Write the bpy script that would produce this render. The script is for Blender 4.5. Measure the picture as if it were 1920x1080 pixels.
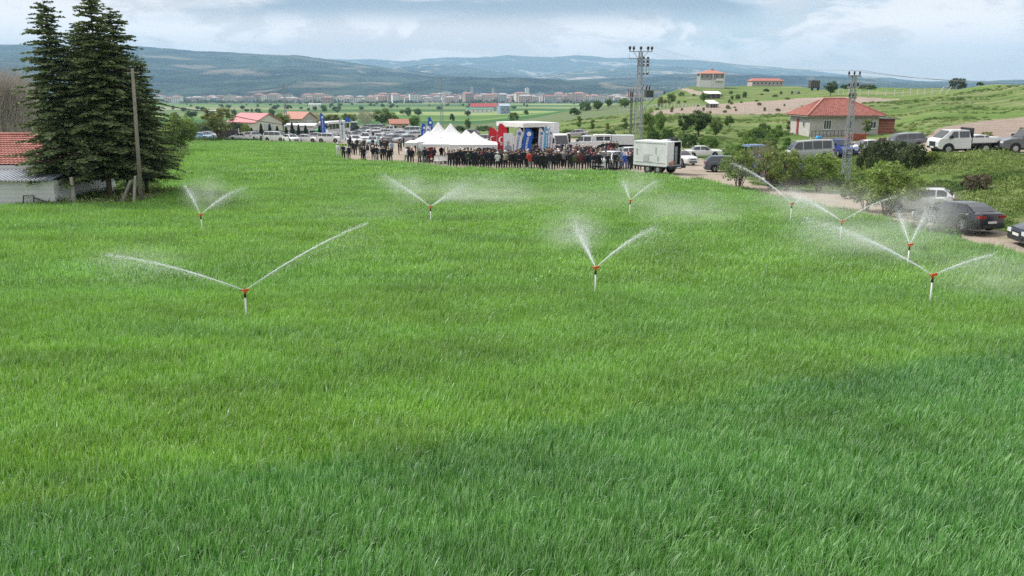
import bpy, bmesh, math, random
import numpy as np
from mathutils import Vector, Matrix, noise as mnoise

R = math.radians
scene = bpy.context.scene
for o in list(bpy.data.objects):
    bpy.data.objects.remove(o)
COL = scene.collection
rng = np.random.default_rng(11)
random.seed(11)

# ------------------------------------------------------------------ camera
FPX, YH, HC = 1500.0, 170.0, 5.4          # focal length in px of a 1920 px frame, horizon row, camera height
PITCH = math.atan((540 - YH) / FPX)
CT, ST = math.cos(PITCH), math.sin(PITCH)
cam = bpy.data.cameras.new('camera')
cam.sensor_width = 36.0
cam.lens = 36.0 * FPX / 1920.0
cam.clip_start = 0.1
cam.clip_end = 60000
camo = bpy.data.objects.new('camera', cam)
COL.objects.link(camo)
camo.location = (0, 0, HC)
camo.rotation_euler = (math.pi / 2 - PITCH, 0, 0)
scene.camera = camo

# ------------------------------------------------------------------ sky and sun
SUN_EL, SUN_AZ = 48.0, -62.0               # azimuth measured from +Y towards +X (negative = left of the view)
world = bpy.data.worlds.new('World')
scene.world = world
world.use_nodes = True
nt = world.node_tree
for n in list(nt.nodes):
    nt.nodes.remove(n)
def NN(t, **kw):
    n = nt.nodes.new(t)
    for k, v in kw.items():
        setattr(n, k, v)
    return n
wo = NN('ShaderNodeOutputWorld'); bg = NN('ShaderNodeBackground')
sky = NN('ShaderNodeTexSky')
sky.sky_type = 'NISHITA'; sky.sun_disc = False
sky.sun_elevation = R(SUN_EL); sky.sun_rotation = R(SUN_AZ)
sky.altitude = 900; sky.air_density = 1.0; sky.dust_density = 1.5; sky.ozone_density = 1.5
bg.inputs['Strength'].default_value = 0.1
tc = NN('ShaderNodeTexCoord')
sep = NN('ShaderNodeSeparateXYZ')
nt.links.new(tc.outputs['Generated'], sep.inputs[0])
def wmap(scale, loc=(0, 0, 0)):
    m = NN('ShaderNodeMapping'); m.inputs['Scale'].default_value = scale; m.inputs['Location'].default_value = loc
    nt.links.new(tc.outputs['Generated'], m.inputs[0]); return m
def wnoise(mp, sc, det, rough, dist=0.0):
    n = NN('ShaderNodeTexNoise'); n.inputs['Scale'].default_value = sc; n.inputs['Detail'].default_value = det
    n.inputs['Roughness'].default_value = rough; n.inputs['Distortion'].default_value = dist
    nt.links.new(mp.outputs[0], n.inputs['Vector']); return n
def wramp(src, stops):
    r = NN('ShaderNodeValToRGB'); r.color_ramp.interpolation = 'EASE'
    while len(r.color_ramp.elements) < len(stops):
        r.color_ramp.elements.new(0.5)
    for e, (p, c) in zip(r.color_ramp.elements, stops):
        e.position = p; e.color = (c, c, c, 1) if isinstance(c, (int, float)) else (*c, 1)
    nt.links.new(src, r.inputs[0]); return r
def wmix(fac, a, b):
    m = NN('ShaderNodeMix'); m.data_type = 'RGBA'; m.clamp_result = False
    nt.links.new(fac, m.inputs[0])
    for i, s in ((6, a), (7, b)):
        if isinstance(s, tuple): m.inputs[i].default_value = (*s, 1)
        else: nt.links.new(s, m.inputs[i])
    return m
def wmath(op, a, b):
    m = NN('ShaderNodeMath'); m.operation = op
    for i, s in ((0, a), (1, b)):
        if isinstance(s, (int, float)): m.inputs[i].default_value = s
        else: nt.links.new(s, m.inputs[i])
    return m
n1 = wnoise(wmap((1, 1, 3.6), (3.1, 1.7, 0.2)), 3.3, 8, 0.55, 0.3)      # big veil of cloud
n2 = wnoise(wmap((1, 1, 3.0), (0.4, 5.2, 1.0)), 9.0, 8, 0.6, 0.4)       # lumps
n3 = wnoise(wmap((1, 1, 5.5), (9.2, 4.1, 3.0)), 2.3, 6, 0.5, 0.2)       # dark cloud bases
cover = wramp(n1.outputs[0], [(0.30, 0.25), (0.52, 1.0)])
base = wmix(cover.outputs[0], sky.outputs[0], (7.6, 6.7, 6.25))
lump = wramp(n2.outputs[0], [(0.44, 0.0), (0.56, 1.0)])
elev = wramp(sep.outputs[2], [(0.015, 0.0), (0.06, 1.0)])
lf = wmath('MULTIPLY', lump.outputs[0], elev.outputs[0])
lf2 = wmath('MULTIPLY', lf.outputs[0], 0.75)
c2 = wmix(lf2.outputs[0], base.outputs[2], (10.8, 9.7, 9.2))
darkh = wramp(sep.outputs[2], [(0.066, 0.0), (0.098, 1.0)])
dn = wramp(n3.outputs[0], [(0.42, 0.2), (0.50, 1.0)])
df = wmath('MULTIPLY', darkh.outputs[0], dn.outputs[0])
df2 = wmath('MULTIPLY', df.outputs[0], 0.95)
c3 = wmix(df2.outputs[0], c2.outputs[2], (2.3, 2.75, 3.3))
# high overhead the layer is even and bright
hi = wramp(sep.outputs[2], [(0.16, 0.0), (0.40, 1.0)])
c4 = wmix(hi.outputs[0], c3.outputs[2], (6.8, 6.7, 6.8))
nt.links.new(c4.outputs[2], bg.inputs['Color'])
nt.links.new(bg.outputs[0], wo.inputs['Surface'])

sl = bpy.data.lights.new('sun', 'SUN')
sl.energy = 3.2; sl.angle = R(9); sl.color = (1.0, 0.955, 0.88)
so = bpy.data.objects.new('sun', sl)
COL.objects.link(so)
_sd = Vector((math.sin(R(SUN_AZ)) * math.cos(R(SUN_EL)), math.cos(R(SUN_AZ)) * math.cos(R(SUN_EL)), math.sin(R(SUN_EL))))
so.rotation_euler = _sd.to_track_quat('Z', 'Y').to_euler()
so.location = (-30, -30, 60)

scene.view_settings.view_transform = 'Standard'
scene.view_settings.look = 'None'
scene.view_settings.exposure = 0.56
scene.view_settings.gamma = 1.0
scene.view_settings.use_curve_mapping = False
scene.render.engine = 'CYCLES'
scene.cycles.max_bounces = 6
scene.cycles.diffuse_bounces = 2
scene.cycles.glossy_bounces = 2
scene.cycles.transmission_bounces = 3
scene.cycles.volume_bounces = 1
scene.cycles.transparent_max_bounces = 24
scene.cycles.use_denoising = False
scene.cycles.sample_clamp_indirect = 4.0
scene.cycles.sample_clamp_direct = 8.0
scene.cycles.caustics_reflective = False
scene.cycles.caustics_refractive = False

# ------------------------------------------------------------------ small helpers
def link(o, parent=None):
    COL.objects.link(o)
    if parent is not None:
        o.parent = parent
    return o
def tag(o, label=None, cat=None, group=None, kind=None):
    if label: o['label'] = label
    if cat: o['category'] = cat
    if group: o['group'] = group
    if kind: o['kind'] = kind
    return o
def empty(name, loc=(0, 0, 0), rz=0.0, label=None, cat=None, group=None, sc=1.0):
    o = bpy.data.objects.new(name, None)
    o.empty_display_size = 0.3
    link(o); o.location = loc; o.rotation_euler = (0, 0, rz); o.scale = (sc, sc, sc)
    return tag(o, label, cat, group)
def np_mesh(name, V, F, mats=(), mi=None, smooth=False, parent=None, link_it=True):
    me = bpy.data.meshes.new(name)
    V = np.asarray(V, dtype=np.float32); F = np.asarray(F, dtype=np.int32)
    k = F.shape[1]
    me.vertices.add(len(V)); me.vertices.foreach_set('co', V.ravel())
    me.loops.add(F.size); me.loops.foreach_set('vertex_index', F.ravel())
    me.polygons.add(len(F))
    me.polygons.foreach_set('loop_start', np.arange(0, F.size, k, dtype=np.int32))
    if mi is not None: me.polygons.foreach_set('material_index', np.asarray(mi, dtype=np.int32))
    me.polygons.foreach_set('use_smooth', np.full(len(F), smooth, dtype=bool))
    me.update(calc_edges=True)
    for m in mats: me.materials.append(m)
    if not link_it: return me
    return link(bpy.data.objects.new(name, me), parent)
def mesh_obj(name, me, parent=None, loc=None, rot=None):
    o = bpy.data.objects.new(name, me); link(o, parent)
    if loc is not None: o.location = loc
    if rot is not None: o.rotation_euler = rot
    return o
def kids(o):
    return KID.get(o.name, None) if False else list(o.children)
def copy_tree(o, parent=None):
    c = o.copy(); link(c, parent)
    for ch in o.children: copy_tree(ch, c)
    return c
def attr_floats(me, name, arr, domain='POINT'):
    a = me.attributes.new(name, 'FLOAT', domain); a.data.foreach_set('value', np.asarray(arr, dtype=np.float32))

class MB:
    """collects shapes, builds one mesh"""
    def __init__(s): s.v = []; s.f = []; s.m = []; s.mat = 0; s.T = None
    def add(s, vs, fs):
        b = len(s.v)
        if s.T is not None: vs = [tuple(s.T @ Vector(p)) for p in vs]
        s.v += [tuple(p) for p in vs]
        s.f += [tuple(i + b for i in f) for f in fs]; s.m += [s.mat] * len(fs)
        return s
    def box(s, x0, x1, y0, y1, z0, z1):
        return s.add([(x0,y0,z0),(x1,y0,z0),(x1,y1,z0),(x0,y1,z0),(x0,y0,z1),(x1,y0,z1),(x1,y1,z1),(x0,y1,z1)],
                     [(0,3,2,1),(4,5,6,7),(0,1,5,4),(1,2,6,5),(2,3,7,6),(3,0,4,7)])
    def tube(s, pts, rad, n=6, cap=True):
        pts = [Vector(p) for p in pts]
        rs = rad if isinstance(rad, (list, tuple)) else [rad] * len(pts)
        vs = []; fs = []
        for i, p in enumerate(pts):
            d = (pts[min(i + 1, len(pts) - 1)] - pts[max(i - 1, 0)])
            d = d.normalized() if d.length > 1e-9 else Vector((0, 0, 1))
            a = d.orthogonal().normalized() if i == 0 else (a0 - d * a0.dot(d)).normalized()
            a0 = a; b = d.cross(a)
            for k in range(n):
                t = 2 * math.pi * k / n
                vs.append(p + a * (rs[i] * math.cos(t)) + b * (rs[i] * math.sin(t)))
        for i in range(len(pts) - 1):
            for k in range(n):
                fs.append((i*n+k, i*n+(k+1)%n, (i+1)*n+(k+1)%n, (i+1)*n+k))
        if cap:
            fs.append(tuple(range(n - 1, -1, -1))); fs.append(tuple((len(pts)-1)*n + k for k in range(n)))
        return s.add(vs, fs)
    def bar(s, p, q, w, h=None):
        """square bar from p to q"""
        h = h or w; p = Vector(p); q = Vector(q); d = (q - p).normalized()
        up = Vector((0, 0, 1)) if abs(d.z) < 0.95 else Vector((0, 1, 0))
        a = d.cross(up).normalized() * (w / 2); b = a.cross(d).normalized() * (h / 2)
        return s.add([p-a-b, p+a-b, p+a+b, p-a+b, q-a-b, q+a-b, q+a+b, q-a+b],
                     [(0,1,2,3),(7,6,5,4),(0,4,5,1),(1,5,6,2),(2,6,7,3),(3,7,4,0)])
    def prism(s, poly, a, b, axis='y'):
        """extrude 2D polygon [(u,w)] between a and b along the axis; u is the other horizontal axis, w is z (or y for axis z)"""
        n = len(poly)
        f = {'y': lambda u, w, t: (u, t, w), 'x': lambda u, w, t: (t, u, w), 'z': lambda u, w, t: (u, w, t)}[axis]
        vs = [f(u, w, a) for u, w in poly] + [f(u, w, b) for u, w in poly]
        fs = [tuple(range(n)), tuple(range(2*n - 1, n - 1, -1))] + [(i, i + n, (i+1) % n + n, (i+1) % n) for i in range(n)]
        return s.add(vs, fs)
    def quad(s, *p): return s.add(p, [tuple(range(len(p)))])
    def ball(s, c, r, nu=8, nv=6):
        rx, ry, rz = r if isinstance(r, tuple) else (r, r, r)
        vs = [(c[0], c[1], c[2] - rz)]
        for j in range(1, nv):
            t = math.pi * j / nv - math.pi / 2
            for i in range(nu):
                u = 2 * math.pi * i / nu
                vs.append((c[0] + rx*math.cos(t)*math.cos(u), c[1] + ry*math.cos(t)*math.sin(u), c[2] + rz*math.sin(t)))
        vs.append((c[0], c[1], c[2] + rz)); T = len(vs) - 1; fs = []
        for i in range(nu):
            k = (i + 1) % nu
            fs.append((0, 1 + k, 1 + i)); fs.append((T, T - nu + i, T - nu + k))
            for j in range(nv - 2): fs.append((1+j*nu+i, 1+j*nu+k, 1+(j+1)*nu+k, 1+(j+1)*nu+i))
        return s.add(vs, fs)
    def mesh(s, name, mats, smooth=False, fix=True):
        me = bpy.data.meshes.new(name)
        me.from_pydata(s.v, [], s.f)
        for m in (mats if isinstance(mats, (list, tuple)) else [mats]): me.materials.append(m)
        me.polygons.foreach_set('material_index', s.m)
        me.polygons.foreach_set('use_smooth', [smooth] * len(s.f))
        if fix:
            bm = bmesh.new(); bm.from_mesh(me)
            bmesh.ops.recalc_face_normals(bm, faces=bm.faces); bm.to_mesh(me); bm.free()
        me.update()
        return me
    def build(s, name, mats, parent=None, smooth=False, loc=None, rot=None, fix=True):
        return mesh_obj(name, s.mesh(name, mats, smooth, fix), parent, loc, rot)

# ------------------------------------------------------------------ materials
MATS = {}
class NodeMat:
    def __init__(s, name):
        s.m = bpy.data.materials.new(name); s.m.use_nodes = True; s.t = s.m.node_tree
        s.b = s.t.nodes['Principled BSDF']; s.out = s.t.nodes['Material Output']
    def n(s, t, **kw):
        x = s.t.nodes.new(t)
        for k, v in kw.items(): setattr(x, k, v)
        return x
    def l(s, a, b): s.t.links.new(a, b)
    def coord(s, kind='Object', scale=(1, 1, 1), rot=(0, 0, 0)):
        if kind == 'World':
            g = s.n('ShaderNodeNewGeometry'); src = g.outputs['Position']
        else:
            g = s.n('ShaderNodeTexCoord'); src = g.outputs[kind]
        m = s.n('ShaderNodeMapping'); m.inputs['Scale'].default_value = scale; m.inputs['Rotation'].default_value = rot
        s.l(src, m.inputs[0]); return m.outputs[0]
    def noise(s, vec, scale, det=4, rough=0.5, dist=0):
        x = s.n('ShaderNodeTexNoise'); x.inputs['Scale'].default_value = scale; x.inputs['Detail'].default_value = det
        x.inputs['Roughness'].default_value = rough; x.inputs['Distortion'].default_value = dist
        s.l(vec, x.inputs['Vector']); return x.outputs[0]
    def ramp(s, src, stops, interp='LINEAR'):
        r = s.n('ShaderNodeValToRGB'); r.color_ramp.interpolation = interp
        while len(r.color_ramp.elements) < len(stops): r.color_ramp.elements.new(0.5)
        for e, (p, c) in zip(r.color_ramp.elements, stops):
            e.position = p; e.color = (c, c, c, 1) if isinstance(c, (int, float)) else (*c, 1)
        s.l(src, r.inputs[0]); return r.outputs[0]
    def mix(s, fac, a, b, mode='MIX'):
        m = s.n('ShaderNodeMix'); m.data_type = 'RGBA'; m.blend_type = mode
        for i, q in ((0, fac), (6, a), (7, b)):
            if isinstance(q, (int, float)): m.inputs[i].default_value = q if i == 0 else (q, q, q, 1)
            elif isinstance(q, tuple): m.inputs[i].default_value = (*q, 1)
            else: s.l(q, m.inputs[i])
        return m.outputs[2]
    def math(s, op, a, b=0.0, clamp=False):
        m = s.n('ShaderNodeMath'); m.operation = op; m.use_clamp = clamp
        for i, q in ((0, a), (1, b)):
            if isinstance(q, (int, float)): m.inputs[i].default_value = q
            else: s.l(q, m.inputs[i])
        return m.outputs[0]
    def attr(s, name, typ='GEOMETRY', out='Fac'):
        a = s.n('ShaderNodeAttribute'); a.attribute_name = name; a.attribute_type = typ; return a.outputs[out]
    def col(s, c):
        if isinstance(c, tuple): s.b.inputs['Base Color'].default_value = (*c, 1)
        else: s.l(c, s.b.inputs['Base Color'])
    def bump(s, h, dist=0.02, strength=0.6):
        b = s.n('ShaderNodeBump'); b.inputs['Strength'].default_value = strength; b.inputs['Distance'].default_value = dist
        s.l(h, b.inputs['Height']); s.l(b.outputs[0], s.b.inputs['Normal'])
    def set(s, **kw):
        for k, v in kw.items(): s.b.inputs[{'rough':'Roughness','metal':'Metallic','spec':'Specular IOR Level','alpha':'Alpha','coat':'Coat Weight'}[k]].default_value = v
        return s
def M(name, c=None, rough=0.6, metal=0.0, spec=0.4, var=0.12, scale=4.0, coat=0.0, bump=0.0):
    """simple procedural material: base colour with mottling"""
    if name in MATS: return MATS[name]
    k = NodeMat(name); v = k.coord('Object')
    nz = k.noise(v, scale, 5, 0.6)
    lo = tuple(x * (1 - var) for x in c); hi = tuple(min(1, x * (1 + var)) for x in c)
    k.col(k.ramp(nz, [(0.3, lo), (0.7, hi)]))
    k.set(rough=rough, metal=metal, spec=spec, coat=coat)
    if bump: k.bump(k.noise(v, scale * 6, 4, 0.6), bump)
    MATS[name] = k.m
    return k.m
def Mobj(name, rough=0.5, metal=0.0, spec=0.5, coat=0.0, var=0.08, scale=3.0):
    """material whose colour comes from the object colour"""
    if name in MATS: return MATS[name]
    k = NodeMat(name); oi = k.n('ShaderNodeObjectInfo'); nz = k.noise(k.coord('Object'), scale, 4, 0.6)
    k.col(k.mix(1.0, oi.outputs['Color'], k.ramp(nz, [(0.3, 1 - var), (0.7, 1.0)]), 'MULTIPLY'))
    k.set(rough=rough, metal=metal, spec=spec, coat=coat); MATS[name] = k.m
    return k.m

# ------------------------------------------------------------------ terrain heights
SLOPE = 38.0 / FPX
def ray(px, py):
    a = (px - 960) / FPX; b = (540 - py) / FPX
    return a, CT + b * ST, -ST + b * CT
def zrow(Y, row):
    _, dy, dz = ray(960, row)
    return HC + dz / dy * Y
VALLEY = [(300,236),(500,222),(800,210),(1500,198),(2500,190.5),(4500,184),(9000,180)]
def after(Yc, rowc):                      # behind a crest the ground falls away to the valley floor
    out = []
    for Y, r in VALLEY:
        if Y > Yc * 1.5: out.append((Y, r))
    return out
PROF = {   # image column -> how far the even field slope runs, then (distance, image row) of the ground
  -700: (150, [(190,250)] + VALLEY),
  0: (150, [(190,250)] + VALLEY), 300: (150, [(190,250)] + VALLEY), 900: (150, [(190,250)] + VALLEY),
  1000: (140, [(190,247),(300,226),(420,214),(600,212),(800,208)] + VALLEY[3:]),
  1060: (130, [(190,238),(250,222),(330,209),(420,207)] + after(430, 0)),
  1150: (120, [(160,245),(220,220),(280,203),(340,195)] + after(340, 0)),
  1210: (110, [(160,240),(220,212),(280,198),(340,189)] + after(340, 0)),
  1250: (105, [(150,240),(220,208),(300,190),(380,170)] + after(380, 0)),
  1290: (100, [(140,243),(200,214),(280,192),(350,174),(400,158)] + after(400, 0)),
  1400: (95, [(120,262),(160,236),(220,206),(290,186),(360,171),(450,159)] + after(450, 0)),
  1500: (92, [(108,268),(120,256),(150,236),(200,210),(260,188),(330,168),(420,160)] + after(420, 0)),
  1600: (88, [(96,279),(106,268),(120,254),(150,232),(200,205),(250,184),(320,161)] + after(320, 0)),
  1680: (42, [(55,352),(66,312),(75,294),(84,286),(100,266),(120,250),(160,222),(220,193),(280,172),(310,162)] + after(310, 0)),
  1750: (38, [(45,388),(52,345),(60,303),(64,289),(70,284),(82,262),(120,232),(170,203),(250,174),(290,162)] + after(290, 0)),
  1850: (34, [(40,402),(48,348),(58,302),(62,290),(69,284),(80,264),(110,236),(150,212),(200,187),(240,155)] + after(240, 0)),
  1920: (31, [(38,408),(46,350),(56,303),(60,291),(67,284),(78,264),(100,240),(130,222),(170,190),(220,152)] + after(220, 0)),
  2700: (28, [(35,400),(44,330),(54,280),(60,268),(67,262),(78,240),(100,210),(130,180),(170,150),(210,130)] + after(210, 0)),
}
_cols = sorted(PROF)
_LY = np.log(np.concatenate([np.arange(4, 60, 1.0), np.arange(60, 200, 2.0), np.geomspace(200, 12000, 160)]))
_H = []
for c in _cols:
    Yp, pts = PROF[c]
    Y0 = np.array([4, Yp * 0.7, Yp]); Z0 = -SLOPE * Y0
    Ys = np.concatenate([Y0, [p[0] for p in pts]]); Zs = np.concatenate([Z0, [zrow(*p) for p in pts]])
    z = np.interp(np.exp(_LY), Ys, Zs)
    z2 = np.convolve(np.pad(z, 2, mode='edge'), [.1,.2,.4,.2,.1], 'valid')
    _H.append(z2)
_H = np.array(_H)
_fc = np.linspace(-700, 2700, 341)
_HF = np.empty((len(_fc), len(_LY)))
for j in range(len(_LY)): _HF[:, j] = np.interp(_fc, _cols, _H[:, j])
k_ = np.hanning(9); k_ /= k_.sum()
_HF = np.apply_along_axis(lambda a: np.convolve(np.pad(a, 4, mode='edge'), k_, 'valid'), 0, _HF)
_DYR = ray(960, 250)[1]
def vnoise(x, y, seed=0):
    """cheap value noise, numpy"""
    xi = np.floor(x).astype(np.int64); yi = np.floor(y).astype(np.int64); fx = x - xi; fy = y - yi
    fx = fx*fx*(3-2*fx); fy = fy*fy*(3-2*fy)
    def h(a, b):
        n = (a * 374761393 + b * 668265263 + seed * 974634777) & 0x7fffffff
        n = ((n ^ (n >> 13)) * 1274126177) & 0x7fffffff
        return ((n ^ (n >> 16)) & 0xffff) / 65535.0
    return (h(xi,yi)*(1-fx)+h(xi+1,yi)*fx)*(1-fy)+(h(xi,yi+1)*(1-fx)+h(xi+1,yi+1)*fx)*fy
def fbm(x, y, oct=4, seed=0):
    s = 0; a = 0.5; t = 0
    for i in range(oct):
        s = s + a * vnoise(x * 2**i, y * 2**i, seed + i); t += a; a *= 0.5
    return s / t
def col_of(x, y): return 960 + FPX * x * _DYR / np.maximum(y, 4.0)
def hgt(x, y):
    x = np.asarray(x, float); y = np.asarray(y, float)
    u = np.clip(col_of(x, y), -699, 2699); ly = np.log(np.clip(y, 4.01, 11900))
    iu = (u + 700) / 10; i0 = np.floor(iu).astype(int); fu = iu - i0
    j1 = np.clip(np.searchsorted(_LY, ly), 1, len(_LY) - 1); j0 = j1 - 1
    fj = (ly - _LY[j0]) / (_LY[j1] - _LY[j0])
    i1 = np.minimum(i0 + 1, len(_fc) - 1)
    z = (_HF[i0,j0]*(1-fu)+_HF[i1,j0]*fu)*(1-fj)+(_HF[i0,j1]*(1-fu)+_HF[i1,j1]*fu)*fj
    z = np.where(y < 4.01, -SLOPE * y, z)
    # small relief: stronger on the rough banks to the right
    bank = np.clip((u - 1250) / 300, 0, 1) * np.clip((y - 42) / 10, 0, 1)
    z = z + (fbm(x / 5, y / 5, 3, 3) - 0.5) * 0.9 * bank * np.clip((u-1650)/100,0,1) * np.clip((62-y)/8,0,1)
    z = z + (fbm(x / 14, y / 14, 3, 5) - 0.5) * 1.0 * bank * np.clip((y - 100) / 60, 0, 1) * np.clip((330 - y)/60, 0, 1)
    return z
def at(px, py, dz=0.0):
    """the ground point seen in the photograph at (px, py)"""
    a, dy, dz_ = ray(px, py)
    t = np.geomspace(6, 9000, 6000)
    X = a * t; Y = dy * t; Z = HC + dz_ * t
    below = Z <= hgt(X, Y) + dz
    hit = np.argmax(below) if below.any() else 10**9
    near_ = (Z - hgt(X, Y)) / t; near_[(Y > 700) | (Y < 20)] = 9
    i = int(hit) if (below.any() and not (Y[min(hit, len(t)-1)] > 1500 and px > 1230)) else int(np.argmin(near_)) + 1
    i = max(i, 1)
    if not below[i]: return Vector((X[i], Y[i], float(hgt(X[i], Y[i]))))
    d0 = Z[i-1] - hgt(X[i-1], Y[i-1]) - dz; d1 = Z[i] - hgt(X[i], Y[i]) - dz
    f = d0 / (d0 - d1) if d0 != d1 else 0
    return Vector((X[i-1] + (X[i]-X[i-1])*f, Y[i-1] + (Y[i]-Y[i-1])*f, float(Z[i-1] + (Z[i]-Z[i-1])*f - dz)))
def atd(px, Y, lift=0.0):
    """ground point at distance Y in the direction of column px"""
    x = (px - 960) / FPX / _DYR * Y
    return Vector((x, Y, float(hgt(x, Y)) + lift))
def gz(x, y): return float(hgt(x, y))
def ppm(p):
    """photo pixels per metre at point p"""
    return FPX / (p.y * CT - (p.z - HC) * ST)
# ------------------------------------------------------------------ ground sheets
def inpoly(px, py, poly):
    c = np.zeros(px.shape, bool); n = len(poly)
    for i in range(n):
        x0, y0 = poly[i]; x1, y1 = poly[(i + 1) % n]
        if y0 == y1: continue
        t = ((y0 > py) != (y1 > py)) & (px < (x1 - x0) * (py - y0) / (y1 - y0) + x0)
        c ^= t
    return c
def wpoly(pts): return [tuple(at(*p)[:2]) for p in pts]
tt = np.concatenate([np.linspace(-1.5, -0.68, 30), np.arange(-0.675, 0.675, 0.0022), np.linspace(0.68, 1.5, 30)])
yy = np.concatenate([[-60, -20, 0, 5], np.arange(8, 30, 0.5), np.geomspace(30, 420, 420), np.geomspace(425, 9000, 150)])
TT, YY = np.meshgrid(tt, yy)
XX = TT * (np.maximum(YY, 0) + 14 + np.maximum(-YY, 0))
ZZ = hgt(XX, YY)
nr, nc = XX.shape
idx = np.arange(nr * nc).reshape(nr, nc)
Fq = np.stack([idx[:-1, :-1], idx[:-1, 1:], idx[1:, 1:], idx[1:, :-1]], -1).reshape(-1, 4)
cx = ((XX[:-1, :-1] + XX[1:, 1:]) / 2).ravel(); cy = ((YY[:-1, :-1] + YY[1:, 1:]) / 2).ravel()
wob = (fbm(cx * 0.6, cy * 0.6, 4, 21) - 0.5)
# the field of wheat, as corners seen in the photograph then turned into ground points
P_FIELD = wpoly([(-500,402),(0,390),(130,387),(262,385),(318,372),(322,330),(345,300),(340,268),(470,266),(640,272),(628,285),(636,302),
                 (760,308),(850,318),(1000,322),(1150,326),(1262,334),(1330,346),(1400,362),(1480,378),(1560,398),(1640,414),(1735,436),(1830,462),(1980,500)]) + [(40, 12), (60, -40), (-60, -40), (-60, 20)]
P_YARD = wpoly([(655,250),(700,249.5),(800,250),(880,252),(1000,256),(1130,266),(1240,284),(1330,300),(1362,318),(1368,342),(1330,344),(1262,330),(1150,322),(1000,318),(850,314),(760,304),(636,298),(630,270),(480,263),(380,262),(380,256),(500,254),(620,250)])
P_LANE = wpoly([(1330,312),(1368,316),(1420,348),(1500,358),(1590,366),(1650,382),(1750,408),(1880,436),(2040,480),(2040,520),(1980,500),(1830,458),(1735,432),(1640,410),(1560,394),(1480,374),(1400,358),(1340,344)])
P_UPPER = wpoly([(1470,302),(1470,291),(1545,278),(1560,262),(1600,262),(1610,272),(1680,275),(1760,279),(1920,279),(2200,270),(2200,290),(1920,290),(1760,289),(1680,288),(1610,290),(1560,300)])
P_PLOUGH = wpoly([(1715,272),(1740,255),(1760,240),(1850,226),(1930,218),(2300,200),(2300,270),(1920,278),(1760,278),(1715,276)])
P_STRIP = wpoly([(1205,213),(1330,197),(1420,190),(1500,184),(1640,183),(1690,186),(1640,192),(1500,200),(1480,212),(1330,213),(1215,217)])
P_TRACK = wpoly([(1272,160),(1290,166),(1318,173),(1345,180),(1335,183),(1300,176),(1270,168)])
P_STRIP2 = wpoly([(1700,262),(1722,254),(1742,247),(1746,250),(1722,260),(1705,268)])
REG = np.zeros(len(cx), int)
def reg(poly, k, wob_amp=1.2, only=None):
    w = wob * wob_amp * np.clip(cy / 60, 0.15, 2)
    m = inpoly(cx + w, cy + w * 1.5, poly)
    if only is not None: m &= np.isin(REG, only)
    REG[m] = k
reg(P_STRIP, 5, 2); reg(P_TRACK, 2, 1)
reg(P_YARD, 2, 1.6); reg(P_LANE, 2, 1.4); reg(P_UPPER, 2, 1.0); reg(P_PLOUGH, 4, 1.4); reg(P_STRIP2, 2, .5)
reg(P_FIELD, 1, 0.6)
# the chequer of far crops on the valley floor: long strips with their own colour
far = (cy > 230) & (col_of(cx, cy) < 1180) & (REG == 0)

def gsheet(name, m, mat, smooth=True):
    f = Fq[m]; used, inv = np.unique(f, return_inverse=True)
    V = np.stack([XX.ravel()[used], YY.ravel()[used], ZZ.ravel()[used]], -1)
    o = np_mesh(name, V, inv.reshape(-1, 4), [mat], smooth=smooth)
    return tag(o, kind='structure')

# grass land
k = NodeMat('rough_grassland'); w = k.coord('World'); 
big = k.noise(w, 0.02, 4, 0.6, 0.6); mid = k.noise(w, 0.16, 6, 0.65, 0.4); fine = k.noise(w, 1.6, 8, 0.75)
c = k.ramp(mid, [(0.30, (0.055,0.105,0.025)), (0.47, (0.105,0.17,0.045)), (0.62, (0.17,0.21,0.075)), (0.78, (0.27,0.25,0.13))])
c = k.mix(k.ramp(big, [(0.42, 0.0), (0.62, 0.7)]), c, (0.13, 0.225, 0.05))
c = k.mix(k.ramp(k.noise(k.coord('World', (0.035, 0.12, 0.3)), 1.0, 7, 0.7), [(0.50, 0.0), (0.62, 0.7)]), c, (0.29, 0.27, 0.16))
c = k.mix(0.8, c, k.ramp(fine, [(0.3, 0.55), (0.7, 1.35)]), 'MULTIPLY')
k.col(c); k.set(rough=0.95, spec=0.1); k.bump(fine, 0.25, 0.8); m_grassland = k.m

# valley crops: strips running across the view
k = NodeMat('valley_crops'); w = k.coord('World', (0.0022, 0.0085, 0.0), (0, 0, R(7)))
v1 = k.n('ShaderNodeTexVoronoi'); v1.feature = 'F1'; v1.inputs['Scale'].default_value = 1.0; v1.inputs['Randomness'].default_value = 0.9
k.l(w, v1.inputs['Vector'])
hsv = k.n('ShaderNodeSeparateColor'); k.l(v1.outputs['Color'], hsv.inputs[0])
c = k.ramp(hsv.outputs[0], [(0.0, (0.055,0.13,0.05)), (0.20, (0.10,0.185,0.06)), (0.40, (0.17,0.25,0.085)), (0.56, (0.25,0.31,0.13)), (0.72, (0.13,0.17,0.09)), (0.95, (0.28,0.25,0.19))], 'CONSTANT')
fine = k.noise(k.coord('World', (0.02, 0.06, 0.02)), 1.0, 6, 0.7)
c = k.mix(0.7, c, k.ramp(fine, [(0.3, 0.7), (0.7, 1.25)]), 'MULTIPLY')
k.col(c); k.set(rough=0.95, spec=0.05); m_crops = k.m

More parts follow.
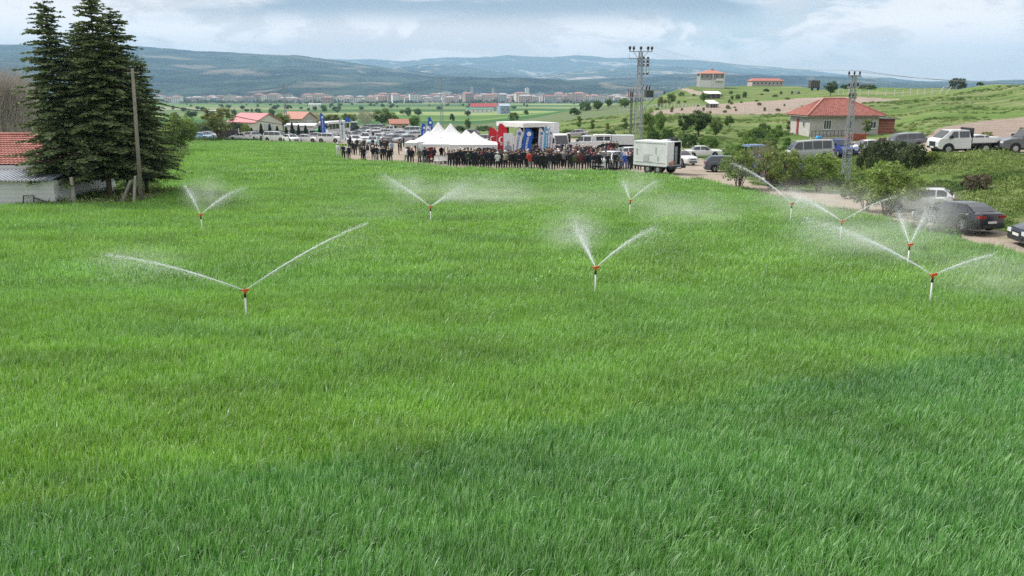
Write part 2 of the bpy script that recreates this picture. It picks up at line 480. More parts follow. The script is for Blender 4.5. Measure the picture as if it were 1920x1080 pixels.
# packed pale dirt
k = NodeMat('packed_dirt'); w = k.coord('World'); a = k.noise(w, 0.35, 6, 0.65, 0.5); b = k.noise(w, 6.0, 8, 0.75)
c = k.ramp(a, [(0.3, (0.30,0.245,0.19)), (0.55, (0.36,0.305,0.255)), (0.75, (0.42,0.37,0.32))])
c = k.mix(0.8, c, k.ramp(b, [(0.3, 0.75), (0.7, 1.15)]), 'MULTIPLY')
gr = k.ramp(k.noise(w, 0.9, 6, 0.7), [(0.56, 0.0), (0.66, 0.8)])
c = k.mix(gr, c, (0.14, 0.17, 0.07))
k.col(c); k.set(rough=0.95, spec=0.1); k.bump(b, 0.05, 0.7); m_dirt = k.m

# ploughed soil with furrows
k = NodeMat('ploughed_soil'); w = k.coord('World'); a = k.noise(w, 0.25, 6, 0.7); b = k.noise(k.coord('World', (0.5, 3.0, 1.0), (0, 0, R(-12))), 1.2, 8, 0.75)
c = k.ramp(a, [(0.3, (0.31,0.245,0.205)), (0.7, (0.42,0.345,0.30))])
c = k.mix(0.9, c, k.ramp(b, [(0.3, 0.72), (0.7, 1.2)]), 'MULTIPLY')
k.col(c); k.set(rough=1.0, spec=0.05); k.bump(b, 0.3, 1.0); m_plough = k.m

# soil and undergrowth below the wheat
k = NodeMat('field_floor'); w = k.coord('World'); b = k.noise(w, 5.0, 8, 0.7)
k.col(k.ramp(b, [(0.3, (0.045,0.085,0.018)), (0.7, (0.10,0.17,0.035))])); k.set(rough=1, spec=0.05); m_floor = k.m

gsheet('ground', (REG == 0) & ~far, m_grassland)
gsheet('valley_fields', far, m_crops)
gsheet('wheat_field_ground', REG == 1, m_floor)
gsheet('dirt_ground', REG == 2, m_dirt)
gsheet('ploughed_field', np.isin(REG, (4, 5)), m_plough)

# ------------------------------------------------------------------ hills
def hill_range(name, Yc, sky, Yb, rowb, depth, mat, seed, amp):
    us = np.arange(-500, 2560, 4.0); n = 70
    sr = np.interp(us, [p[0] for p in sky], [p[1] for p in sky])
    s = np.linspace(0, 1, n)
    U, S = np.meshgrid(us, s)
    SR = np.broadcast_to(sr, U.shape)
    Y = Yb + (Yc - Yb) * S
    crest = zrow(Yc, SR); b0 = zrow(Yb, rowb)
    prof = S ** 1.15
    X = (U - 960) / FPX / _DYR * Y
    nz = fbm(X / 900, Y / 900, 5, seed); rid = 1 - np.abs(fbm(X / 1500 + 5, Y / 1500, 4, seed + 9) - 0.5) * 4
    env = np.sin(np.pi * np.clip(S, 0, 1)) ** 0.8
    Z = b0 + (crest - b0) * prof + ((nz - 0.5) * amp * 1.6 + rid * amp * 0.5) * env * (0.35 + 0.65 * (1 - S))
    Z[-1] += (fbm(X[-1] / 260, X[-1] * 0, 4, seed) - 0.5) * amp * 0.22
    # back side
    back = np.array([Yc * 1.02, Yc * 1.05]); Xb = np.stack([(us - 960) / FPX / _DYR * y for y in back])
    Zb = np.stack([Z[-1] - (Z[-1] - b0) * 0.35, np.full(len(us), float(b0) - 20)])
    X = np.vstack([X, Xb]); Y = np.vstack([Y, np.repeat(back[:, None], len(us), 1)]); Z = np.vstack([Z, Zb])
    r, c_ = X.shape; ix = np.arange(r * c_).reshape(r, c_)
    F = np.stack([ix[:-1, :-1], ix[:-1, 1:], ix[1:, 1:], ix[1:, :-1]], -1).reshape(-1, 4)
    o = np_mesh(name, np.stack([X.ravel(), Y.ravel(), Z.ravel()], -1), F, [mat], smooth=True)
    return tag(o, kind='structure')
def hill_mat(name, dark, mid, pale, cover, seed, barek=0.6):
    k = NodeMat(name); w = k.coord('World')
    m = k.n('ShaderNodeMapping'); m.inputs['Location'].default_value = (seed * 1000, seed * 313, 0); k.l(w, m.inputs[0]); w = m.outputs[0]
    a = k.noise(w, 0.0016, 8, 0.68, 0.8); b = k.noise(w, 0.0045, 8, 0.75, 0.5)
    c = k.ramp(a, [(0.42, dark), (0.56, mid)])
    c = k.mix(k.ramp(b, [(0.48, 0.0), (0.56, 0.8)]), c, dark)  # dark patches paint cloud shadow into the slopes, along with woodland
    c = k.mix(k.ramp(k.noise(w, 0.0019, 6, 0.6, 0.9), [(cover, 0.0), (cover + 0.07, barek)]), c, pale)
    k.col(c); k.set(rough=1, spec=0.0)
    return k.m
mh1 = hill_mat('hill_forest_cloud_shade', (0.004,0.009,0.014), (0.050,0.070,0.055), (0.26,0.21,0.16), 0.56, 1, 0.6)
mh2 = hill_mat('hill_scrub_cloud_shade', (0.012,0.022,0.022), (0.06,0.08,0.055), (0.50,0.42,0.33), 0.54, 2, 0.8)
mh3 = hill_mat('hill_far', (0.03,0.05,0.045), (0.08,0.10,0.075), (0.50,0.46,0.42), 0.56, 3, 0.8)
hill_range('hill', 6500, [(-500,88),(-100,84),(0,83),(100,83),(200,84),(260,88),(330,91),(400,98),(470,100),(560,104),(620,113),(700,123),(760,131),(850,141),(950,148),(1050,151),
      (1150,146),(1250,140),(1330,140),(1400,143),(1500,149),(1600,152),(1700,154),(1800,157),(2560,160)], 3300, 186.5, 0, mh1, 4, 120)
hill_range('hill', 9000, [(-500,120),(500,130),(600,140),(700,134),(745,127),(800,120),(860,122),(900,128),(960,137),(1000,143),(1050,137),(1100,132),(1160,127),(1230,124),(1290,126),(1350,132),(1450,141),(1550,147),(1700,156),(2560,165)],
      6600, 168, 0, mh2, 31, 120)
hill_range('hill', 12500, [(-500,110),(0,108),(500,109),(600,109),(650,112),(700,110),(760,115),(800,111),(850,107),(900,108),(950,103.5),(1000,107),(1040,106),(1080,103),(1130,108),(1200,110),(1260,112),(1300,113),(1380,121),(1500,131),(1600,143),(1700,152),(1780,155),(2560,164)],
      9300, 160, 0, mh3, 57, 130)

# ------------------------------------------------------------------ the air
k = NodeMat('air'); k.t.nodes.remove(k.b)
pv = k.n('ShaderNodeVolumePrincipled'); pv.inputs['Color'].default_value = (0.45, 0.71, 1.0, 1); pv.inputs['Density'].default_value = 1.0e-4
pv.inputs['Anisotropy'].default_value = 0.0
k.l(pv.outputs[0], k.out.inputs['Volume'])
hz = MB(); hz.box(-13500, 13500, -400, 13300, -160, 700)
tag(hz.build('haze', k.m), kind='stuff', label='thin blue haze in the air over the valley')
# ------------------------------------------------------------------ wheat
def leaf_mat():
    k = NodeMat('wheat_leaf')
    w = k.coord('World'); t = k.attr('tint', 'GEOMETRY')
    g = k.n('ShaderNodeNewGeometry'); s = k.n('ShaderNodeSeparateXYZ'); k.l(g.outputs['Position'], s.inputs[0])
    yel = k.ramp(t, [(0.0, (0.10,0.28,0.018)), (0.5, (0.275,0.51,0.065)), (1.0, (0.54,0.76,0.26))])
    blu = k.ramp(t, [(0.0, (0.050,0.20,0.032)), (0.5, (0.155,0.41,0.090)), (1.0, (0.48,0.72,0.38))])  # palest stops put the silvery sheen of the blades into the leaf colour
    # strips of crop: across the view, drifting
    band = k.noise(k.coord('World', (0.045, 0.22, 0.1), (0, 0, R(-5))), 1.0, 6, 0.65, 0.6)
    fac = k.ramp(band, [(0.40, 0.0), (0.56, 1.0)])
    # nearer sowing with darker, bluer leaves: beyond the line y = 11.6 + 0.33 x it is the yellower sort
    ln = k.math('SUBTRACT', s.outputs[1], k.math('MULTIPLY', s.outputs[0], 0.42))
    ln = k.math('ADD', ln, k.math('MULTIPLY', k.noise(w, 0.9, 5, 0.6), 2.2))
    near = k.ramp(k.math('MULTIPLY', ln, 0.05), [(0.655, 0.0), (0.695, 1.0)])
    fac = k.mix(near, k.mix(0.25, 0.05, fac), k.mix(0.70, fac, 0.9))
    c = k.mix(fac, blu, yel)
    patch = k.noise(k.coord('World', (0.25, 0.5, 0.3)), 1.0, 4, 0.6)
    c = k.mix(0.6, c, k.ramp(patch, [(0.3, 0.60), (0.7, 1.30)]), 'MULTIPLY')
    k.t.nodes.remove(k.b)
    d = k.n('ShaderNodeBsdfDiffuse'); tr = k.n('ShaderNodeBsdfTranslucent'); gl = k.n('ShaderNodeBsdfGlossy')
    k.l(c, d.inputs[0]); k.l(c, tr.inputs[0]); gl.inputs['Roughness'].default_value = 0.6; gl.inputs[0].default_value = (0.9, 0.97, 1.0, 1)
    m1 = k.n('ShaderNodeMixShader'); m1.inputs[0].default_value = 0.40; k.l(d.outputs[0], m1.inputs[1]); k.l(tr.outputs[0], m1.inputs[2])
    fr = k.n('ShaderNodeFresnel'); fr.inputs[0].default_value = 1.42
    m2 = k.n('ShaderNodeMixShader'); k.l(k.math('MULTIPLY', fr.outputs[0], 0.20), m2.inputs[0]); k.l(m1.outputs[0], m2.inputs[1]); k.l(gl.outputs[0], m2.inputs[2])
    k.l(m2.outputs[0], k.out.inputs['Surface'])
    return k.m
m_leaf = leaf_mat()
def blade_patch(name, n, size, hmin, hmax, width, seed, seg=4, mat=None, lean=0.20):
    r = np.random.default_rng(seed)
    bx = r.uniform(-size/2, size/2, n); by = r.uniform(-size/2, size/2, n)
    h = r.uniform(hmin, hmax, n); az = r.normal(0.35, 1.1, n); wd = width * r.uniform(0.6, 1.25, n)
    az = np.where(r.random(n) < 0.25, r.uniform(0, 2*np.pi, n), az)
    ln = np.abs(r.normal(lean, 0.16, n)) + 0.05; curl = np.where(r.random(n) < 0.15, r.uniform(0.5, 1.4, n), r.uniform(0.0, 0.35, n))
    dx, dy = np.cos(az), np.sin(az); fa = r.uniform(0, np.pi, n)
    wx, wy = np.cos(fa), np.sin(fa)
    V = np.zeros((n, 2 * seg + 1, 3)); 
    for j in range(seg + 1):
        t = j / seg
        off = h * (ln * t * 0.7 + curl * 0.45 * t ** 3); z = h * (t - 0.38 * curl * t ** 3)
        px, py, pz = bx + dx * off, by + dy * off, z
        if j < seg:
            w = wd * (0.75 + 0.35 * np.sin(np.pi * t)) * (1 - t ** 3) / 2
            V[:, 2*j, 0] = px - wx*w; V[:, 2*j, 1] = py - wy*w; V[:, 2*j, 2] = pz
            V[:, 2*j+1, 0] = px + wx*w; V[:, 2*j+1, 1] = py + wy*w; V[:, 2*j+1, 2] = pz
        else: V[:, 2*j, 0] = px; V[:, 2*j, 1] = py; V[:, 2*j, 2] = pz
    base = (np.arange(n) * (2*seg+1))[:, None]; F = []
    for j in range(seg - 1):
        F.append(np.concatenate([base+2*j, base+2*j+1, base+2*j+3], 1)); F.append(np.concatenate([base+2*j, base+2*j+3, base+2*j+2], 1))
    j = seg - 1; F.append(np.concatenate([base+2*j, base+2*j+1, base+2*j+2], 1))
    me = np_mesh(name, V.reshape(-1, 3), np.concatenate(F), [mat], smooth=True, link_it=False)
    attr_floats(me, 'tint', np.repeat(np.clip(r.beta(1.4, 1.9, n) + (r.random(n) < 0.05) * 0.5, 0, 1), 2*seg+1))
    return me
def scatter(name, P, rot, scl, ind, meshes, kind='stuff', label=None, cat=None):
    """one object: geometry nodes put the tufts on the points"""
    src = bpy.data.collections.new(name + '_tufts')
    for i, me in enumerate(meshes): src.objects.link(bpy.data.objects.new('%s_tuft_%d' % (name, i), me))
    me = bpy.data.meshes.new(name); me.vertices.add(len(P)); me.vertices.foreach_set('co', np.asarray(P, np.float32).ravel())
    a = me.attributes.new('rot', 'FLOAT_VECTOR', 'POINT'); a.data.foreach_set('vector', np.asarray(rot, np.float32).ravel())
    a = me.attributes.new('scl', 'FLOAT_VECTOR', 'POINT'); a.data.foreach_set('vector', np.asarray(scl, np.float32).ravel())
    a = me.attributes.new('ind', 'INT', 'POINT'); a.data.foreach_set('value', np.asarray(ind, np.int32))
    o = link(bpy.data.objects.new(name, me))
    g = bpy.data.node_groups.new(name + '_scatter', 'GeometryNodeTree')
    g.interface.new_socket('Geometry', in_out='INPUT', socket_type='NodeSocketGeometry')
    g.interface.new_socket('Geometry', in_out='OUTPUT', socket_type='NodeSocketGeometry')
    gi = g.nodes.new('NodeGroupInput'); go = g.nodes.new('NodeGroupOutput'); ip = g.nodes.new('GeometryNodeInstanceOnPoints')
    ci = g.nodes.new('GeometryNodeCollectionInfo'); ci.inputs[0].default_value = src; ci.inputs['Separate Children'].default_value = True; ci.inputs['Reset Children'].default_value = True
    def na(nm, ty):
        x = g.nodes.new('GeometryNodeInputNamedAttribute'); x.data_type = ty; x.inputs[0].default_value = nm; return x.outputs[0]
    g.links.new(gi.outputs[0], ip.inputs['Points']); g.links.new(ci.outputs[0], ip.inputs['Instance'])
    ip.inputs['Pick Instance'].default_value = True
    g.links.new(na('ind', 'INT'), ip.inputs['Instance Index'])
    g.links.new(na('rot', 'FLOAT_VECTOR'), ip.inputs['Rotation']); g.links.new(na('scl', 'FLOAT_VECTOR'), ip.inputs['Scale'])
    g.links.new(ip.outputs[0], go.inputs[0])
    md = o.modifiers.new('scatter', 'NODES'); md.node_group = g
    return tag(o, label, cat, kind=kind)
def fan_points(Y0, Y1, step, poly, tmax=0.72, seed=0):
    """jittered points over the part of the ground the camera side could see"""
    r = np.random.default_rng(seed)
    ys = np.arange(Y0, Y1, step); P = []
    for y in ys:
        w = tmax * y + 3
        xs = np.arange(-w, w, step); P.append(np.stack([xs, np.full(len(xs), y)], -1))
    P = np.concatenate(P) + r.uniform(-0.25, 0.25, (sum(map(len, P)), 2)) * step
    m = inpoly(P[:, 0], P[:, 1], poly)
    return P[m]
def wheat(name, Y0, Y1, step, meshes, poly, seed, label, s0=1.0, cat=None):
    P = fan_points(Y0, Y1, step, poly, seed=seed); n = len(P); r = np.random.default_rng(seed + 5)
    z = hgt(P[:, 0], P[:, 1]); wn = fbm(P[:, 0] * 0.3 + 9, P[:, 1] * 0.55, 4, 12); w2 = fbm(P[:, 0] * 0.8, P[:, 1] * 1.6, 3, 41)
    hs = s0 * (0.84 + 0.40 * wn)
    rz = (wn - 0.5) * 1.6 + r.normal(0, 0.6, n)
    tilt = np.clip((w2 - 0.45) * 0.6, 0, 0.16)
    rot = np.stack([np.zeros(n), tilt, rz], -1)
    scl = np.stack([np.full(n, s0), np.full(n, s0), hs], -1)
    return scatter(name, np.stack([P[:, 0], P[:, 1], z - 0.01], -1), rot, scl, r.integers(0, len(meshes), n), meshes, label=label, cat=cat)
near = [blade_patch('tuft', 560, 0.66, 0.20, 0.38, 0.0135, 100 + i, 4, m_leaf) for i in range(4)]
farm = [blade_patch('tuft', 900, 1.25, 0.18, 0.40, 0.019, 200 + i, 3, m_leaf) for i in range(4)]
vfar = [blade_patch('tuft', 700, 2.6, 0.24, 0.46, 0.034, 300 + i, 3, m_leaf) for i in range(3)]
wheat('wheat_crop', 6.0, 24, 0.5, near, P_FIELD, 1, 'dense green young wheat covering the field')
wheat('wheat_crop', 24, 62, 1.0, farm, P_FIELD, 2, 'dense green young wheat covering the field')
wheat('wheat_crop', 62, 175, 2.0, vfar, P_FIELD, 3, 'dense green young wheat covering the field')
# ------------------------------------------------------------------ vegetation builders
def pt(px, py, Y):
    """point seen at (px, py) at distance Y"""
    a, dy, dz = ray(px, py)
    t = Y / dy
    return Vector((a * t, Y, HC + dz * t))
def foliage_mat(name, trans=0.3, rough=0.6, spec=0.25):
    k = NodeMat(name); oi = k.n('ShaderNodeObjectInfo'); t = k.attr('tint', 'GEOMETRY')
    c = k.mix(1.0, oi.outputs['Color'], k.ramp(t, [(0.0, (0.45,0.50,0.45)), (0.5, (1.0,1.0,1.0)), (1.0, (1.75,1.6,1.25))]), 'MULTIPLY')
    k.t.nodes.remove(k.b)
    d = k.n('ShaderNodeBsdfDiffuse'); tr = k.n('ShaderNodeBsdfTranslucent'); gl = k.n('ShaderNodeBsdfGlossy'); gl.inputs['Roughness'].default_value = rough
    k.l(c, d.inputs[0]); k.l(c, tr.inputs[0])
    m1 = k.n('ShaderNodeMixShader'); m1.inputs[0].default_value = trans; k.l(d.outputs[0], m1.inputs[1]); k.l(tr.outputs[0], m1.inputs[2])
    m2 = k.n('ShaderNodeMixShader'); m2.inputs[0].default_value = 0.03; k.l(m1.outputs[0], m2.inputs[1]); k.l(gl.outputs[0], m2.inputs[2])
    k.l(m2.outputs[0], k.out.inputs['Surface']); return k.m
m_fol = foliage_mat('leaves'); m_needle = foliage_mat('needles', 0.12)
m_bark = M('bark', (0.13, 0.10, 0.075), 0.95, var=0.35, scale=9, bump=0.02)
m_barkgrey = M('grey_bark', (0.42, 0.38, 0.34), 0.95, var=0.3, scale=9)

def leaf_quads(C, size, r, flat=0.0, long=1.0, direc=None):
    """small leaf-like faces (two triangles) at the points C"""
    n = len(C); a = r.normal(size=(n, 3)) if direc is None else direc + r.normal(size=(n, 3)) * 0.45
    a[:, 2] *= (1 - flat); a /= np.linalg.norm(a, axis=1)[:, None] + 1e-9
    b = r.normal(size=(n, 3)); b[:, 2] *= (1 - flat); b -= a * (a * b).sum(1)[:, None]; b /= np.linalg.norm(b, axis=1)[:, None] + 1e-9
    s = (size * r.uniform(0.6, 1.35, n))[:, None]
    V = np.stack([C - a*s*long*0.5, C + b*s*0.33, C + a*s*long*0.5, C - b*s*0.33], 1).reshape(-1, 3)
    return V, np.arange(4 * n).reshape(n, 4)
def cedar_meshes(H, Rm, seed, lowest=0.12):
    r = np.random.default_rng(seed); tb = MB()
    lean = r.normal(0, 0.012, 2)
    def axis(z): return np.array([lean[0] * z + 0.05 * math.sin(z * 0.7), lean[1] * z, z])
    tb.tube([axis(H * t) for t in np.linspace(0, 1, 10)], [0.17 * (1 - t) ** 0.8 + 0.012 for t in np.linspace(0, 1, 10)], 8)
    C = []; D = []; tint = []
    z = H * lowest
    while z < H * 0.985:
        f = z / H; nb = 8 if f < 0.8 else 6
        L0 = Rm * ((1 - f) ** 0.66) * (0.55 + 0.45 * min(1, (f - lowest) / 0.10 + 0.35)) + 0.14
        az0 = r.uniform(0, 6.28)
        for k in range(nb):
            az = az0 + k * 6.283 / nb + r.normal(0, 0.25); L = L0 * (r.uniform(0.5, 1.0) if r.random() < .75 else r.uniform(1.05, 1.38)); up = r.normal(0.14, 0.08) + 0.35 * max(0, f - 0.6)
            p0 = axis(z + r.normal(0, 0.1)); dh = np.array([math.cos(az), math.sin(az), 0]); sd = np.array([-math.sin(az), math.cos(az), 0])
            def bp(s): return p0 + dh * (L * s) + np.array([0, 0, L * (up * s - 0.20 * s * s)])
            tb.tube([bp(s) for s in (0, .35, .7, 1)], [0.045 * (1 - f) + 0.012, 0.03 * (1-f) + .009, 0.016, 0.005], 4, False)
            m = max(4, int(L / 0.15))
            for s in np.linspace(0.16, 1.0, m):
                base = bp(s)
                for sg in (-1, 1):
                    tl = (0.30 * L * (1.12 - s) + 0.10) * r.uniform(0.6, 1.25); q = max(2, int(tl / 0.075))
                    td = sd * sg * 0.85 + dh * 0.55; td /= np.linalg.norm(td)
                    for u in np.linspace(0.1, 1, q):
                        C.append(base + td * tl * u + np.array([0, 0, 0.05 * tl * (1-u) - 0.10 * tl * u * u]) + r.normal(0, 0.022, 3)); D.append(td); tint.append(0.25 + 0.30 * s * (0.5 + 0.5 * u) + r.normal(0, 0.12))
                C.append(base + r.normal(0, 0.02, 3)); D.append(dh); tint.append(0.4 + r.normal(0, .1))
        z += (0.20 + 0.10 * (1 - f)) * r.uniform(0.75, 1.2)
    C = np.array(C); D = np.array(D); tint = np.clip(np.array(tint), 0, 1)
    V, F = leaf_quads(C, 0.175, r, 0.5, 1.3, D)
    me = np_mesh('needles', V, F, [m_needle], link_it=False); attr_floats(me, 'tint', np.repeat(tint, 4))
    return tb.mesh('trunk', m_bark, True), me
def limb_tree(H, Rx, Rz, cz, n_limbs, nleaf, size, seed, trunk_r=0.12, multi=False, clump=0.5, bare=False, nclump=26, thick=True, upright=0.0):
    """trunk with limbs that end in leaf clumps; crown centred at height cz with radii Rx, Rz"""
    r = np.random.default_rng(seed); tb = MB(); ends = []
    stems = n_limbs if multi else 1
    for s in range(stems):
        az = r.uniform(0, 6.28); sp = (0.35 * Rx if multi else 0.05)
        top = np.array([math.cos(az) * sp * 1.6, math.sin(az) * sp * 1.6, cz + 0.35 * Rz]) if multi else np.array([r.normal(0, .1), r.normal(0, .1), cz + 0.5 * Rz])
        p0 = np.array([math.cos(az) * 0.12, math.sin(az) * 0.12, -0.1]) if multi else np.array([0, 0, -0.1])
        mid = p0 * 0.5 + top * 0.5 + r.normal(0, 0.06 * Rx, 3)
        tr = trunk_r * (0.5 if multi else 1)
        tb.tube([p0, mid, top], [tr, tr * 0.65, tr * 0.2], 6, False)
        nl = 4 if multi else n_limbs
        for k in range(nl):
            f = r.uniform(0.35, 0.95); b0 = (p0 * (1-f) + mid * f) if f < 0.5 else (mid * (1 - (f-.5)*2) + top * (f-.5)*2)
            a2 = r.uniform(0, 6.28); u = r.uniform(0.35, 1.0)
            e = np.array([math.cos(a2) * Rx * u, math.sin(a2) * Rx * u, cz + Rz * (r.uniform(-0.7, 0.95)) * math.sqrt(max(0.05, 1 - u * u * 0.8))])
            if e[2] < b0[2] and not multi: e[2] = b0[2] + 0.1 * Rz
            m2 = b0 * 0.5 + e * 0.5 + np.array([0, 0, 0.12 * Rz]) * (1 if upright == 0 else -1)
            tb.tube([b0, m2, e], [tr * 0.42, tr * 0.25, tr * 0.08], 5, False); ends.append(e)
            if bare:
                for q in range(9):
                    g = r.uniform(0.2, 1); c0 = b0 * (1-g) + e * g; dd = (e - b0) * 0.25 + r.normal(0, 0.22 * Rx, 3); dd[2] = abs(dd[2]) + 0.25 * Rz * upright
                    tb.tube([c0, c0 + dd], [tr * 0.14, tr * 0.05], 3, False)
                    for w_ in range(3):
                        h = r.uniform(0.3, 1); c1 = c0 + dd * h; d3 = dd * 0.4 + r.normal(0, 0.12 * Rx, 3); d3[2] = abs(d3[2])
                        tb.tube([c1, c1 + d3], [tr * 0.075, tr * 0.03], 3, False)
    tme = tb.mesh('trunk', m_barkgrey if bare else m_bark, True)
    if bare and nleaf == 0: return tme, None
    # clumps on limb ends and through the crown
    dirs = r.normal(size=(nclump, 3)); dirs /= np.linalg.norm(dirs, axis=1)[:, None]; rad = r.uniform(0.35, 1.0, nclump) ** 0.6
    cc = dirs * rad[:, None] * np.array([Rx, Rx, Rz]) * r.uniform(0.8, 1.08, nclump)[:, None] + np.array([0, 0, cz])
    if ends: cc = np.concatenate([cc, np.array(ends)])
    w = r.uniform(0.5, 1.6, len(cc)); which = r.choice(len(cc), nleaf, p=w / w.sum())
    cs = clump * min(Rx, Rz) * r.uniform(0.5, 1.15, len(cc)); shade = r.normal(0, 0.10, len(cc))
    g = r.normal(size=(nleaf, 3)); g /= np.linalg.norm(g, axis=1)[:, None]; g *= (r.random(nleaf) ** 0.45)[:, None]
    C = cc[which] + g * cs[which][:, None] * np.array([1, 1, 0.75]); C[:, 2] = np.maximum(C[:, 2], 0.06)
    V, F = leaf_quads(C, size, r, 0.15, 1.3)
    me = np_mesh('crown', V, F, [m_fol], link_it=False)
    attr_floats(me, 'tint', np.repeat(np.clip(0.45 + shade[which] + r.normal(0, 0.13, nleaf), 0, 1), 4))
    return tme, me
VEG = {
 'broad':  limb_tree(5, 2.0, 1.7, 3.0, 7, 5200, 0.20, 1, 0.15),
 'broad2': limb_tree(5, 2.2, 1.5, 2.8, 8, 5200, 0.20, 2, 0.15, nclump=20, clump=0.42),
 'round':  limb_tree(4, 1.5, 1.5, 1.9, 6, 4200, 0.17, 3, 0.12, nclump=34),
 'bush':   limb_tree(2, 1.5, 0.9, 0.8, 5, 3600, 0.15, 4, 0.08, multi=True, nclump=26),
 'bush2':  limb_tree(2, 1.7, 0.8, 0.7, 5, 3600, 0.15, 5, 0.08, multi=True, nclump=18, clump=0.55),
 'shrub':  limb_tree(3, 1.35, 1.35, 1.75, 9, 3900, 0.125, 6, 0.085, multi=True, nclump=24, clump=0.34),
 'shrub2': limb_tree(3, 1.5, 1.2, 1.7, 8, 3600, 0.125, 7, 0.085, multi=True, nclump=20, clump=0.34),
 'shrub3': limb_tree(3, 1.2, 1.5, 1.8, 7, 3300, 0.125, 8, 0.085, multi=True, nclump=26, clump=0.30),
 'willow': limb_tree(6, 2.9, 2.4, 3.6, 8, 7000, 0.20, 9, 0.20, multi=True, nclump=44, clump=0.27),
 'slim':   limb_tree(3, 0.55, 1.2, 1.7, 6, 1300, 0.15, 10, 0.06, nclump=14, clump=0.7),
 'twiggy': limb_tree(4, 1.9, 1.5, 2.3, 8, 1500, 0.13, 12, 0.09, multi=True, bare=True, nclump=24, clump=0.5),
}
BARE = [limb_tree(10, 1.6, 4.2, 5.6, 34, 0, 0.1, 60 + i, 0.16, bare=True, upright=1.0) for i in range(3)]
def small_conifer():
    r = np.random.default_rng(77); n = 1500; h = r.random(n) ** 1.4; a = r.uniform(0, 6.28, n); rr = 0.62 * (1 - h) * r.uniform(0.45, 1, n) + 0.03
    C = np.stack([np.cos(a) * rr, np.sin(a) * rr, 0.2 + 1.9 * h - 0.12 * rr], -1)
    V, F = leaf_quads(C, 0.16, r, 0.3, 1.6, np.stack([np.cos(a), np.sin(a), 0 * a + 0.1], -1))
    me = np_mesh('needles', V, F, [m_needle], link_it=False); attr_floats(me, 'tint', np.repeat(np.clip(r.normal(0.45, 0.15, n), 0, 1), 4))
    tb = MB(); tb.tube([(0, 0, -.1), (0, 0, 2)], [0.05, 0.01], 5); return tb.mesh('trunk', m_bark), me
VEG['conifer'] = small_conifer()
VH = {'broad':4.9,'broad2':4.5,'round':3.6,'bush':1.85,'bush2':1.65,'shrub':3.3,'shrub2':3.1,'shrub3':3.5,'willow':6.3,'slim':3.1,'twiggy':4.0,'conifer':2.2}
VW = {'broad':2.5,'broad2':2.6,'round':2.0,'bush':2.0,'bush2':2.3,'shrub':1.6,'shrub2':1.75,'shrub3':1.4,'willow':3.3,'slim':0.8,'twiggy':2.4,'conifer':0.62}
def plant(name, kind, px, py, hpx, wpx=None, col=(0.06,0.10,0.03), label=None, cat='tree', group=None, rz=None, p=None):
    """plant a tree or bush whose foot is seen at (px, py), hpx photo pixels tall and wpx wide"""
    p = p or at(px, py); s = ppm(p); h = hpx / s; sz = h / VH[kind]; sx = (wpx / s / (2 * VW[kind])) if wpx else sz
    tme, cme = VEG[kind]
    e = empty(name, p, rz if rz is not None else random.uniform(0, 6.28), label, cat, group)
    e.scale = (sx, sx, sz)
    mesh_obj('trunk', tme, e)
    if cme is not None:
        c = mesh_obj('needles' if kind == 'conifer' else 'crown', cme, e); c.color = (*(min(1, v * (1.0 if max(col) > .2 else 1.55)) for v in col), 1)
    return e

# ------------------------------------------------------------------ the big cedars on the left
cA = cedar_meshes(13.0, 3.0, 5); cB = cedar_meshes(13.5, 3.3, 8)
def cedar(px, Y, toprow, meshes, H0, col, label, rz=0, rs=1.0):
    p = atd(px, Y); top = pt(px, toprow, Y); s = (top.z - p.z) / H0
    e = empty('cedar_tree', p, rz, label, 'tree', 'tall cedars beside the farm building'); e.scale = (s * rs, s * rs, s)
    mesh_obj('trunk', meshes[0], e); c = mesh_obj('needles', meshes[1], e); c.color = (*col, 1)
cg = (0.155, 0.205, 0.09)
cedar(118, 48.5, 0, cA, 13.0, cg, 'tall dark cedar, leftmost of the cedars, rising behind the red tiled roof', 0.3, 1.02)
cedar(192, 49.5, -22, cB, 13.5, (0.165, 0.21, 0.085), 'tallest cedar in the middle of the clump, its top cut by the frame', 1.9, 1.0)
cedar(232, 51.0, 12, cA, 13.0, (0.14, 0.19, 0.08), 'dark cedar just behind the leaning pole, reaching out to the right', 4.0, 1.10)
cedar(160, 54.0, 40, cB, 13.5, (0.10, 0.15, 0.065), 'shaded cedar between and behind the two tallest cedars', 3.1, 0.95)
cedar(264, 53.5, 105, cA, 13.0, (0.15, 0.20, 0.08), 'shortest and rightmost cedar of the clump, right of the pole', 2.2, 1.15)
for i, (px, Y, tr) in enumerate([(-75, 76, 120), (-48, 74, 108), (-22, 78, 118), (2, 73, 112), (22, 77, 122), (42, 74, 118), (60, 79, 140), (-100, 77, 116), (12, 84, 116), (32, 86, 125), (-10, 86, 112), (52, 84, 126)]):
    p = atd(px, Y); tp = pt(px, tr, Y); b = BARE[i % 3]
    e = empty('bare_tree', p, i * 1.3, 'tall leafless grey tree in the grove behind the red tiled roof', 'tree', 'leafless trees behind the farm building')
    e.scale = (1.0, 1.0, (tp.z - p.z) / 10.3); mesh_obj('trunk', b[0], e)

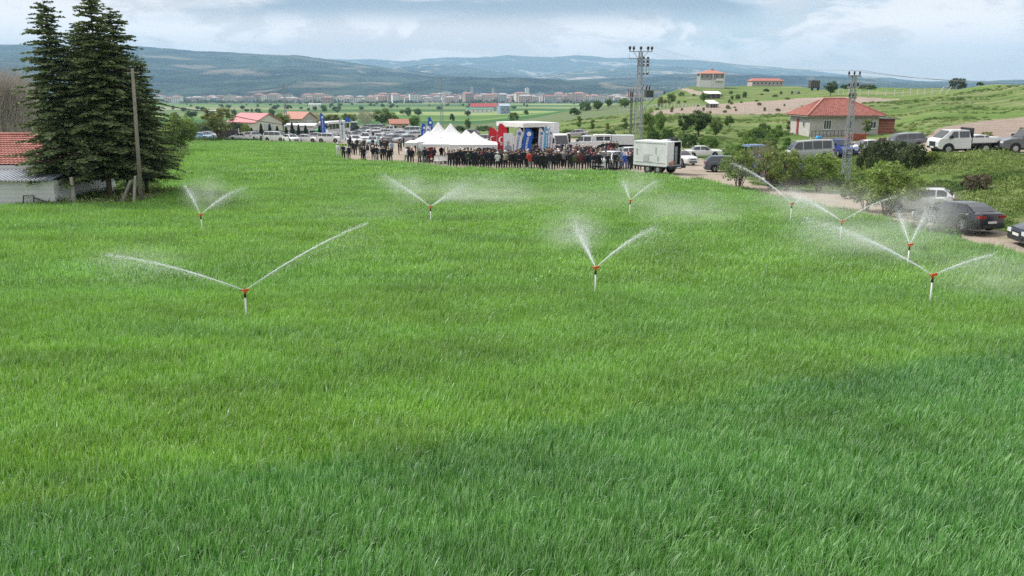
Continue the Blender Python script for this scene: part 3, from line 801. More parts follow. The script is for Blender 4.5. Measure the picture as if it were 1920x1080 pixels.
# ------------------------------------------------------------------ planted trees and bushes (foot column, foot row, height, width in photo pixels)
YG = (0.24, 0.33, 0.06); MG = (0.14, 0.24, 0.055); DG = (0.07, 0.13, 0.045); OL = (0.20, 0.23, 0.07); BR = (0.13, 0.10, 0.06); LG = (0.20, 0.29, 0.07)
PL = [
 # name, kind, px, py, h, w, colour, label
 ('leafy_bush','round',338,285,72,74,(0.17,0.25,0.06),'tall light green bush at the field edge right of the cedars'),
 ('leafy_bush','round',356,270,48,44,YG,'yellow green bush half hidden behind the tall bush by the cedars'),
 ('willow_tree','willow',413,264,66,72,(0.15,0.17,0.05),'broad olive willow behind the pale blue parked car'),
 ('dark_bush','bush',378,256,26,46,(0.07,0.10,0.06),'grey green bush left of the olive willow'),
 ('dark_bush','bush2',446,256,28,44,(0.05,0.07,0.04),'dark brownish bush at the right foot of the olive willow'),
 ('leafy_bush','round',462,262,30,24,(0.20,0.28,0.07),'bright green sapling in front of the pink roofed building'),
 ('garden_tree','broad',532,243,30,34,(0.12,0.18,0.04),'green garden tree between the pink roof and the lattice pole'),
 ('round_tree','round',487,224,18,14,DG,'round dark tree behind the ridge of the pink roof'),
 ('round_tree','round',510,222,20,16,DG,'dark pointed tree behind the white gable'),
 ('round_tree','round',439,219,15,13,DG,'small round dark tree beyond the olive willow'),
 ('russet_tree','twiggy',590,238,28,52,(0.20,0.12,0.06),'russet brown tree beside the orange roofed house'),
 ('garden_tree','broad2',620,238,24,44,OL,'olive tree above the white bus'),
 ('bare_grey_tree','twiggy',686,240,36,40,(0.20,0.17,0.13),'greyish tree barely in leaf behind the parked cars'),
 ('garden_tree','broad',716,238,34,48,(0.10,0.15,0.04),'dark green tree right of the greyish tree behind the cars'),
 ('garden_tree','broad2',734,236,26,34,(0.13,0.19,0.045),'mid green tree between the greyish tree and the small ruin'),
 ('round_tree','round',778,241,25,30,(0.10,0.18,0.045),'round green tree left of the white tent peaks'),
 ('round_tree','round',766,219,16,17,DG,'small dark tree in the valley above the round green tree'),
 ('round_tree','round',783,215,12,20,DG,'low dark tree in the valley field left of the middle lattice pole'),
 ('dark_bush','bush2',655,228,16,40,OL,'olive scrub behind the tractor'),
 ('round_tree','round',877,244,22,16,DG,'slender dark tree right of the middle lattice pole'),
 ('dark_bush','bush',862,247,12,34,DG,'low dark hedge behind the tent peaks'),
 ('dark_bush','bush2',905,246,11,40,DG,'low dark hedge left of the stage truck'),
 ('young_tree','slim',1086,247,32,15,MG,'first young slender tree right of the stage truck'),
 ('young_tree','slim',1110,248,26,13,MG,'second young slender tree right of the stage truck'),
 ('young_tree','slim',1138,247,18,12,OL,'smallest thin young tree on the slope left of the pylon'),
 ('young_tree','slim',1170,250,32,17,MG,'bushy young tree just left of the tall pylon'),
 ('dark_bush','bush',1078,216,15,28,DG,'dark bush lowest on the ridge left of the pylon'),
 ('dark_bush','bush2',1098,208,18,30,DG,'second dark bush on the ridge left of the pylon'),
 ('round_tree','round',1120,207,19,26,(0.06,0.10,0.03),'largest round dark bush on the ridge left of the pylon'),
 ('round_tree','round',1141,201,16,17,DG,'small round bush on the ridge near the pylon'),
 ('round_tree','round',1170,202,18,30,MG,'green bush on the ridge touching the pylon on its left'),
 ('round_tree','round',1214,262,58,34,(0.11,0.18,0.04),'tall bright green tree right behind the pylon foot'),
 ('round_tree','round',1236,250,42,28,(0.10,0.17,0.04),'green tree right of the pylon with a loose crown'),
 ('round_tree','round',1258,194,20,22,MG,'round bush on the pale knoll right of the pylon'),
 ('dark_bush','bush',1277,180,8,16,MG,'small dark bush high on the knoll below the track'),
 ('dark_bush','bush',1238,200,20,14,OL,'olive bush at the left foot of the knoll'),
 ('broad_tree','broad',1310,256,48,66,(0.045,0.085,0.022),'widest dark green tree in the middle of the right slope'),
 ('broad_tree','broad2',1283,260,46,40,(0.055,0.10,0.028),'dark tree joined to the left of the widest tree on the slope'),
 ('broad_tree','broad',1341,260,40,34,(0.11,0.16,0.04),'lighter tree right of the widest dark tree on the slope'),
 ('broad_tree','broad2',1367,246,30,24,(0.10,0.17,0.04),'small green tree on the slope left of the farmhouse'),
 ('round_tree','round',1319,191,18,18,MG,'green bush left of the white roofed shed on the slope'),
 ('dark_bush','bush',1396,183,12,12,DG,'small dark bush in the upper meadow'),
 ('dark_bush','bush2',1383,186,10,14,MG,'green bush beside the small dark bush in the upper meadow'),
 ('dark_bush','bush',1437,172,6,15,(0.05,0.07,0.03),'low dark bush below the long red roofed building'),
 ('ridge_tree','broad',1557,180,27,30,(0.055,0.09,0.03),'dark tree on the ridge right of the tall wagon'),
 ('ridge_tree','bush2',1627,167,9,44,(0.06,0.10,0.03),'wide flat dark thicket on the ridge behind the fence posts'),
 ('ridge_tree','bush',1584,167,9,22,(0.06,0.09,0.03),'small thicket on the ridge left of the flat one'),
 ('ridge_tree','bush2',1796,166,22,40,(0.045,0.065,0.03),'lone round dark bush on the skyline at the right'),
 ('ridge_tree','bush',1838,158,8,17,(0.06,0.09,0.03),'smaller bush on the skyline at the far right'),
 ('yellow_bush','bush2',1815,265,20,25,(0.30,0.33,0.05),'yellow green bush on the ploughed ground'),
 ('flowering_bush','shrub2',1849,268,24,28,(0.18,0.20,0.06),'thin bush with visible stems on the ploughed ground'),
 ('yellow_bush','bush',1916,254,16,22,(0.18,0.23,0.04),'green bush on the ploughed ground cut by the frame'),
 ('lane_shrub','shrub',1384,354,78,76,(0.14,0.20,0.055),'dense shrub on the lane edge left of the blue canopy'),
 ('lane_shrub','shrub2',1444,354,82,72,(0.15,0.19,0.06),'brownish green shrub right beside the blue canopy'),
 ('lane_shrub','shrub',1474,358,80,66,(0.14,0.19,0.055),'tall loose shrub in front of the silver minibus'),
 ('lane_shrub','twiggy',1424,334,70,70,(0.14,0.14,0.06),'twiggy shrub behind the blue canopy'),
 ('lane_shrub','shrub',1534,359,76,86,(0.13,0.20,0.045),'forked small tree by the lane, left of the lattice pole foot'),
 ('lane_shrub','shrub2',1505,342,52,50,(0.10,0.14,0.04),'shrub tucked behind the forked tree by the lane'),
 ('lane_tree','shrub',1663,406,108,108,(0.25,0.35,0.09),'leafy young tree with pale new leaves in front of the white van'),
 ('lane_tree','shrub',1702,396,72,80,(0.25,0.35,0.09),'bright bush behind and right of the leafy young tree'),
 ('lane_shrub','shrub2',1622,396,60,76,(0.14,0.19,0.05),'low twiggy bush at the left foot of the leafy young tree'),
 ('lane_tree','shrub2',1745,388,52,76,(0.17,0.26,0.06),'small bush above the roof of the white van'),
 ('dark_bush','bush2',1628,318,56,64,(0.06,0.08,0.035),'dark brownish bush right of the lattice pole'),
 ('dark_bush','bush',1672,326,66,84,(0.05,0.075,0.03),'largest dark bush on the bank below the upper road'),
 ('dark_bush','bush',1712,318,52,70,(0.06,0.085,0.035),'dark bush hiding the cab of the white truck'),
 ('dark_bush','bush2',1652,300,44,40,(0.06,0.045,0.03),'reddish dark bush near the white car by the farmhouse'),
 ('yellow_bush','bush',1746,304,22,36,(0.15,0.20,0.04),'yellow green bush under the bed of the white truck'),
 ('brown_bush','bush2',1830,358,34,70,(0.10,0.085,0.055),'low purplish brown bush on the grassy bank above the dark sedan'),
 ('lane_shrub','bush2',1410,300,34,70,(0.11,0.19,0.045),'green thicket rising behind the blue canopy'),
 ('lane_shrub','bush',1596,372,34,60,(0.15,0.22,0.06),'low green scrub around the foot of the lattice pole'),
 ('lane_shrub','bush2',1560,352,30,60,(0.13,0.21,0.05),'low green scrub left of the lattice pole foot'),
 ('lane_shrub','bush',1645,350,40,80,(0.12,0.20,0.05),'green scrub between the lattice pole and the leafy young tree'),
 ('verge_weeds','bush2',1752,444,26,44,(0.13,0.22,0.07),'tall weeds hiding the front wheel of the dark sedan'),
 ('verge_weeds','bush',1786,448,20,40,(0.14,0.23,0.07),'tall weeds below the doors of the dark sedan'),
 ('verge_weeds','bush2',1720,436,24,40,(0.14,0.23,0.07),'tall weeds in front of the silver white car'),
 ('yard_shrub','slim',1478,250,26,13,(0.22,0.28,0.10),'pale young tree at the left corner of the farmhouse'),
 ('yard_shrub','slim',1622,256,34,24,(0.16,0.22,0.06),'young tree with thin leaves before the farmhouse wall'),
 ('yard_shrub','bush',1450,262,22,40,(0.08,0.15,0.03),'green bush left of the farmhouse yard'),
 ('yard_shrub','bush2',1418,262,24,46,(0.085,0.15,0.035),'low green thicket on the slope left of the farmhouse'),
 ('yard_shrub','bush',1402,285,30,46,(0.10,0.17,0.035),'green thicket behind the white saloon car'),
 ('yard_shrub','bush2',1375,300,30,50,(0.09,0.16,0.035),'thicket right of the white saloon car'),
 ('yard_shrub','bush',1440,296,34,50,(0.11,0.16,0.04),'thicket left of the silver minibus'),
 ('yard_shrub','bush',1250,268,28,36,(0.08,0.14,0.03),'green thicket right behind the box trailer'),
 ('yard_shrub','bush2',1225,270,26,36,(0.07,0.13,0.03),'green thicket behind the roof of the box trailer'),
 ('yard_shrub','bush',1292,276,26,48,(0.05,0.10,0.025),'dark thicket behind the rear doors of the box trailer'),
 ('yard_shrub','bush2',1330,276,22,50,(0.09,0.16,0.035),'thicket above the white saloon car'),
 ('yard_shrub','bush',1146,258,14,26,(0.08,0.13,0.04),'low bush behind the white crew truck'),
 ('yard_shrub','bush2',1070,254,12,50,(0.08,0.13,0.035),'low hedge behind the silver estate car'),
]
for (nm, kd, px, py, h, w_, col, lb) in PL:
    plant(nm, kd, px, py, h, w_, col, lb, 'weeds' if 'weeds' in nm else 'bush' if ('bush' in nm or 'shrub' in nm) else 'tree')
for i, px in enumerate((473, 491, 507, 521, 538, 549, 561, 574, 600)):
    plant('small_conifer', 'conifer', px, 263 - i % 3, 24 + (i * 7) % 9, 13 + (i * 5) % 5, (0.035, 0.065, 0.045), ['leftmost', 'second', 'third', 'fourth', 'fifth', 'sixth', 'seventh', 'eighth', 'rightmost'][i] + ' small dark conifer from the left in the row behind the parked white cars', 'tree', 'small conifers in a row behind the white cars', i)
rr = random.Random(5)
_n = 0
for i in range(115):
    px = rr.uniform(300, 1180); py = rr.choice([rr.uniform(193, 200), rr.uniform(198, 206), rr.uniform(206, 228)])
    if px > 1010 and py > 196: continue
    if 545 < px < 760 and py > 215: continue
    if 925 < px < 955: continue
    h = 2.4 + (py - 190) * 0.30 * rr.uniform(0.6, 1.4)
    plant('valley_tree', rr.choice(['round', 'broad', 'bush']), px, py, h, h * rr.uniform(0.8, 2.2), rr.choice([DG, (0.05,0.08,0.035), MG]), 'small dark tree in the %s of the valley fields, %s' % (('left part' if px < 520 else 'middle' if px < 850 else 'right part'), ('close to the town' if py < 199 else 'beyond the nearer buildings')), 'tree', 'scattered trees in the valley fields')
for i in range(40):
    px = rr.uniform(1230, 1480); py = rr.uniform(176, 215)
    plant('slope_bush', rr.choice(['bush', 'bush2']), px, py, rr.uniform(3, 8), rr.uniform(6, 14), rr.choice([MG, DG, OL, (0.14,0.19,0.05)]), 'low green bush scattered over the upper right slope', 'bush', 'low bushes on the upper right slope')
for i in range(30):
    px = rr.uniform(1390, 1480); py = rr.uniform(230, 285)
    if px > 1465 and 230 < py < 262: continue
    plant('slope_bush', rr.choice(['bush', 'bush2']), px, py, rr.uniform(8, 16), rr.uniform(14, 30), rr.choice([MG, LG, (0.10,0.17,0.04)]), 'low bright green bush on the near slope left of the farmhouse', 'bush', 'low bushes left of the farmhouse')
# rough herbs and long grass on the banks and around the lane
def herb(name, n, size, h, seed):
    r = np.random.default_rng(seed); C = r.normal(size=(n, 3)) * np.array([0.35, 0.35, 0.0]) * size; C[:, 2] = np.abs(r.normal(0, 0.5, n)) * h
    V, F = leaf_quads(C, 0.085 * size, r, 0.0, 3.6, np.tile(np.array([0.25, 0, 1.0]), (n, 1)))
    me = np_mesh(name, V, F, [m_herb], link_it=False); attr_floats(me, 'tint', np.repeat(np.clip(r.normal(0.5, 0.2, n), 0, 1), 4)); return me
k = NodeMat('bank_herbs'); t = k.attr('tint', 'GEOMETRY'); w = k.coord('World')
c = k.ramp(t, [(0, (0.11,0.18,0.045)), (0.5, (0.20,0.29,0.075)), (1, (0.38,0.44,0.18))])
c = k.mix(k.ramp(k.noise(w, 0.22, 7, 0.7), [(0.50, 0.0), (0.64, 0.55)]), c, (0.28, 0.34, 0.14))
c = k.mix(k.ramp(k.noise(w, 0.11, 4, 0.6, 0.5), [(0.40, 0.85), (0.50, 0.0)]), c, (0.06, 0.125, 0.035))
k.col(c); k.set(rough=0.8, spec=0.15); m_herb = k.m
herbs = [herb('herb', 330, 1.0, 0.5, 900 + i) for i in range(3)]
def herbs_over(name, Y0, Y1, step, sc, seed, label, cond):
    r = np.random.default_rng(seed); P = []
    for y in np.arange(Y0, Y1, step):
        w_ = 0.74 * y + 3; xs = np.arange(-w_, w_, step); P.append(np.stack([xs, np.full(len(xs), y)], -1))
    P = np.concatenate(P); P += r.uniform(-0.6, 0.6, P.shape) * step
    bad = np.zeros(len(P), bool)
    wb = fbm(P[:, 0] * 0.8, P[:, 1] * 0.8, 3, 77) - 0.5
    for q in (P_FIELD, P_YARD, P_LANE, P_UPPER, P_PLOUGH, P_STRIP, P_TRACK): bad |= inpoly(P[:, 0] + wb, P[:, 1] + wb, q)
    P = P[~bad & cond(P[:, 0], P[:, 1])]; n = len(P)
    s = sc * (0.25 + 1.5 * fbm(P[:, 0] * 0.3, P[:, 1] * 0.45, 4, 31) ** 1.6) * r.uniform(0.6, 1.4, n)
    return scatter(name, np.stack([P[:, 0], P[:, 1], hgt(P[:, 0], P[:, 1]) - 0.03], -1), np.stack([0*s, 0*s, r.uniform(0, 6.28, n)], -1), np.stack([s*1.1, s*1.1, s*0.85], -1), r.integers(0, 3, n), herbs, label=label)
u_ = col_of
herbs_over('bank_grass', 26, 95, 0.5, 0.55, 1, 'rough grass and herbs on the bank right of the field', lambda x, y: (col_of(x, y) > 1240) & (fbm(x * .35, y * .35, 4, 92) > .40))
herbs_over('slope_grass', 95, 230, 1.5, 0.6, 2, 'rough grass on the slope at the right', lambda x, y: (col_of(x, y) > 1010) & (fbm(x * .12, y * .12, 4, 91) > .52))
herbs_over('margin_grass', 40, 180, 1.2, 1.0, 3, 'weeds along the left field margin', lambda x, y: (col_of(x, y) < 480) & (y > 46))
# ------------------------------------------------------------------ materials of built things
m_white = M('white_render', (0.72, 0.73, 0.72), 0.8, var=0.10, scale=1.2)
m_plaster = M('grey_plaster', (0.47, 0.45, 0.43), 0.9, var=0.16, scale=1.6, bump=0.01)
m_tile = M('roof_tiles', (0.34, 0.135, 0.11), 0.85, var=0.34, scale=2.2)
m_tilepink = M('pink_metal_roof', (0.48, 0.17, 0.19), 0.6, var=0.14)
m_orange = M('orange_roof', (0.44, 0.20, 0.15), 0.7, var=0.2)
m_tin = M('corrugated_steel', (0.46, 0.50, 0.56), 0.45, 0.35, var=0.12, scale=2)
m_steel = M('galvanised_steel', (0.36, 0.39, 0.41), 0.55, 0.5, var=0.15, scale=3)
m_conc = M('concrete', (0.42, 0.39, 0.35), 0.95, var=0.2, scale=3, bump=0.01)
m_dark = M('dark_metal', (0.03, 0.033, 0.038), 0.55, 0.3)
m_black = M('black_rubber', (0.016, 0.016, 0.017), 0.8)
m_glassd = M('dark_glass', (0.018, 0.024, 0.03), 0.06, 0.0, 1.0, var=0.05, coat=0.15)
m_glassw = M('window_glass', (0.05, 0.065, 0.08), 0.12, 0.0, 0.6, var=0.05)
m_brick = M('red_brick_wall', (0.34, 0.10, 0.065), 0.9, var=0.3, scale=3)
m_wood = M('weathered_wood', (0.25, 0.225, 0.19), 0.9, var=0.25, scale=5)
m_reddoor = M('red_door', (0.28, 0.035, 0.03), 0.6)
m_frame = M('white_frame', (0.75, 0.75, 0.74), 0.5, var=0.03)
m_porc = M('brown_insulator', (0.05, 0.03, 0.025), 0.3)
def tile_roof(name, A, B, C, D, mat, course=0.36, tilew=0.26, parent=None, amp=0.035, sub=4):
    """pantile slope: A,B are the eave ends, C,D the upper ends above B and A; stepped courses with rolls"""
    A, B, C, D = map(Vector, (A, B, C, D)); L = ((D - A).length + (C - B).length) / 2; W = (B - A).length
    if W < 0.2: W = (C - D).length
    nr_ = max(2, round(L / course)); ncx = max(4, round(W / tilew) * sub)
    nrm = (B - A).cross(D - A); 
    if nrm.length < 1e-6: nrm = (C - B).cross(D - A)
    nrm.normalize(); 
    if nrm.z < 0: nrm = -nrm
    vs = []; fs = []
    for i in range(nr_):
        for e, lift in ((i / nr_, 0.055), ((i + 1) / nr_, 0.006)):
            for j in range(ncx + 1):
                u = j / ncx; lo = A.lerp(B, u); hi = D.lerp(C, u); p = lo.lerp(hi, e)
                ph = (j % sub) / sub * 2 * math.pi
                vs.append(p + nrm * (lift + amp * (0.5 + 0.5 * math.cos(ph))))
        b = i * 2 * (ncx + 1)
        for j in range(ncx): fs.append((b + j, b + j + 1, b + ncx + 2 + j, b + ncx + 1 + j))
        if i < nr_ - 1:
            c = b + ncx + 1; d = b + 2 * (ncx + 1)
            for j in range(ncx): fs.append((c + j, c + j + 1, d + j + 1, d + j))
    m = MB(); m.add(vs, fs); return m.build(name, mat, parent, fix=False)
def corr_sheet(name, A, B, C, D, mat, pitch=0.18, parent=None, amp=0.03, thick=True):
    A, B, C, D = map(Vector, (A, B, C, D)); W = (B - A).length; n = max(4, round(W / pitch)) * 4
    nrm = (B - A).cross(D - A).normalized(); nrm = nrm if nrm.z > 0 else -nrm
    vs = []
    for e in (0, 1):
        for j in range(n + 1):
            u = j / n; p = A.lerp(B, u).lerp(D.lerp(C, u), e); vs.append(p + nrm * amp * (1 if (j % 4) in (0, 1) else -1))
    fs = [(j, j + 1, n + 2 + j, n + 1 + j) for j in range(n)]
    m = MB(); m.add(vs, fs); o = m.build(name, mat, parent, fix=False)
    return o
def panel_roof_courses(A, B, C, D): pass
def window(parent, x, z0, w, h, y=0.0, glass=None, bars=1, frame=None, fw=0.07, proud=0.03):
    """window on a wall plane y (outside is -y) in the parent's space, frame proud, pane set back"""
    frame = frame or m_frame; glass = glass or m_glassw
    m = MB()
    for (a, b, c, d) in ((x-w/2, x-w/2+fw, z0, z0+h), (x+w/2-fw, x+w/2, z0, z0+h), (x-w/2+fw, x+w/2-fw, z0, z0+fw), (x-w/2+fw, x+w/2-fw, z0+h-fw, z0+h)):
        m.box(a, b, y - proud, y + 0.05, c, d)
    for i in range(bars):
        xb = x - w/2 + w * (i + 1) / (bars + 1); m.box(xb - fw/2.5, xb + fw/2.5, y - proud + 0.005, y + 0.04, z0 + fw, z0 + h - fw)
    f = m.build('window', frame, parent)
    g = MB(); g.box(x - w/2 + fw - 0.005, x + w/2 - fw + 0.005, y - 0.012, y + 0.02, z0 + fw - 0.005, z0 + h - fw + 0.005); g.build('pane', glass, f)
    s = MB(); s.box(x - w/2 - 0.06, x + w/2 + 0.06, y - 0.09, y + 0.02, z0 - 0.07, z0 - 0.003); s.build('sill', frame, f)
    return f

# ------------------------------------------------------------------ farm building, left edge
def farm_building():
    Y0 = 49.0; g = atd(0, Y0)
    eaveL = pt(-170, 309, Y0); eaveR = pt(116, 309, Y0); ridgeZ = pt(20, 253, Y0 + 3.6).z; ze = eaveL.z; x0, x1 = eaveL.x, eaveR.x
    t = empty('farm_building', (x0, Y0, g.z), 0, 'white farm building with red tiled hipped roof at the left edge', 'building')
    def L(x, y, z): return (x - x0, y - Y0, z - g.z)
    m = MB(); m.box(*[v for v in (L(x0 + .3, 0, 0)[0], L(x1 - .35, 0, 0)[0])], 0.3, 7.0, -0.2, ze - g.z - 0.02); m.build('wall', m_white, t)
    b = MB(); b.box(-0.02, x1 - x0 + 0.02, -0.04, 0.28, ze - g.z - 0.30, ze - g.z - 0.022); b.build('fascia', m_frame, t)
    rz = ridgeZ - g.z; e = ze - g.z; W = x1 - x0; rx = W - 3.4
    tile_roof('roof', (0, -0.1, e), (W + .05, -0.1, e), (rx, 3.6, rz), (0, 3.6, rz), m_tile, 0.34, 0.27, t)
    tile_roof('roof', (W + .05, -0.1, e), (W + .05, 7.3, e), (rx, 3.61, rz), (rx, 3.6, rz), m_tile, 0.34, 0.27, t)
    tile_roof('roof', (W + .05, 7.3, e), (0, 7.3, e), (0, 3.61, rz), (rx, 3.61, rz), m_tile, 0.34, 0.27, t)
    c = MB(); c.tube([(0, 3.6, rz + .06), (rx, 3.6, rz + .06), (W + 0.05, -0.1, e + .09)], 0.10, 8); c.build('ridge_tiles', m_tile, t, True)
farm_building()
def shed():
    Yf = 46.4; g = atd(40, Yf); A = pt(-150, 338, Yf); B = pt(100, 338, Yf); topz = pt(0, 318, Yf + 2.3).z
    t = empty('lean_to_shed', (A.x, Yf, g.z), 0, 'low white shed with grey corrugated roof in front of the tiled farm building', 'shed')
    W = B.x - A.x; h = A.z - g.z
    m = MB(); m.box(0, W - 0.1, 0.15, 2.35, -0.2, h - 0.04); m.build('wall', m_white, t)
    for i in range(5):
        z = 0.25 + i * (h - 0.3) / 5.0
        q = MB(); q.box(0, W - 0.1, 0.118, 0.147, z - 0.25, z - 0.25 + (h - 0.3) / 5.0 + 0.035 if i == 4 else z - 0.25 + (h - 0.3) / 5.0 - 0.012); q.build('wall_board', M('white_boards', (0.66, 0.69, 0.69), 0.7, var=0.07, scale=1.0), t)
    n = int(W / 0.9)
    for i in range(n):
        a, b = i * W / n, (i + 1) * W / n
        corr_sheet('roof_sheet', (a, -0.25, h), (b, -0.25, h), (b, 2.45, topz - g.z), (a, 2.45, topz - g.z + 0.004 * (i % 2)), m_tin, 0.3, t, 0.028)
shed()
# leaning wooden pole with its cable
pb = at(265, 383); ptop = pt(248, 128, pb.y)
t = empty('utility_pole', pb, 0, 'leaning wooden utility pole in front of the cedars', 'pole')
m = MB(); m.tube([(0, 0, -0.2), tuple((ptop - pb) * 0.5), tuple(ptop - pb)], [0.13, 0.11, 0.085], 10); m.build('pole_shaft', m_wood, t, True)
m = MB(); m.bar(ptop - pb + Vector((-0.35, 0, -0.25)), ptop - pb + Vector((0.35, 0, -0.25)), 0.07); m.build('cross_arm', m_wood, t)
for dx in (-0.3, 0.3):
    m = MB(); m.tube([ptop - pb + Vector((dx, 0, -0.2)), ptop - pb + Vector((dx, 0, -0.05))], [0.035, 0.05], 8); m.build('insulator', m_porc, t, True)
def post(name, p0, p1, w, mat, label, group=None, cat='post'):
    t = MB(); d = Vector(p1) - Vector(p0); t.bar((0, 0, 0), d, w); o = t.build(name, mat, None); o.location = p0
    return tag(o, label, cat, group)
q = at(140, 386); post('concrete_post', q, pt(134, 332, q.y), 0.16, m_conc, 'pale concrete post standing against the left cedar trunk')
q = at(228, 381); q2 = pt(245, 339, q.y - 0.25); post('prop_post', q, q2, 0.13, m_conc, 'slanting concrete prop on the left of the leaning pair')
q = at(251, 383); post('prop_post', q, pt(254, 330, q.y), 0.13, m_conc, 'nearly upright concrete prop beside the foot of the wooden pole')
# gate frame
gp = at(44, 388); t = empty('metal_gate_frame', gp, 0, 'dark tubular metal frame standing in front of the white shed', 'frame')
def gpt(px, py): return pt(px, py, gp.y) - gp
m = MB(); m.tube([gpt(43, 389), gpt(44, 367), gpt(63, 367), gpt(64, 388)], 0.035, 6); m.build('hoop', m_dark, t)
m = MB(); m.tube([gpt(64, 371), gpt(96, 381), gpt(121, 382)], 0.035, 6); m.tube([gpt(60, 386), gpt(96, 382)], 0.025, 6); m.build('diagonal_rail', m_dark, t)
# heap of pinkish rubble under the cedars
r5 = random.Random(9)
for i in range(26):
    px, py = r5.uniform(268, 318), r5.uniform(362, 372); p = at(px, py); s = r5.uniform(0.08, 0.2)
    m = MB(); m.ball((0, 0, 0), (s, s * r5.uniform(.7, 1.2), s * 0.6), 6, 4)
    for j, v in enumerate(m.v): m.v[j] = tuple(c * r5.uniform(0.75, 1.2) for c in v)
    o = m.build('rubble_stone', M('pale_rubble', (0.48, 0.38, 0.34), 0.95), None); o.location = (p.x, p.y, p.z + s * 0.3)
    tag(o, 'pale stone in the rubble heap under the cedars', 'stone', 'rubble stones under the cedars')

# ------------------------------------------------------------------ lattice poles and the transformer pylon
def lattice(m, p, H, w0, w1, n, leg=0.07, br=0.035):
    def c(i, f):
        w = (w0 * (1 - f) + w1 * f) / 2; s = ((-1, -1), (1, -1), (1, 1), (-1, 1))[i % 4]; return Vector((s[0] * w, s[1] * w, H * f))
    for i in range(4): m.bar(c(i, 0), c(i, 1), leg)
    for k in range(n):
        f0, f1 = k / n, (k + 1) / n
        for i in range(4):
            m.bar(c(i, f0), c(i + 1, f1), br); m.bar(c(i + 1, f0), c(i, f1), br); m.bar(c(i, f1), c(i + 1, f1), br)
def simple_pole(px, py, toprow, w0, w1, n, label, arm, leg, toppx=None, base=None):
    p = base or at(px, py); top = pt(px, toprow, p.y); H = top.z - p.z
    t = empty('lattice_pole', p, 0.15, label, 'power pole'); m = MB(); lattice(m, p, H, w0, w1, n, leg, leg * 0.55); m.build('lattice_mast', m_steel, t)
    if toppx is not None:
        tp = pt(toppx, toprow, p.y); d = tp - p; q = d.normalized(); t.rotation_mode = 'QUATERNION'; t.rotation_quaternion = Vector((0, 0, 1)).rotation_difference(q)
        H = d.length; t.scale = (1, 1, 1)
    for z, w in arm:
        a = MB(); a.box(-w/2, w/2, -0.06, 0.06, H - z - 0.06, H - z + 0.06); a.build('cross_arm', m_steel, t)
        for x in (-w/2 + .08, 0, w/2 - .08):
            i = MB(); i.tube([(x, 0, H - z + 0.06), (x, 0, H - z + 0.16), (x, 0, H - z + 0.34)], [0.03, 0.075, 0.055], 8); i.build('insulator', m_porc, t, True)
    return p, H, t
simple_pole(537, 240, 160, 0.8, 0.3, 9, 'slim lattice power pole with one cross arm above the white sheds', [(0.1, 2.9)], 0.085, base=atd(538, 250))
simple_pole(829, 240, 146, 0.8, 0.3, 10, 'slim lattice power pole with one cross arm behind the white tents', [(0.1, 2.9)], 0.085, base=atd(829, 235))
PR, HR, _t = simple_pole(1584, 347, 141, 0.56, 0.24, 16, 'lattice power pole in front of the farmhouse, right of the blue pickup', [(0.05, 0.95), (0.85, 0.8), (1.6, 0.6)], 0.036, toppx=1602)
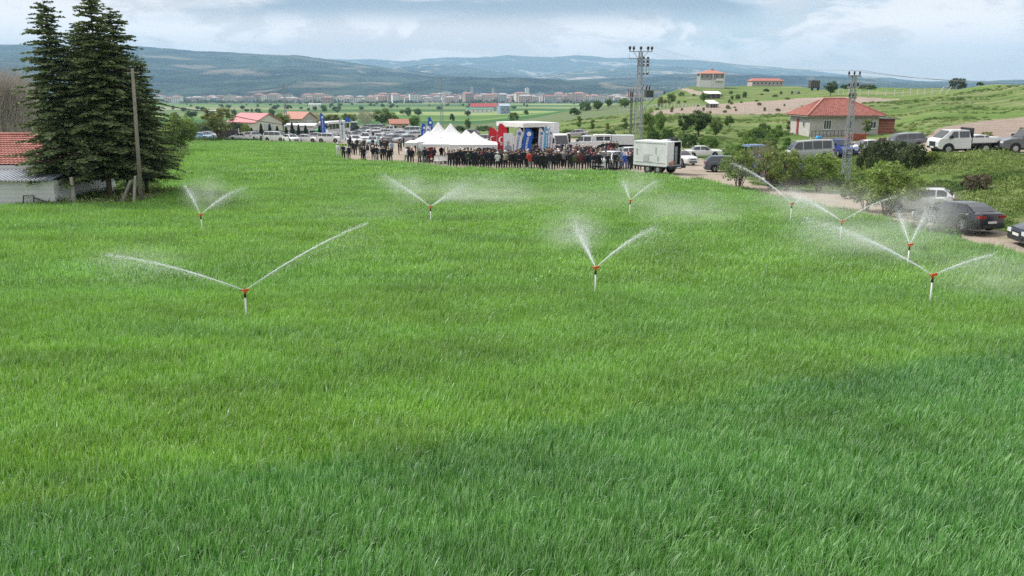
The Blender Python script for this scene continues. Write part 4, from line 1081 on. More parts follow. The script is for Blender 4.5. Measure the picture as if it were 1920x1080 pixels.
def pylon():
    p = atd(1196, 122); top = pt(1200, 96, p.y); H = top.z - p.z
    t = empty('transformer_pylon', p, 0.2, 'tall grey lattice pylon carrying insulators and a transformer platform', 'pylon')
    m = MB(); lattice(m, p, H * 0.99, 1.25, 0.42, 12, 0.085, 0.035); m.build('lattice_mast', m_steel, t)
    m = MB(); lattice(m, p, H * 0.58, 0.26, 0.2, 10, 0.05, 0.02); o = m.build('rear_mast', M('weathered_steel', (0.16, 0.17, 0.18), 0.7, 0.3), t); o.location = (-.95, 0.6, 0)
    def arm(z, x0, x1):
        a = MB(); a.box(x0, x1, -0.09, 0.09, z - 0.06, z + 0.06); a.build('cross_arm', m_steel, t)
    def insul(x, z, h=0.7):
        i = MB(); i.tube([(x, 0, z + .06), (x, 0, z + h * .35), (x, 0, z + h * .5), (x, 0, z + h * .8), (x, 0, z + h)], [0.06, 0.1, 0.2, 0.21, 0.12], 8); i.build('insulator', m_porc, t, True)
    zt = H
    arm(zt - 0.05, -1.75, 1.75)
    for x in (-1.7, -1.1, 0, 1.1, 1.7): insul(x, zt - 0.05, 0.75)
    arm(zt - 1.05, -1.8, 0.3)
    b = MB(); b.bar((-1.1, 0, zt - .1), (0, 0, zt - 1.6), 0.07); b.bar((1.1, 0, zt - .1), (0, 0, zt - 1.2), 0.07); b.bar((-1.75, 0, zt - 1.05), (-1.75, 0, zt - .5), 0.05); b.build('brace', m_steel, t)
    for k, z in enumerate((zt - 1.1, zt - 1.6, zt - 2.1, zt - 3.2)):
        arm(z, -0.5, 1.35)
        for x in (-0.2, 0.45, 1.1):
            i = MB(); i.tube([(x, -.12, z + .03), (x, -.12, z + .30)] if k < 3 else [(x, -.12, z - .1), (x, -.12, z + .15)], [0.13, 0.17], 7); i.build('insulator', m_porc, t, True)
    b = MB(); b.box(-0.5, -0.42, -0.05, 0.05, zt - 3.2, zt - 1.1); b.box(1.3, 1.38, -0.05, 0.05, zt - 3.2, zt - 1.1); b.box(0.9, 0.97, -0.05, 0.05, zt - 3.2, zt - 1.1); b.build('switch_frame', m_steel, t)
    zp = zt - 6.6
    b = MB(); b.box(-1.9, 2.9, -0.9, 0.9, zp - 0.08, zp + 0.04)
    for x in (-1.85, -1.2, 1.9, 2.6): b.box(x, x + .06, -0.85, -0.79, zp + .04, zp + 1.1); b.box(x, x + .06, 0.79, 0.85, zp + .04, zp + 1.1)
    b.box(-1.9, 2.9, -0.85, -0.80, zp + 1.05, zp + 1.11); b.bar((2.4, 0, zp - .05), (0.5, 0, zp - 1.9), 0.12); b.build('platform', m_steel, t)
    b = MB(); b.box(0.85, 2.05, -0.5, 0.5, zp + .05, zp + 1.1)
    for i in range(7): b.box(0.9 + i * .16, 0.95 + i * .16, -0.66, -0.5, zp + .15, zp + 1.0)
    tr = b.build('transformer', M('transformer_grey', (0.12, 0.15, 0.14), 0.6), t)
    for x in (0.45, 1.05, 1.5): 
        i = MB(); i.tube([(x, 0, zp + 1.1), (x + .12, 0, zp + 1.85)], [0.12, 0.09], 8); i.build('bushing', m_porc, tr, True)
    for x in (-1.7, -1.35, -0.95): 
        i = MB(); i.tube([(x, 0, zp + .1), (x, 0, zp + 1.5)], [0.06, 0.06], 7); i.build('surge_arrester', m_porc, t, True)
    return p, H
PY, PH = pylon()
def cable(name, pts, r, label, sag=0.0, n=14, mat=None):
    out = []
    for a, b in zip(pts[:-1], pts[1:]):
        a = Vector(a); b = Vector(b)
        for i in range(n):
            f = i / n; p = a.lerp(b, f); p.z -= sag * 4 * f * (1 - f); out.append(p)
    out.append(Vector(pts[-1])); m = MB(); m.tube(out, r, 4); return tag(m.build(name, mat or m_dark), label, 'cable')
cable('overhead_cable', [pt(251, 181, pb.y + 0.12), pt(400, 208, 82), pt(560, 236, 118)], 0.05, 'thick dark cable running from the wooden pole down to the pink roofed building', 0.25)
cable('overhead_cable', [pt(560, 236, 118), pt(770, 257, 92), pt(1000, 258, 100), PY + Vector((-1, 0, 2.6))], 0.025, 'thin cable crossing in front of the white tents', 0.1)
tip = pt(1602, 141, PR.y)
for dz_, w_ in ((0.15, -0.4), (0.15, 0.4)):
    cable('power_line', [PY + Vector((w_ * 4, 0, PH + 0.7)), tip + Vector((w_, 0, dz_ + 0.2)), pt(2300, 124 + w_ * 10, 50)], 0.014, 'faint power line leading %s' % ('from the pylon over the farmhouse, upper wire' if w_ > 0 else 'from the pylon over the farmhouse, lower wire'), 0.9, mat=m_steel)

# ------------------------------------------------------------------ the farmhouse on the right
def farmhouse():
    Y = 119.0; c = pt(1517, 254, Y); c.z = gz(c.x, c.y) + 0.1; s = ppm(c); ang = R(0)
    t = empty('farmhouse', c, ang, 'grey plastered farmhouse with red tiled hipped roof and white windows', 'house')
    W, D = 10.0, 8.6; h = (pt(1517, 217, Y).z - c.z)
    m = MB(); m.box(0, W, 0, D, -0.6, h); m.build('wall', m_plaster, t)
    f = MB(); f.box(-0.06, W + 0.06, -0.08, -0.003, -0.6, 0.35); f.build('plinth', m_conc, t)
    o = 0.75; z = h; rz = h + 2.35; r0, r1 = 3.2, W - 3.4; my = D / 2
    E = [(-o, -o, z), (W + o, -o, z), (W + o, D + o, z), (-o, D + o, z)]
    tile_roof('roof', E[0], E[1], (r1, my, rz), (r0, my, rz), m_tile, 0.42, 0.36, t, 0.04)
    tile_roof('roof', E[3], E[0], (r0, my, rz), (r0, my + .01, rz), m_tile, 0.42, 0.36, t, 0.04)
    tile_roof('roof', E[1], E[2], (r1, my + .01, rz), (r1, my, rz), m_tile, 0.42, 0.36, t, 0.04)
    tile_roof('roof', E[2], E[3], (r0, my, rz), (r1, my, rz), m_tile, 0.42, 0.36, t, 0.04)
    q = MB(); q.tube([(E[0][0], E[0][1], z + .1), (r0, my, rz + .1), (r1, my, rz + .1), (E[1][0], E[1][1], z + .1)], 0.13, 8); q.build('ridge_tiles', M('ridge_tile', (0.55, 0.27, 0.22), 0.8), t, True)
    q = MB(); q.box(-o + .05, W + o - .05, -o + .05, D + o - .05, z - 0.16, z - 0.03); q.build('eaves', m_wood, t)
    window(t, 2.55, 0.95, 1.15, 1.35, 0, bars=2); window(t, 5.75, 1.0, 0.7, 1.25, 0, bars=1); window(t, 9.2, 1.1, 0.95, 1.0, 0, bars=1)
    side = empty('side_wall_fittings', (0, 0, 0), 0); side.parent = t; side.rotation_euler = (0, 0, -math.pi / 2); side.location = (0, 0, 0)
    # door and small window on the left wall (wall plane x = 0, outside is -x)
    d = MB(); d.box(-0.05, 0.02, 4.6, 5.5, 0.1, 2.35); d.build('door', m_reddoor, t, False)
    d = MB(); d.box(-0.08, -0.051, 5.0, 5.08, 1.1, 1.25); 
    d = MB(); d.box(-0.07, 0.02, 2.0, 2.8, 1.15, 2.2); w1 = d.build('window', m_frame, t); d = MB(); d.box(-0.085, -0.06, 2.1, 2.7, 1.25, 2.1); d.build('pane', m_glassw, w1)
    bpy.data.objects.remove(side)
    # two skylight patches
    # brick annex
    a = MB(); a.box(W + .01, W + 2.9, 1.2, 6.5, -0.6, 2.35); a.build('brick_annex', m_brick, t)
    a = MB()
    for i in range(6): a.box(W + .02, W + 2.92, 1.17, 1.196, -0.1 + i * 0.4, -0.1 + i * 0.4 + 0.05)
    a.build('mortar_band', m_conc, t)
    a = MB(); a.box(W - .1, W + 3.5, 0.7, 7.0, 2.36, 2.48); a.build('annex_roof', M('tarred_sheet', (0.10, 0.09, 0.09), 0.9), t)
    for i in range(12):
        x, y, sx = W + 2.7 + (i % 4) * 0.35, 0.6 - (i // 4) * 0.3, 0.2
        a = MB(); a.ball((x, y, -0.3 + (i % 3) * 0.22), (sx, sx * .8, sx * .7), 6, 4); a.build('stacked_stone', M('pile_stone', (0.45, 0.43, 0.40), 0.9), t)
farmhouse()
def yard_rail():
    p = atd(1522, 113); t = empty('yard_wall', p, R(12), 'low grey retaining wall with dark railing below the farmhouse windows', 'wall')
    m = MB(); m.box(0, 6.6, 0, 0.3, -0.5, 0.35); m.build('low_wall', m_conc, t)
    for i in range(12):
        m = MB(); x = 0.1 + i * 0.58; m.box(x, x + 0.05, 0.12, 0.17, 0.35, 1.15); m.build('railing_bar', m_dark, t)
    m = MB(); m.box(0, 6.6, 0.11, 0.18, 1.15, 1.21); m.build('top_rail', m_dark, t)
yard_rail()
p = atd(1607, 109); m = MB(); m.box(-1.3, 1.3, 0, 0.3, -0.2, 0.95)
for i in range(5): m.box(-1.32, 1.32, -0.03, 0.0, -0.05 + i * .2, 0.03 + i * .2)
o = m.build('brick_wall', m_brick, None); o.location = p; tag(o, 'short red brick wall in front of the farmhouse, behind the lattice pole', 'wall')
p = atd(1536, 108); m = MB(); m.tube([(0, 0, 0), (0, 0, .5), (0, 0, .85), (0, 0, .9)], [0.36, 0.42, 0.42, 0.3], 12); o = m.build('blue_barrel', M('blue_plastic', (0.03, 0.25, 0.5), 0.4), None, True); o.location = p; tag(o, 'bright blue plastic barrel lying in the farmhouse yard', 'barrel')

# ------------------------------------------------------------------ hill villa, long building, sheds on the slope
def hip_house(name, px, row, Y, Wp, Dm, wallh, roofh, rot, label, cat, wall, roof, floors=1, nwin=3, over=0.6, ridge=0.35, winc=None, band=None, group=None):
    p = pt(px, row, Y); p.z = min(gz(p.x, p.y), gz(p.x + 2, p.y + 3)) ; s = ppm(p); W = Wp / s
    t = empty(name, p, rot, label, cat, group); W2, D2 = W / 2, Dm / 2
    m = MB(); m.box(-W2, W2, -D2, D2, -1.5, wallh); m.build('wall', wall, t)
    r = MB(); z = wallh + 0.002; rx = W2 * ridge; o = over
    r.add([(-W2-o, -D2-o, z), (W2+o, -D2-o, z), (W2+o, D2+o, z), (-W2-o, D2+o, z), (-rx, 0, z + roofh), (rx, 0, z + roofh)], [(0,1,5,4), (2,3,4,5), (1,2,5), (3,0,4), (3,2,1,0)])
    r.build('roof', roof, t)
    for f in range(floors):
        fh = wallh / floors
        for i in range(nwin):
            x = -W2 + W * (i + 0.5) / nwin
            q = MB(); q.box(x - 0.6, x + 0.6, -D2 - 0.06, -D2 + 0.02, f * fh + fh * .32, f * fh + fh * .82); w = q.build('window', m_frame, t)
            q = MB(); q.box(x - 0.5, x + 0.5, -D2 - 0.09, -D2 - 0.05, f * fh + fh * .36, f * fh + fh * .78); q.build('pane', m_glassw, w)
    if band:
        q = MB(); q.box(-W2 - .05, W2 + .05, -D2 - 0.12, -D2 - 0.002, band, band + 0.25); q.build('floor_band', m_frame, t)
    return t, W, p
t, W, p = hip_house('hill_villa', 1331, 163, 388, 44, 9, 6.1, 1.7, R(-4), 'two storey villa with grey upper floor and red roof on top of the hill', 'house', M('villa_grey', (0.33, 0.31, 0.32), 0.9), m_orange, 2, 5, 0.9, 0.3, band=3.0)
q = MB(); q.box(-W/2 - .03, W/2 + .03, -5.04, -5.003, -1.4, 2.98); q.build('white_ground_floor', m_white, t)
for x in (-W/2 - .05, 0.3, W/2 + .05):
    q = MB(); q.box(x - .18, x + .18, -5.3, -5.13, -1.4, 6.05); q.build('white_pillar', m_frame, t)
q = MB(); q.box(1.5, W/2 - .5, -6.4, -5.14, 2.8, 3.0); q.box(1.5, W/2 - .5, -6.4, -6.32, 3.0, 3.8); q.build('balcony', m_frame, t)
q = MB(); q.box(0.2, 1.0, -0.5, 0.5, 7.2, 8.5); q.build('chimney', m_orange, t)
hip_house('long_building', 1434, 163, 440, 58, 8, 2.9, 1.3, R(2), 'long low building with red roof on the ridge right of the villa', 'building', M('long_wall', (0.45, 0.38, 0.36), 0.9), M('red_roof_long', (0.42, 0.15, 0.13), 0.8), 1, 8, 0.5, 0.85)
def slab_shed(px, row, Y, wpx, h, d, label, rot=0.0):
    p = pt(px, row, Y); p.z = gz(p.x, p.y); W = wpx / ppm(p)
    t = empty('field_shed', p, rot, label, 'shed')
    m = MB(); m.box(-W/2 + .3, W/2 - .3, 0, d, -0.8, h); m.build('wall', m_dark if False else M('dark_shed_wall', (0.09, 0.08, 0.075), 0.9), t)
    m = MB(); m.add([(-W/2, -0.4, h + .05), (W/2, -0.4, h + .05), (W/2, d + .4, h + .9), (-W/2, d + .4, h + .9), (-W/2, -0.4, h + .2), (W/2, -0.4, h + .2), (W/2, d + .4, h + 1.05), (-W/2, d + .4, h + 1.05)], [(0,3,2,1),(4,5,6,7),(0,1,5,4),(1,2,6,5),(2,3,7,6),(3,0,4,7)]); m.build('roof', M('white_sheet_roof', (0.78, 0.78, 0.77), 0.6, var=0.05), t)
    for i in range(4):
        x = -W/2 + .15 + i * (W - .3) / 3; m = MB(); m.box(x - .07, x + .07, -0.3, -0.16, -0.8, h + .04); m.build('post', m_conc, t)
slab_shed(1337, 187, 300, 29, 1.6, 4, 'open shed with white sheet roof below the villa')
slab_shed(1338, 206, 235, 20, 1.0, 2.2, 'small lean-to with white roof beside the ploughed strip', 0.3)
def hay_wagon():
    p = pt(1525, 176, 318); p.z = gz(p.x, p.y); s = ppm(p)
    t = empty('tall_wagon', p, 0.1, 'tall dark wagon with slatted sides standing on the ridge', 'wagon')
    m = MB(); m.box(-1.9, 1.9, -1.1, 1.1, 0.9, 1.1); m.build('chassis', m_dark, t)
    m = MB(); m.box(-1.8, 1.8, -1.0, 1.0, 1.1, 3.7); m.build('load', M('dark_load', (0.075, 0.06, 0.055), 0.95, var=0.3), t)
    for i in range(6):
        m = MB(); x = -1.85 + i * .7; m.box(x, x + .12, -1.12, -1.01, 1.1, 3.8); m.build('slat', m_wood, t)
    for x in (-1.2, 1.2):
        m = MB(); m.tube([(x, -1.25, .5), (x, -1.02, .5)], 0.5, 12); m.build('wheel', m_black, t)
hay_wagon()
p = pt(1490, 184, 300); p.z = gz(p.x, p.y); t = empty('seed_drill', p, 0.3, 'rusty farm implement lying on the ridge left of the tall wagon', 'farm implement')
for x in (-1.4, 1.4):
    m = MB(); m.tube([(x, 0, .55), (x + .18, 0, .55)], 0.55, 12); m.build('wheel', m_dark, t)
m = MB(); m.box(-1.3, 1.3, -0.3, 0.4, 0.5, 1.0); m.build('hopper', M('pale_hopper', (0.45, 0.42, 0.38), 0.8), t); m = MB(); m.bar((0, 0, .5), (2.6, 0.2, .4), 0.1); m.build('drawbar', m_dark, t)
# fence posts along the ridge and slope
def fence(name, pts, Ys, hp, label, n, wirez=(0.5, 1.0, 1.5), w=0.16, lean=0.0):
    P = []
    for i in range(n):
        f = i / (n - 1); k = f * (len(pts) - 1); a = min(int(k), len(pts) - 2); g = k - a
        px = pts[a] * (1-g) + pts[a+1] * g; Y = Ys[a] * (1-g) + Ys[a+1] * g; P.append(atd(px, Y))
    t = empty(name, P[0], 0, label, 'fence')
    for i, q in enumerate(P):
        m = MB(); d = q - P[0]; m.bar(d + Vector((0, 0, -.2)), d + Vector((0.12 * math.sin(i * 7.1) + (lean if i >= n - 2 else 0), 0, hp + 0.15 * math.sin(i * 3.3))), w); m.build('fence_post', M('white_concrete', (0.60, 0.59, 0.55), 0.9), t)
    for z in wirez:
        m = MB(); m.tube([q - P[0] + Vector((0, 0, z)) for q in P], 0.012, 3); m.build('wire', m_steel, t)
fence('post_fence', [1545, 1600, 1690, 1765], [292, 262, 250, 238], 1.9, 'line of pale concrete fence posts along the right ridge', 18, lean=1.1)
fence('post_fence', [1160, 1240, 1310], [250, 235, 228], 1.5, 'fence with grey posts crossing the slope behind the pylon', 22, w=0.18)
fence('post_fence', [1392, 1450, 1512], [205, 212, 225], 1.4, 'short fence along the ploughed strip above the farmhouse', 14)
fence('yard_fence', [448, 520, 600, 618], [166, 166, 166, 168], 2.0, 'wire fence with slanting white posts behind the parked white cars', 13, w=0.13)
q0, q1 = atd(385, 167), atd(600, 167)
t = empty('dark_yard_fence', q0, 0, 'dark board fence behind the parked cars and conifers', 'fence'); d = q1 - q0
for i in range(24):
    a = d * (i / 24); b = d * ((i + 0.96) / 24); m = MB(); m.bar(a + Vector((0, 0, .75)), b + Vector((0, 0, .75 + .06 * math.sin(i * 5))), 0.06, 1.5); m.build('fence_board', M('dark_boards', (0.05, 0.045, 0.055), 0.9, var=0.2), t)

# ------------------------------------------------------------------ buildings behind the car park and in the valley
def gable(name, px, Y, W, D, wh, rh, rot, wall, roof, label, cat='building', doors=True):
    p = atd(px, Y); t = empty(name, p, rot, label, cat)
    m = MB(); m.box(-W/2, W/2, -D/2, D/2, -1, wh); m.add([(W/2, -D/2, wh), (W/2, D/2, wh), (W/2, 0, wh + rh), (-W/2, -D/2, wh), (-W/2, D/2, wh), (-W/2, 0, wh + rh)], [(0, 1, 2), (3, 5, 4), (0, 2, 5, 3), (1, 4, 5, 2)]); m.build('wall', wall, t)
    o = 0.4; k_ = rh / (D / 2); m = MB()
    for s in (-1, 1):
        m.add([(-W/2-o, s*(D/2+o), wh - k_*o + .05), (W/2+o, s*(D/2+o), wh - k_*o + .05), (W/2+o, 0, wh+rh+.05), (-W/2-o, 0, wh+rh+.05), (-W/2-o, s*(D/2+o), wh - k_*o + .2), (W/2+o, s*(D/2+o), wh - k_*o + .2), (W/2+o, 0, wh+rh+.2), (-W/2-o, 0, wh+rh+.2)], [(0,3,2,1),(4,5,6,7),(0,1,5,4),(1,2,6,5),(3,0,4,7)])
    m.build('roof', roof, t)
    n = max(2, int(W / 3.5))
    for i in range(n):
        x = -W/2 + W * (i + .5) / n; q = MB(); q.box(x - .5, x + .5, -D/2 - .05, -D/2 + .02, wh * .35, wh * .75); w = q.build('window', m_frame, t); q = MB(); q.box(x - .42, x + .42, -D/2 - .08, -D/2 - .045, wh * .39, wh * .71); q.build('pane', m_glassw, w)
    q = MB(); q.box(W/2 + .003, W/2 + .06, -1.3, 1.3, 0, wh * .85); q.build('door', M('pale_door', (0.55, 0.57, 0.58), 0.6), t)
    return t
gable('farm_hall', 480, 200, 9.5, 8.5, 2.6, 1.9, R(-32), M('cream_render', (0.68, 0.65, 0.57), 0.85), m_tilepink, 'cream hall with pink metal roof and gable end behind the white cars')
gable('orange_roof_house', 562, 255, 8.0, 7, 3.0, 1.9, R(-25), M('beige_render', (0.5, 0.44, 0.38), 0.85), m_orange, 'house with orange roof behind the russet tree', 'house')
gable('white_shed', 568, 172, 5.8, 3, 2.3, 0.3, R(-6), m_white, M('white_sheet', (0.7, 0.72, 0.75), 0.5), 'flat white shed behind the conifers left of the green load', 'shed')
gable('ruined_hut', 748, 215, 4.5, 3, 2.0, 0.9, R(15), M('pinkish_plaster', (0.5, 0.38, 0.33), 0.9), m_orange, 'small pinkish ruined hut among the trees behind the car park', 'hut')
gable('blue_warehouse', 944, 640, 8, 9, 6.0, 1.6, R(20), M('blue_grey_cladding', (0.25, 0.33, 0.44), 0.7), M('blue_roof', (0.38, 0.46, 0.55), 0.6), 'blue grey warehouse standing alone in the valley', 'warehouse')
gable('red_roof_barn', 915, 900, 38, 14, 4.0, 3.4, R(4), M('barn_wall', (0.5, 0.46, 0.43), 0.8), M('crimson_roof', (0.36, 0.06, 0.07), 0.7), 'long barn with crimson roof in the valley', 'barn')
gable('green_roof_barn', 900, 740, 24, 9, 3.2, 1.2, R(6), m_white, M('green_roof', (0.09, 0.24, 0.19), 0.7), 'white barn with green roof in front of the crimson roofed barn', 'barn')
gable('white_barn', 594, 1150, 17, 12, 5.0, 0.6, R(3), m_white, m_white, 'white flat barn in the green valley fields', 'barn')
gable('white_barn', 402, 600, 9, 6, 3.0, 0.6, R(3), m_white, m_white, 'small white barn at the left edge of the valley fields', 'barn')
p = atd(1262, 150); t = None
# ---- the town across the valley
TW = [M('town_cream', (0.62, 0.55, 0.50), 0.9, var=.1), M('town_pink', (0.60, 0.44, 0.42), 0.9, var=.1), M('town_white', (0.72, 0.71, 0.70), 0.9, var=.06), M('town_grey', (0.45, 0.46, 0.50), 0.9, var=.1), M('town_terracotta', (0.42, 0.30, 0.27), 0.9, var=.15)]
TR = [M('town_roof_red', (0.34, 0.19, 0.17), 0.9, var=.2), M('town_roof_grey', (0.40, 0.36, 0.37), 0.9, var=.1)]
k = NodeMat('town_windows'); k.col((0.10, 0.11, 0.14)); k.set(rough=.3); m_twin = k.m
def town_mesh(W, D, H, wall, roof, hip=True, seed=0):
    m = MB(); m.mat = 0; m.box(-W/2, W/2, -D/2, D/2, -3, H)
    m.mat = 1
    if hip: m.add([(-W/2-.6, -D/2-.6, H+.01), (W/2+.6, -D/2-.6, H+.01), (W/2+.6, D/2+.6, H+.01), (-W/2-.6, D/2+.6, H+.01), (-W/4, 0, H+2.6), (W/4, 0, H+2.6)], [(0,1,5,4),(2,3,4,5),(1,2,5),(3,0,4)])
    else: m.box(-W/2-.3, W/2+.3, -D/2-.3, D/2+.3, H+.01, H+.8); m.box(-2, 2, -2, 2, H+.82, H+3)
    m.mat = 2
    for f in range(int(H // 3)):
        n = max(2, int(W // 4))
        for i in range(n):
            x = -W/2 + W * (i + .5) / n; m.box(x - .9, x + .9, -D/2 - .12, -D/2 - .02, f * 3 + 1.0, f * 3 + 2.4)
    return m.mesh('apartment_block', [wall, roof, m_twin])
rt = random.Random(3); TM = []
for i in range(22):
    H = rt.choice([9, 12, 12, 15, 15, 18]); TM.append(town_mesh(rt.uniform(12, 26), rt.uniform(11, 16), H, TW[i % 5], TR[0] if i % 3 else TR[1], i % 4 != 3))
TT_ = [town_mesh(11, 11, 40, TW[2], TR[1], False), town_mesh(9, 9, 46, TW[3], TR[1], False), town_mesh(17, 12, 32, TW[2], TR[1], False), town_mesh(13, 11, 26, TW[0], TR[1], False)]
# a density of the town along the view, read from the photograph
DEN = [(300, .45), (330, .25), (370, .8), (430, 1.0), (480, .6), (520, .8), (560, 1.0), (600, 1.0), (640, .7), (700, .8), (760, .9), (800, 1.3), (860, 1.5), (940, 1.5), (1000, 1.6), (1060, 1.3), (1120, 1.2), (1180, 1.0), (1215, .5)]
placed = 0
while placed < 262:
    px = rt.uniform(298, 1216)
    if rt.random() > np.interp(px, [a for a, _ in DEN], [b for _, b in DEN]) / 1.6: continue
    Y = 1950 + rt.random() ** 1.1 * (1000 if px < 780 else 1300); p = atd(px, Y)
    ti = rt.randrange(len(TM)); o = mesh_obj('apartment_block', TM[ti], None, p, (0, 0, rt.uniform(-0.5, 0.5)))
    s = rt.uniform(0.9, 1.45); o.scale = (s, s, s * (0.8 if px < 700 else 1.05))
    tag(o, '%s apartment block with %s in the %s part of the distant town' % (('cream', 'pink', 'white', 'grey', 'terracotta')[ti % 5], 'flat roof' if ti % 4 == 3 else 'grey roof' if ti % 3 == 0 else 'red roof', 'far left' if px < 450 else 'left' if px < 700 else 'middle' if px < 950 else 'right'), 'building', 'apartment blocks of the distant town'); placed += 1
for px, Y, i, s, lb in [(988, 2500, 0, 1.0, 'tallest white tower block of the distant town'), (886, 2700, 1, .95, 'slim grey tower left of the middle of the distant town'), (837, 2300, 2, .9, 'pair of broad pale blocks standing out in the left of the town'), (843, 2320, 2, .85, 'second of the pair of broad pale blocks in the left of the town'),
      (925, 2750, 1, .85, 'slim tower just right of the grey tower in the distant town'), (874, 2500, 3, 1.1, 'cream tower block below the dark hill in the town'), (978, 2450, 3, 1.0, 'grey block attached left of the tallest white tower'), (930, 2400, 3, .8, 'cream block above the crimson roofed barn'), (965, 2350, 2, .7, 'broad white block left of the tallest tower'), (1095, 2500, 3, .8, 'white block in the right part of the town'), (737, 2500, 3, .7, 'white block left of the slim pole in the town')]:
    o = mesh_obj('tower_block', TT_[i], None, atd(px, Y), (0, 0, 0.1)); o.scale = (s, s, s); tag(o, lb, 'building')
# houses too far to count: upper town on the foot of the hill, tree belts
r6 = np.random.default_rng(8); m = MB()
for i in range(1100):
    px = r6.uniform(520, 1500) if r6.random() < .7 else r6.uniform(280, 1250); Y = r6.uniform(3000, 4300); p = atd(px, Y) if Y < 3250 else None
    if p is None:
        S = (Y - 3300) / 3200; 
        row = 186 - 22 * (Y - 3200) / 1100 * (0.6 if px < 700 else 1.0); p = pt(px, row + 2, Y)
    w, d, h = r6.uniform(8, 18), 9, r6.uniform(5, 14); m.box(p.x - w/2, p.x + w/2, Y - d/2, Y + d/2, p.z - 35, p.z + h)
tag(m.build('far_houses', M('far_house_walls', (0.40, 0.33, 0.31), 0.9, var=.2), fix=False), 'mass of far small houses on the foot of the dark hill', kind='stuff')
n = 26000; px = r6.uniform(290, 1260, n); Y = 1900 + r6.random(n) ** 1.0 * 1500
x = (px - 960) / FPX / _DYR * Y; z = hgt(x, Y); msk = fbm(x / 90, Y / 60, 3, 9) > 0.5
C = np.stack([x, Y, z + np.abs(r6.normal(0, 3.2, n))], -1)[msk]; V, F = leaf_quads(C, 7.0, r6)
o = np_mesh('town_trees', V, F, [m_fol]); attr_floats(o.data, 'tint', np.clip(r6.normal(.35, .2, len(V)), 0, 1)); o.color = (0.05, 0.085, 0.04, 1)
tag(o, 'dark belts of trees among the distant town', kind='stuff')
# ------------------------------------------------------------------ vehicles
m_paint = Mobj('car_paint', 0.28, 0.0, 0.5, 0.6, 0.05)
m_rim = M('alloy_rim', (0.42, 0.43, 0.45), 0.35, 0.7)
m_lamp = M('headlight_glass', (0.62, 0.66, 0.70), 0.1, 0, 0.6)
m_tail = M('tail_light', (0.35, 0.015, 0.015), 0.2)
m_plate = M('number_plate', (0.68, 0.68, 0.66), 0.5)
m_trim = M('black_trim', (0.025, 0.025, 0.027), 0.6)
CAR = {  # front is +x. body top line, then glasshouse: base front, roof front, roof rear, base rear; roof height
 'sedan': dict(L=4.6, W=1.80, H=1.46, top=[(2.30,.56),(2.22,.74),(1.85,.86),(1.0,.97),(-1.5,1.02),(-2.12,1.02),(-2.26,.96),(-2.30,.60)], gh=(1.12,.22,-0.98,-1.86), wins=[(-1.45,-.86),(-.80,-.02),(.05,.92)], wr=.32),
 'saloon': dict(L=4.4, W=1.68, H=1.40, top=[(2.2,.58),(2.15,.80),(1.9,.86),(0.8,.93),(-1.3,.94),(-2.1,.92),(-2.17,.85),(-2.2,.56)], gh=(.85,.28,-.95,-1.45), wins=[(-1.2,-.42),(-.34,.72)], wr=.30),
 'hatch': dict(L=4.1, W=1.76, H=1.50, top=[(2.05,.56),(1.98,.76),(1.65,.90),(0.95,1.0),(-1.4,1.05),(-1.95,1.04),(-2.02,.90),(-2.05,.58)], gh=(1.08,.28,-1.35,-1.92), wins=[(-1.55,-1.0),(-.92,-.1),(-.02,.86)], wr=.32),
 'suv': dict(L=4.6, W=1.88, H=1.72, top=[(2.30,.62),(2.24,.90),(1.95,1.04),(1.15,1.12),(-1.6,1.16),(-2.2,1.14),(-2.27,.95),(-2.30,.62)], gh=(1.22,.50,-1.65,-2.16), wins=[(-1.9,-1.25),(-1.17,-.3),(-.22,.9)], wr=.36),
 'minivan': dict(L=4.7, W=1.85, H=1.86, top=[(2.35,.60),(2.25,.90),(1.9,1.05),(1.6,1.12),(-1.7,1.14),(-2.28,1.12),(-2.32,.9),(-2.35,.6)], gh=(1.70,.95,-2.0,-2.26), wins=[(-2.05,-1.15),(-1.07,.05),(.13,1.35)], wr=.33),
 'minibus': dict(L=5.3, W=2.0, H=2.25, top=[(2.65,.62),(2.6,.95),(2.35,1.12),(2.0,1.20),(-2.0,1.22),(-2.6,1.22),(-2.62,1.0),(-2.65,.62)], gh=(2.15,1.35,-2.45,-2.60), wins=[(-2.3,-1.35),(-1.27,-.3),(-.22,.72),(.82,1.72)], wr=.36),
}
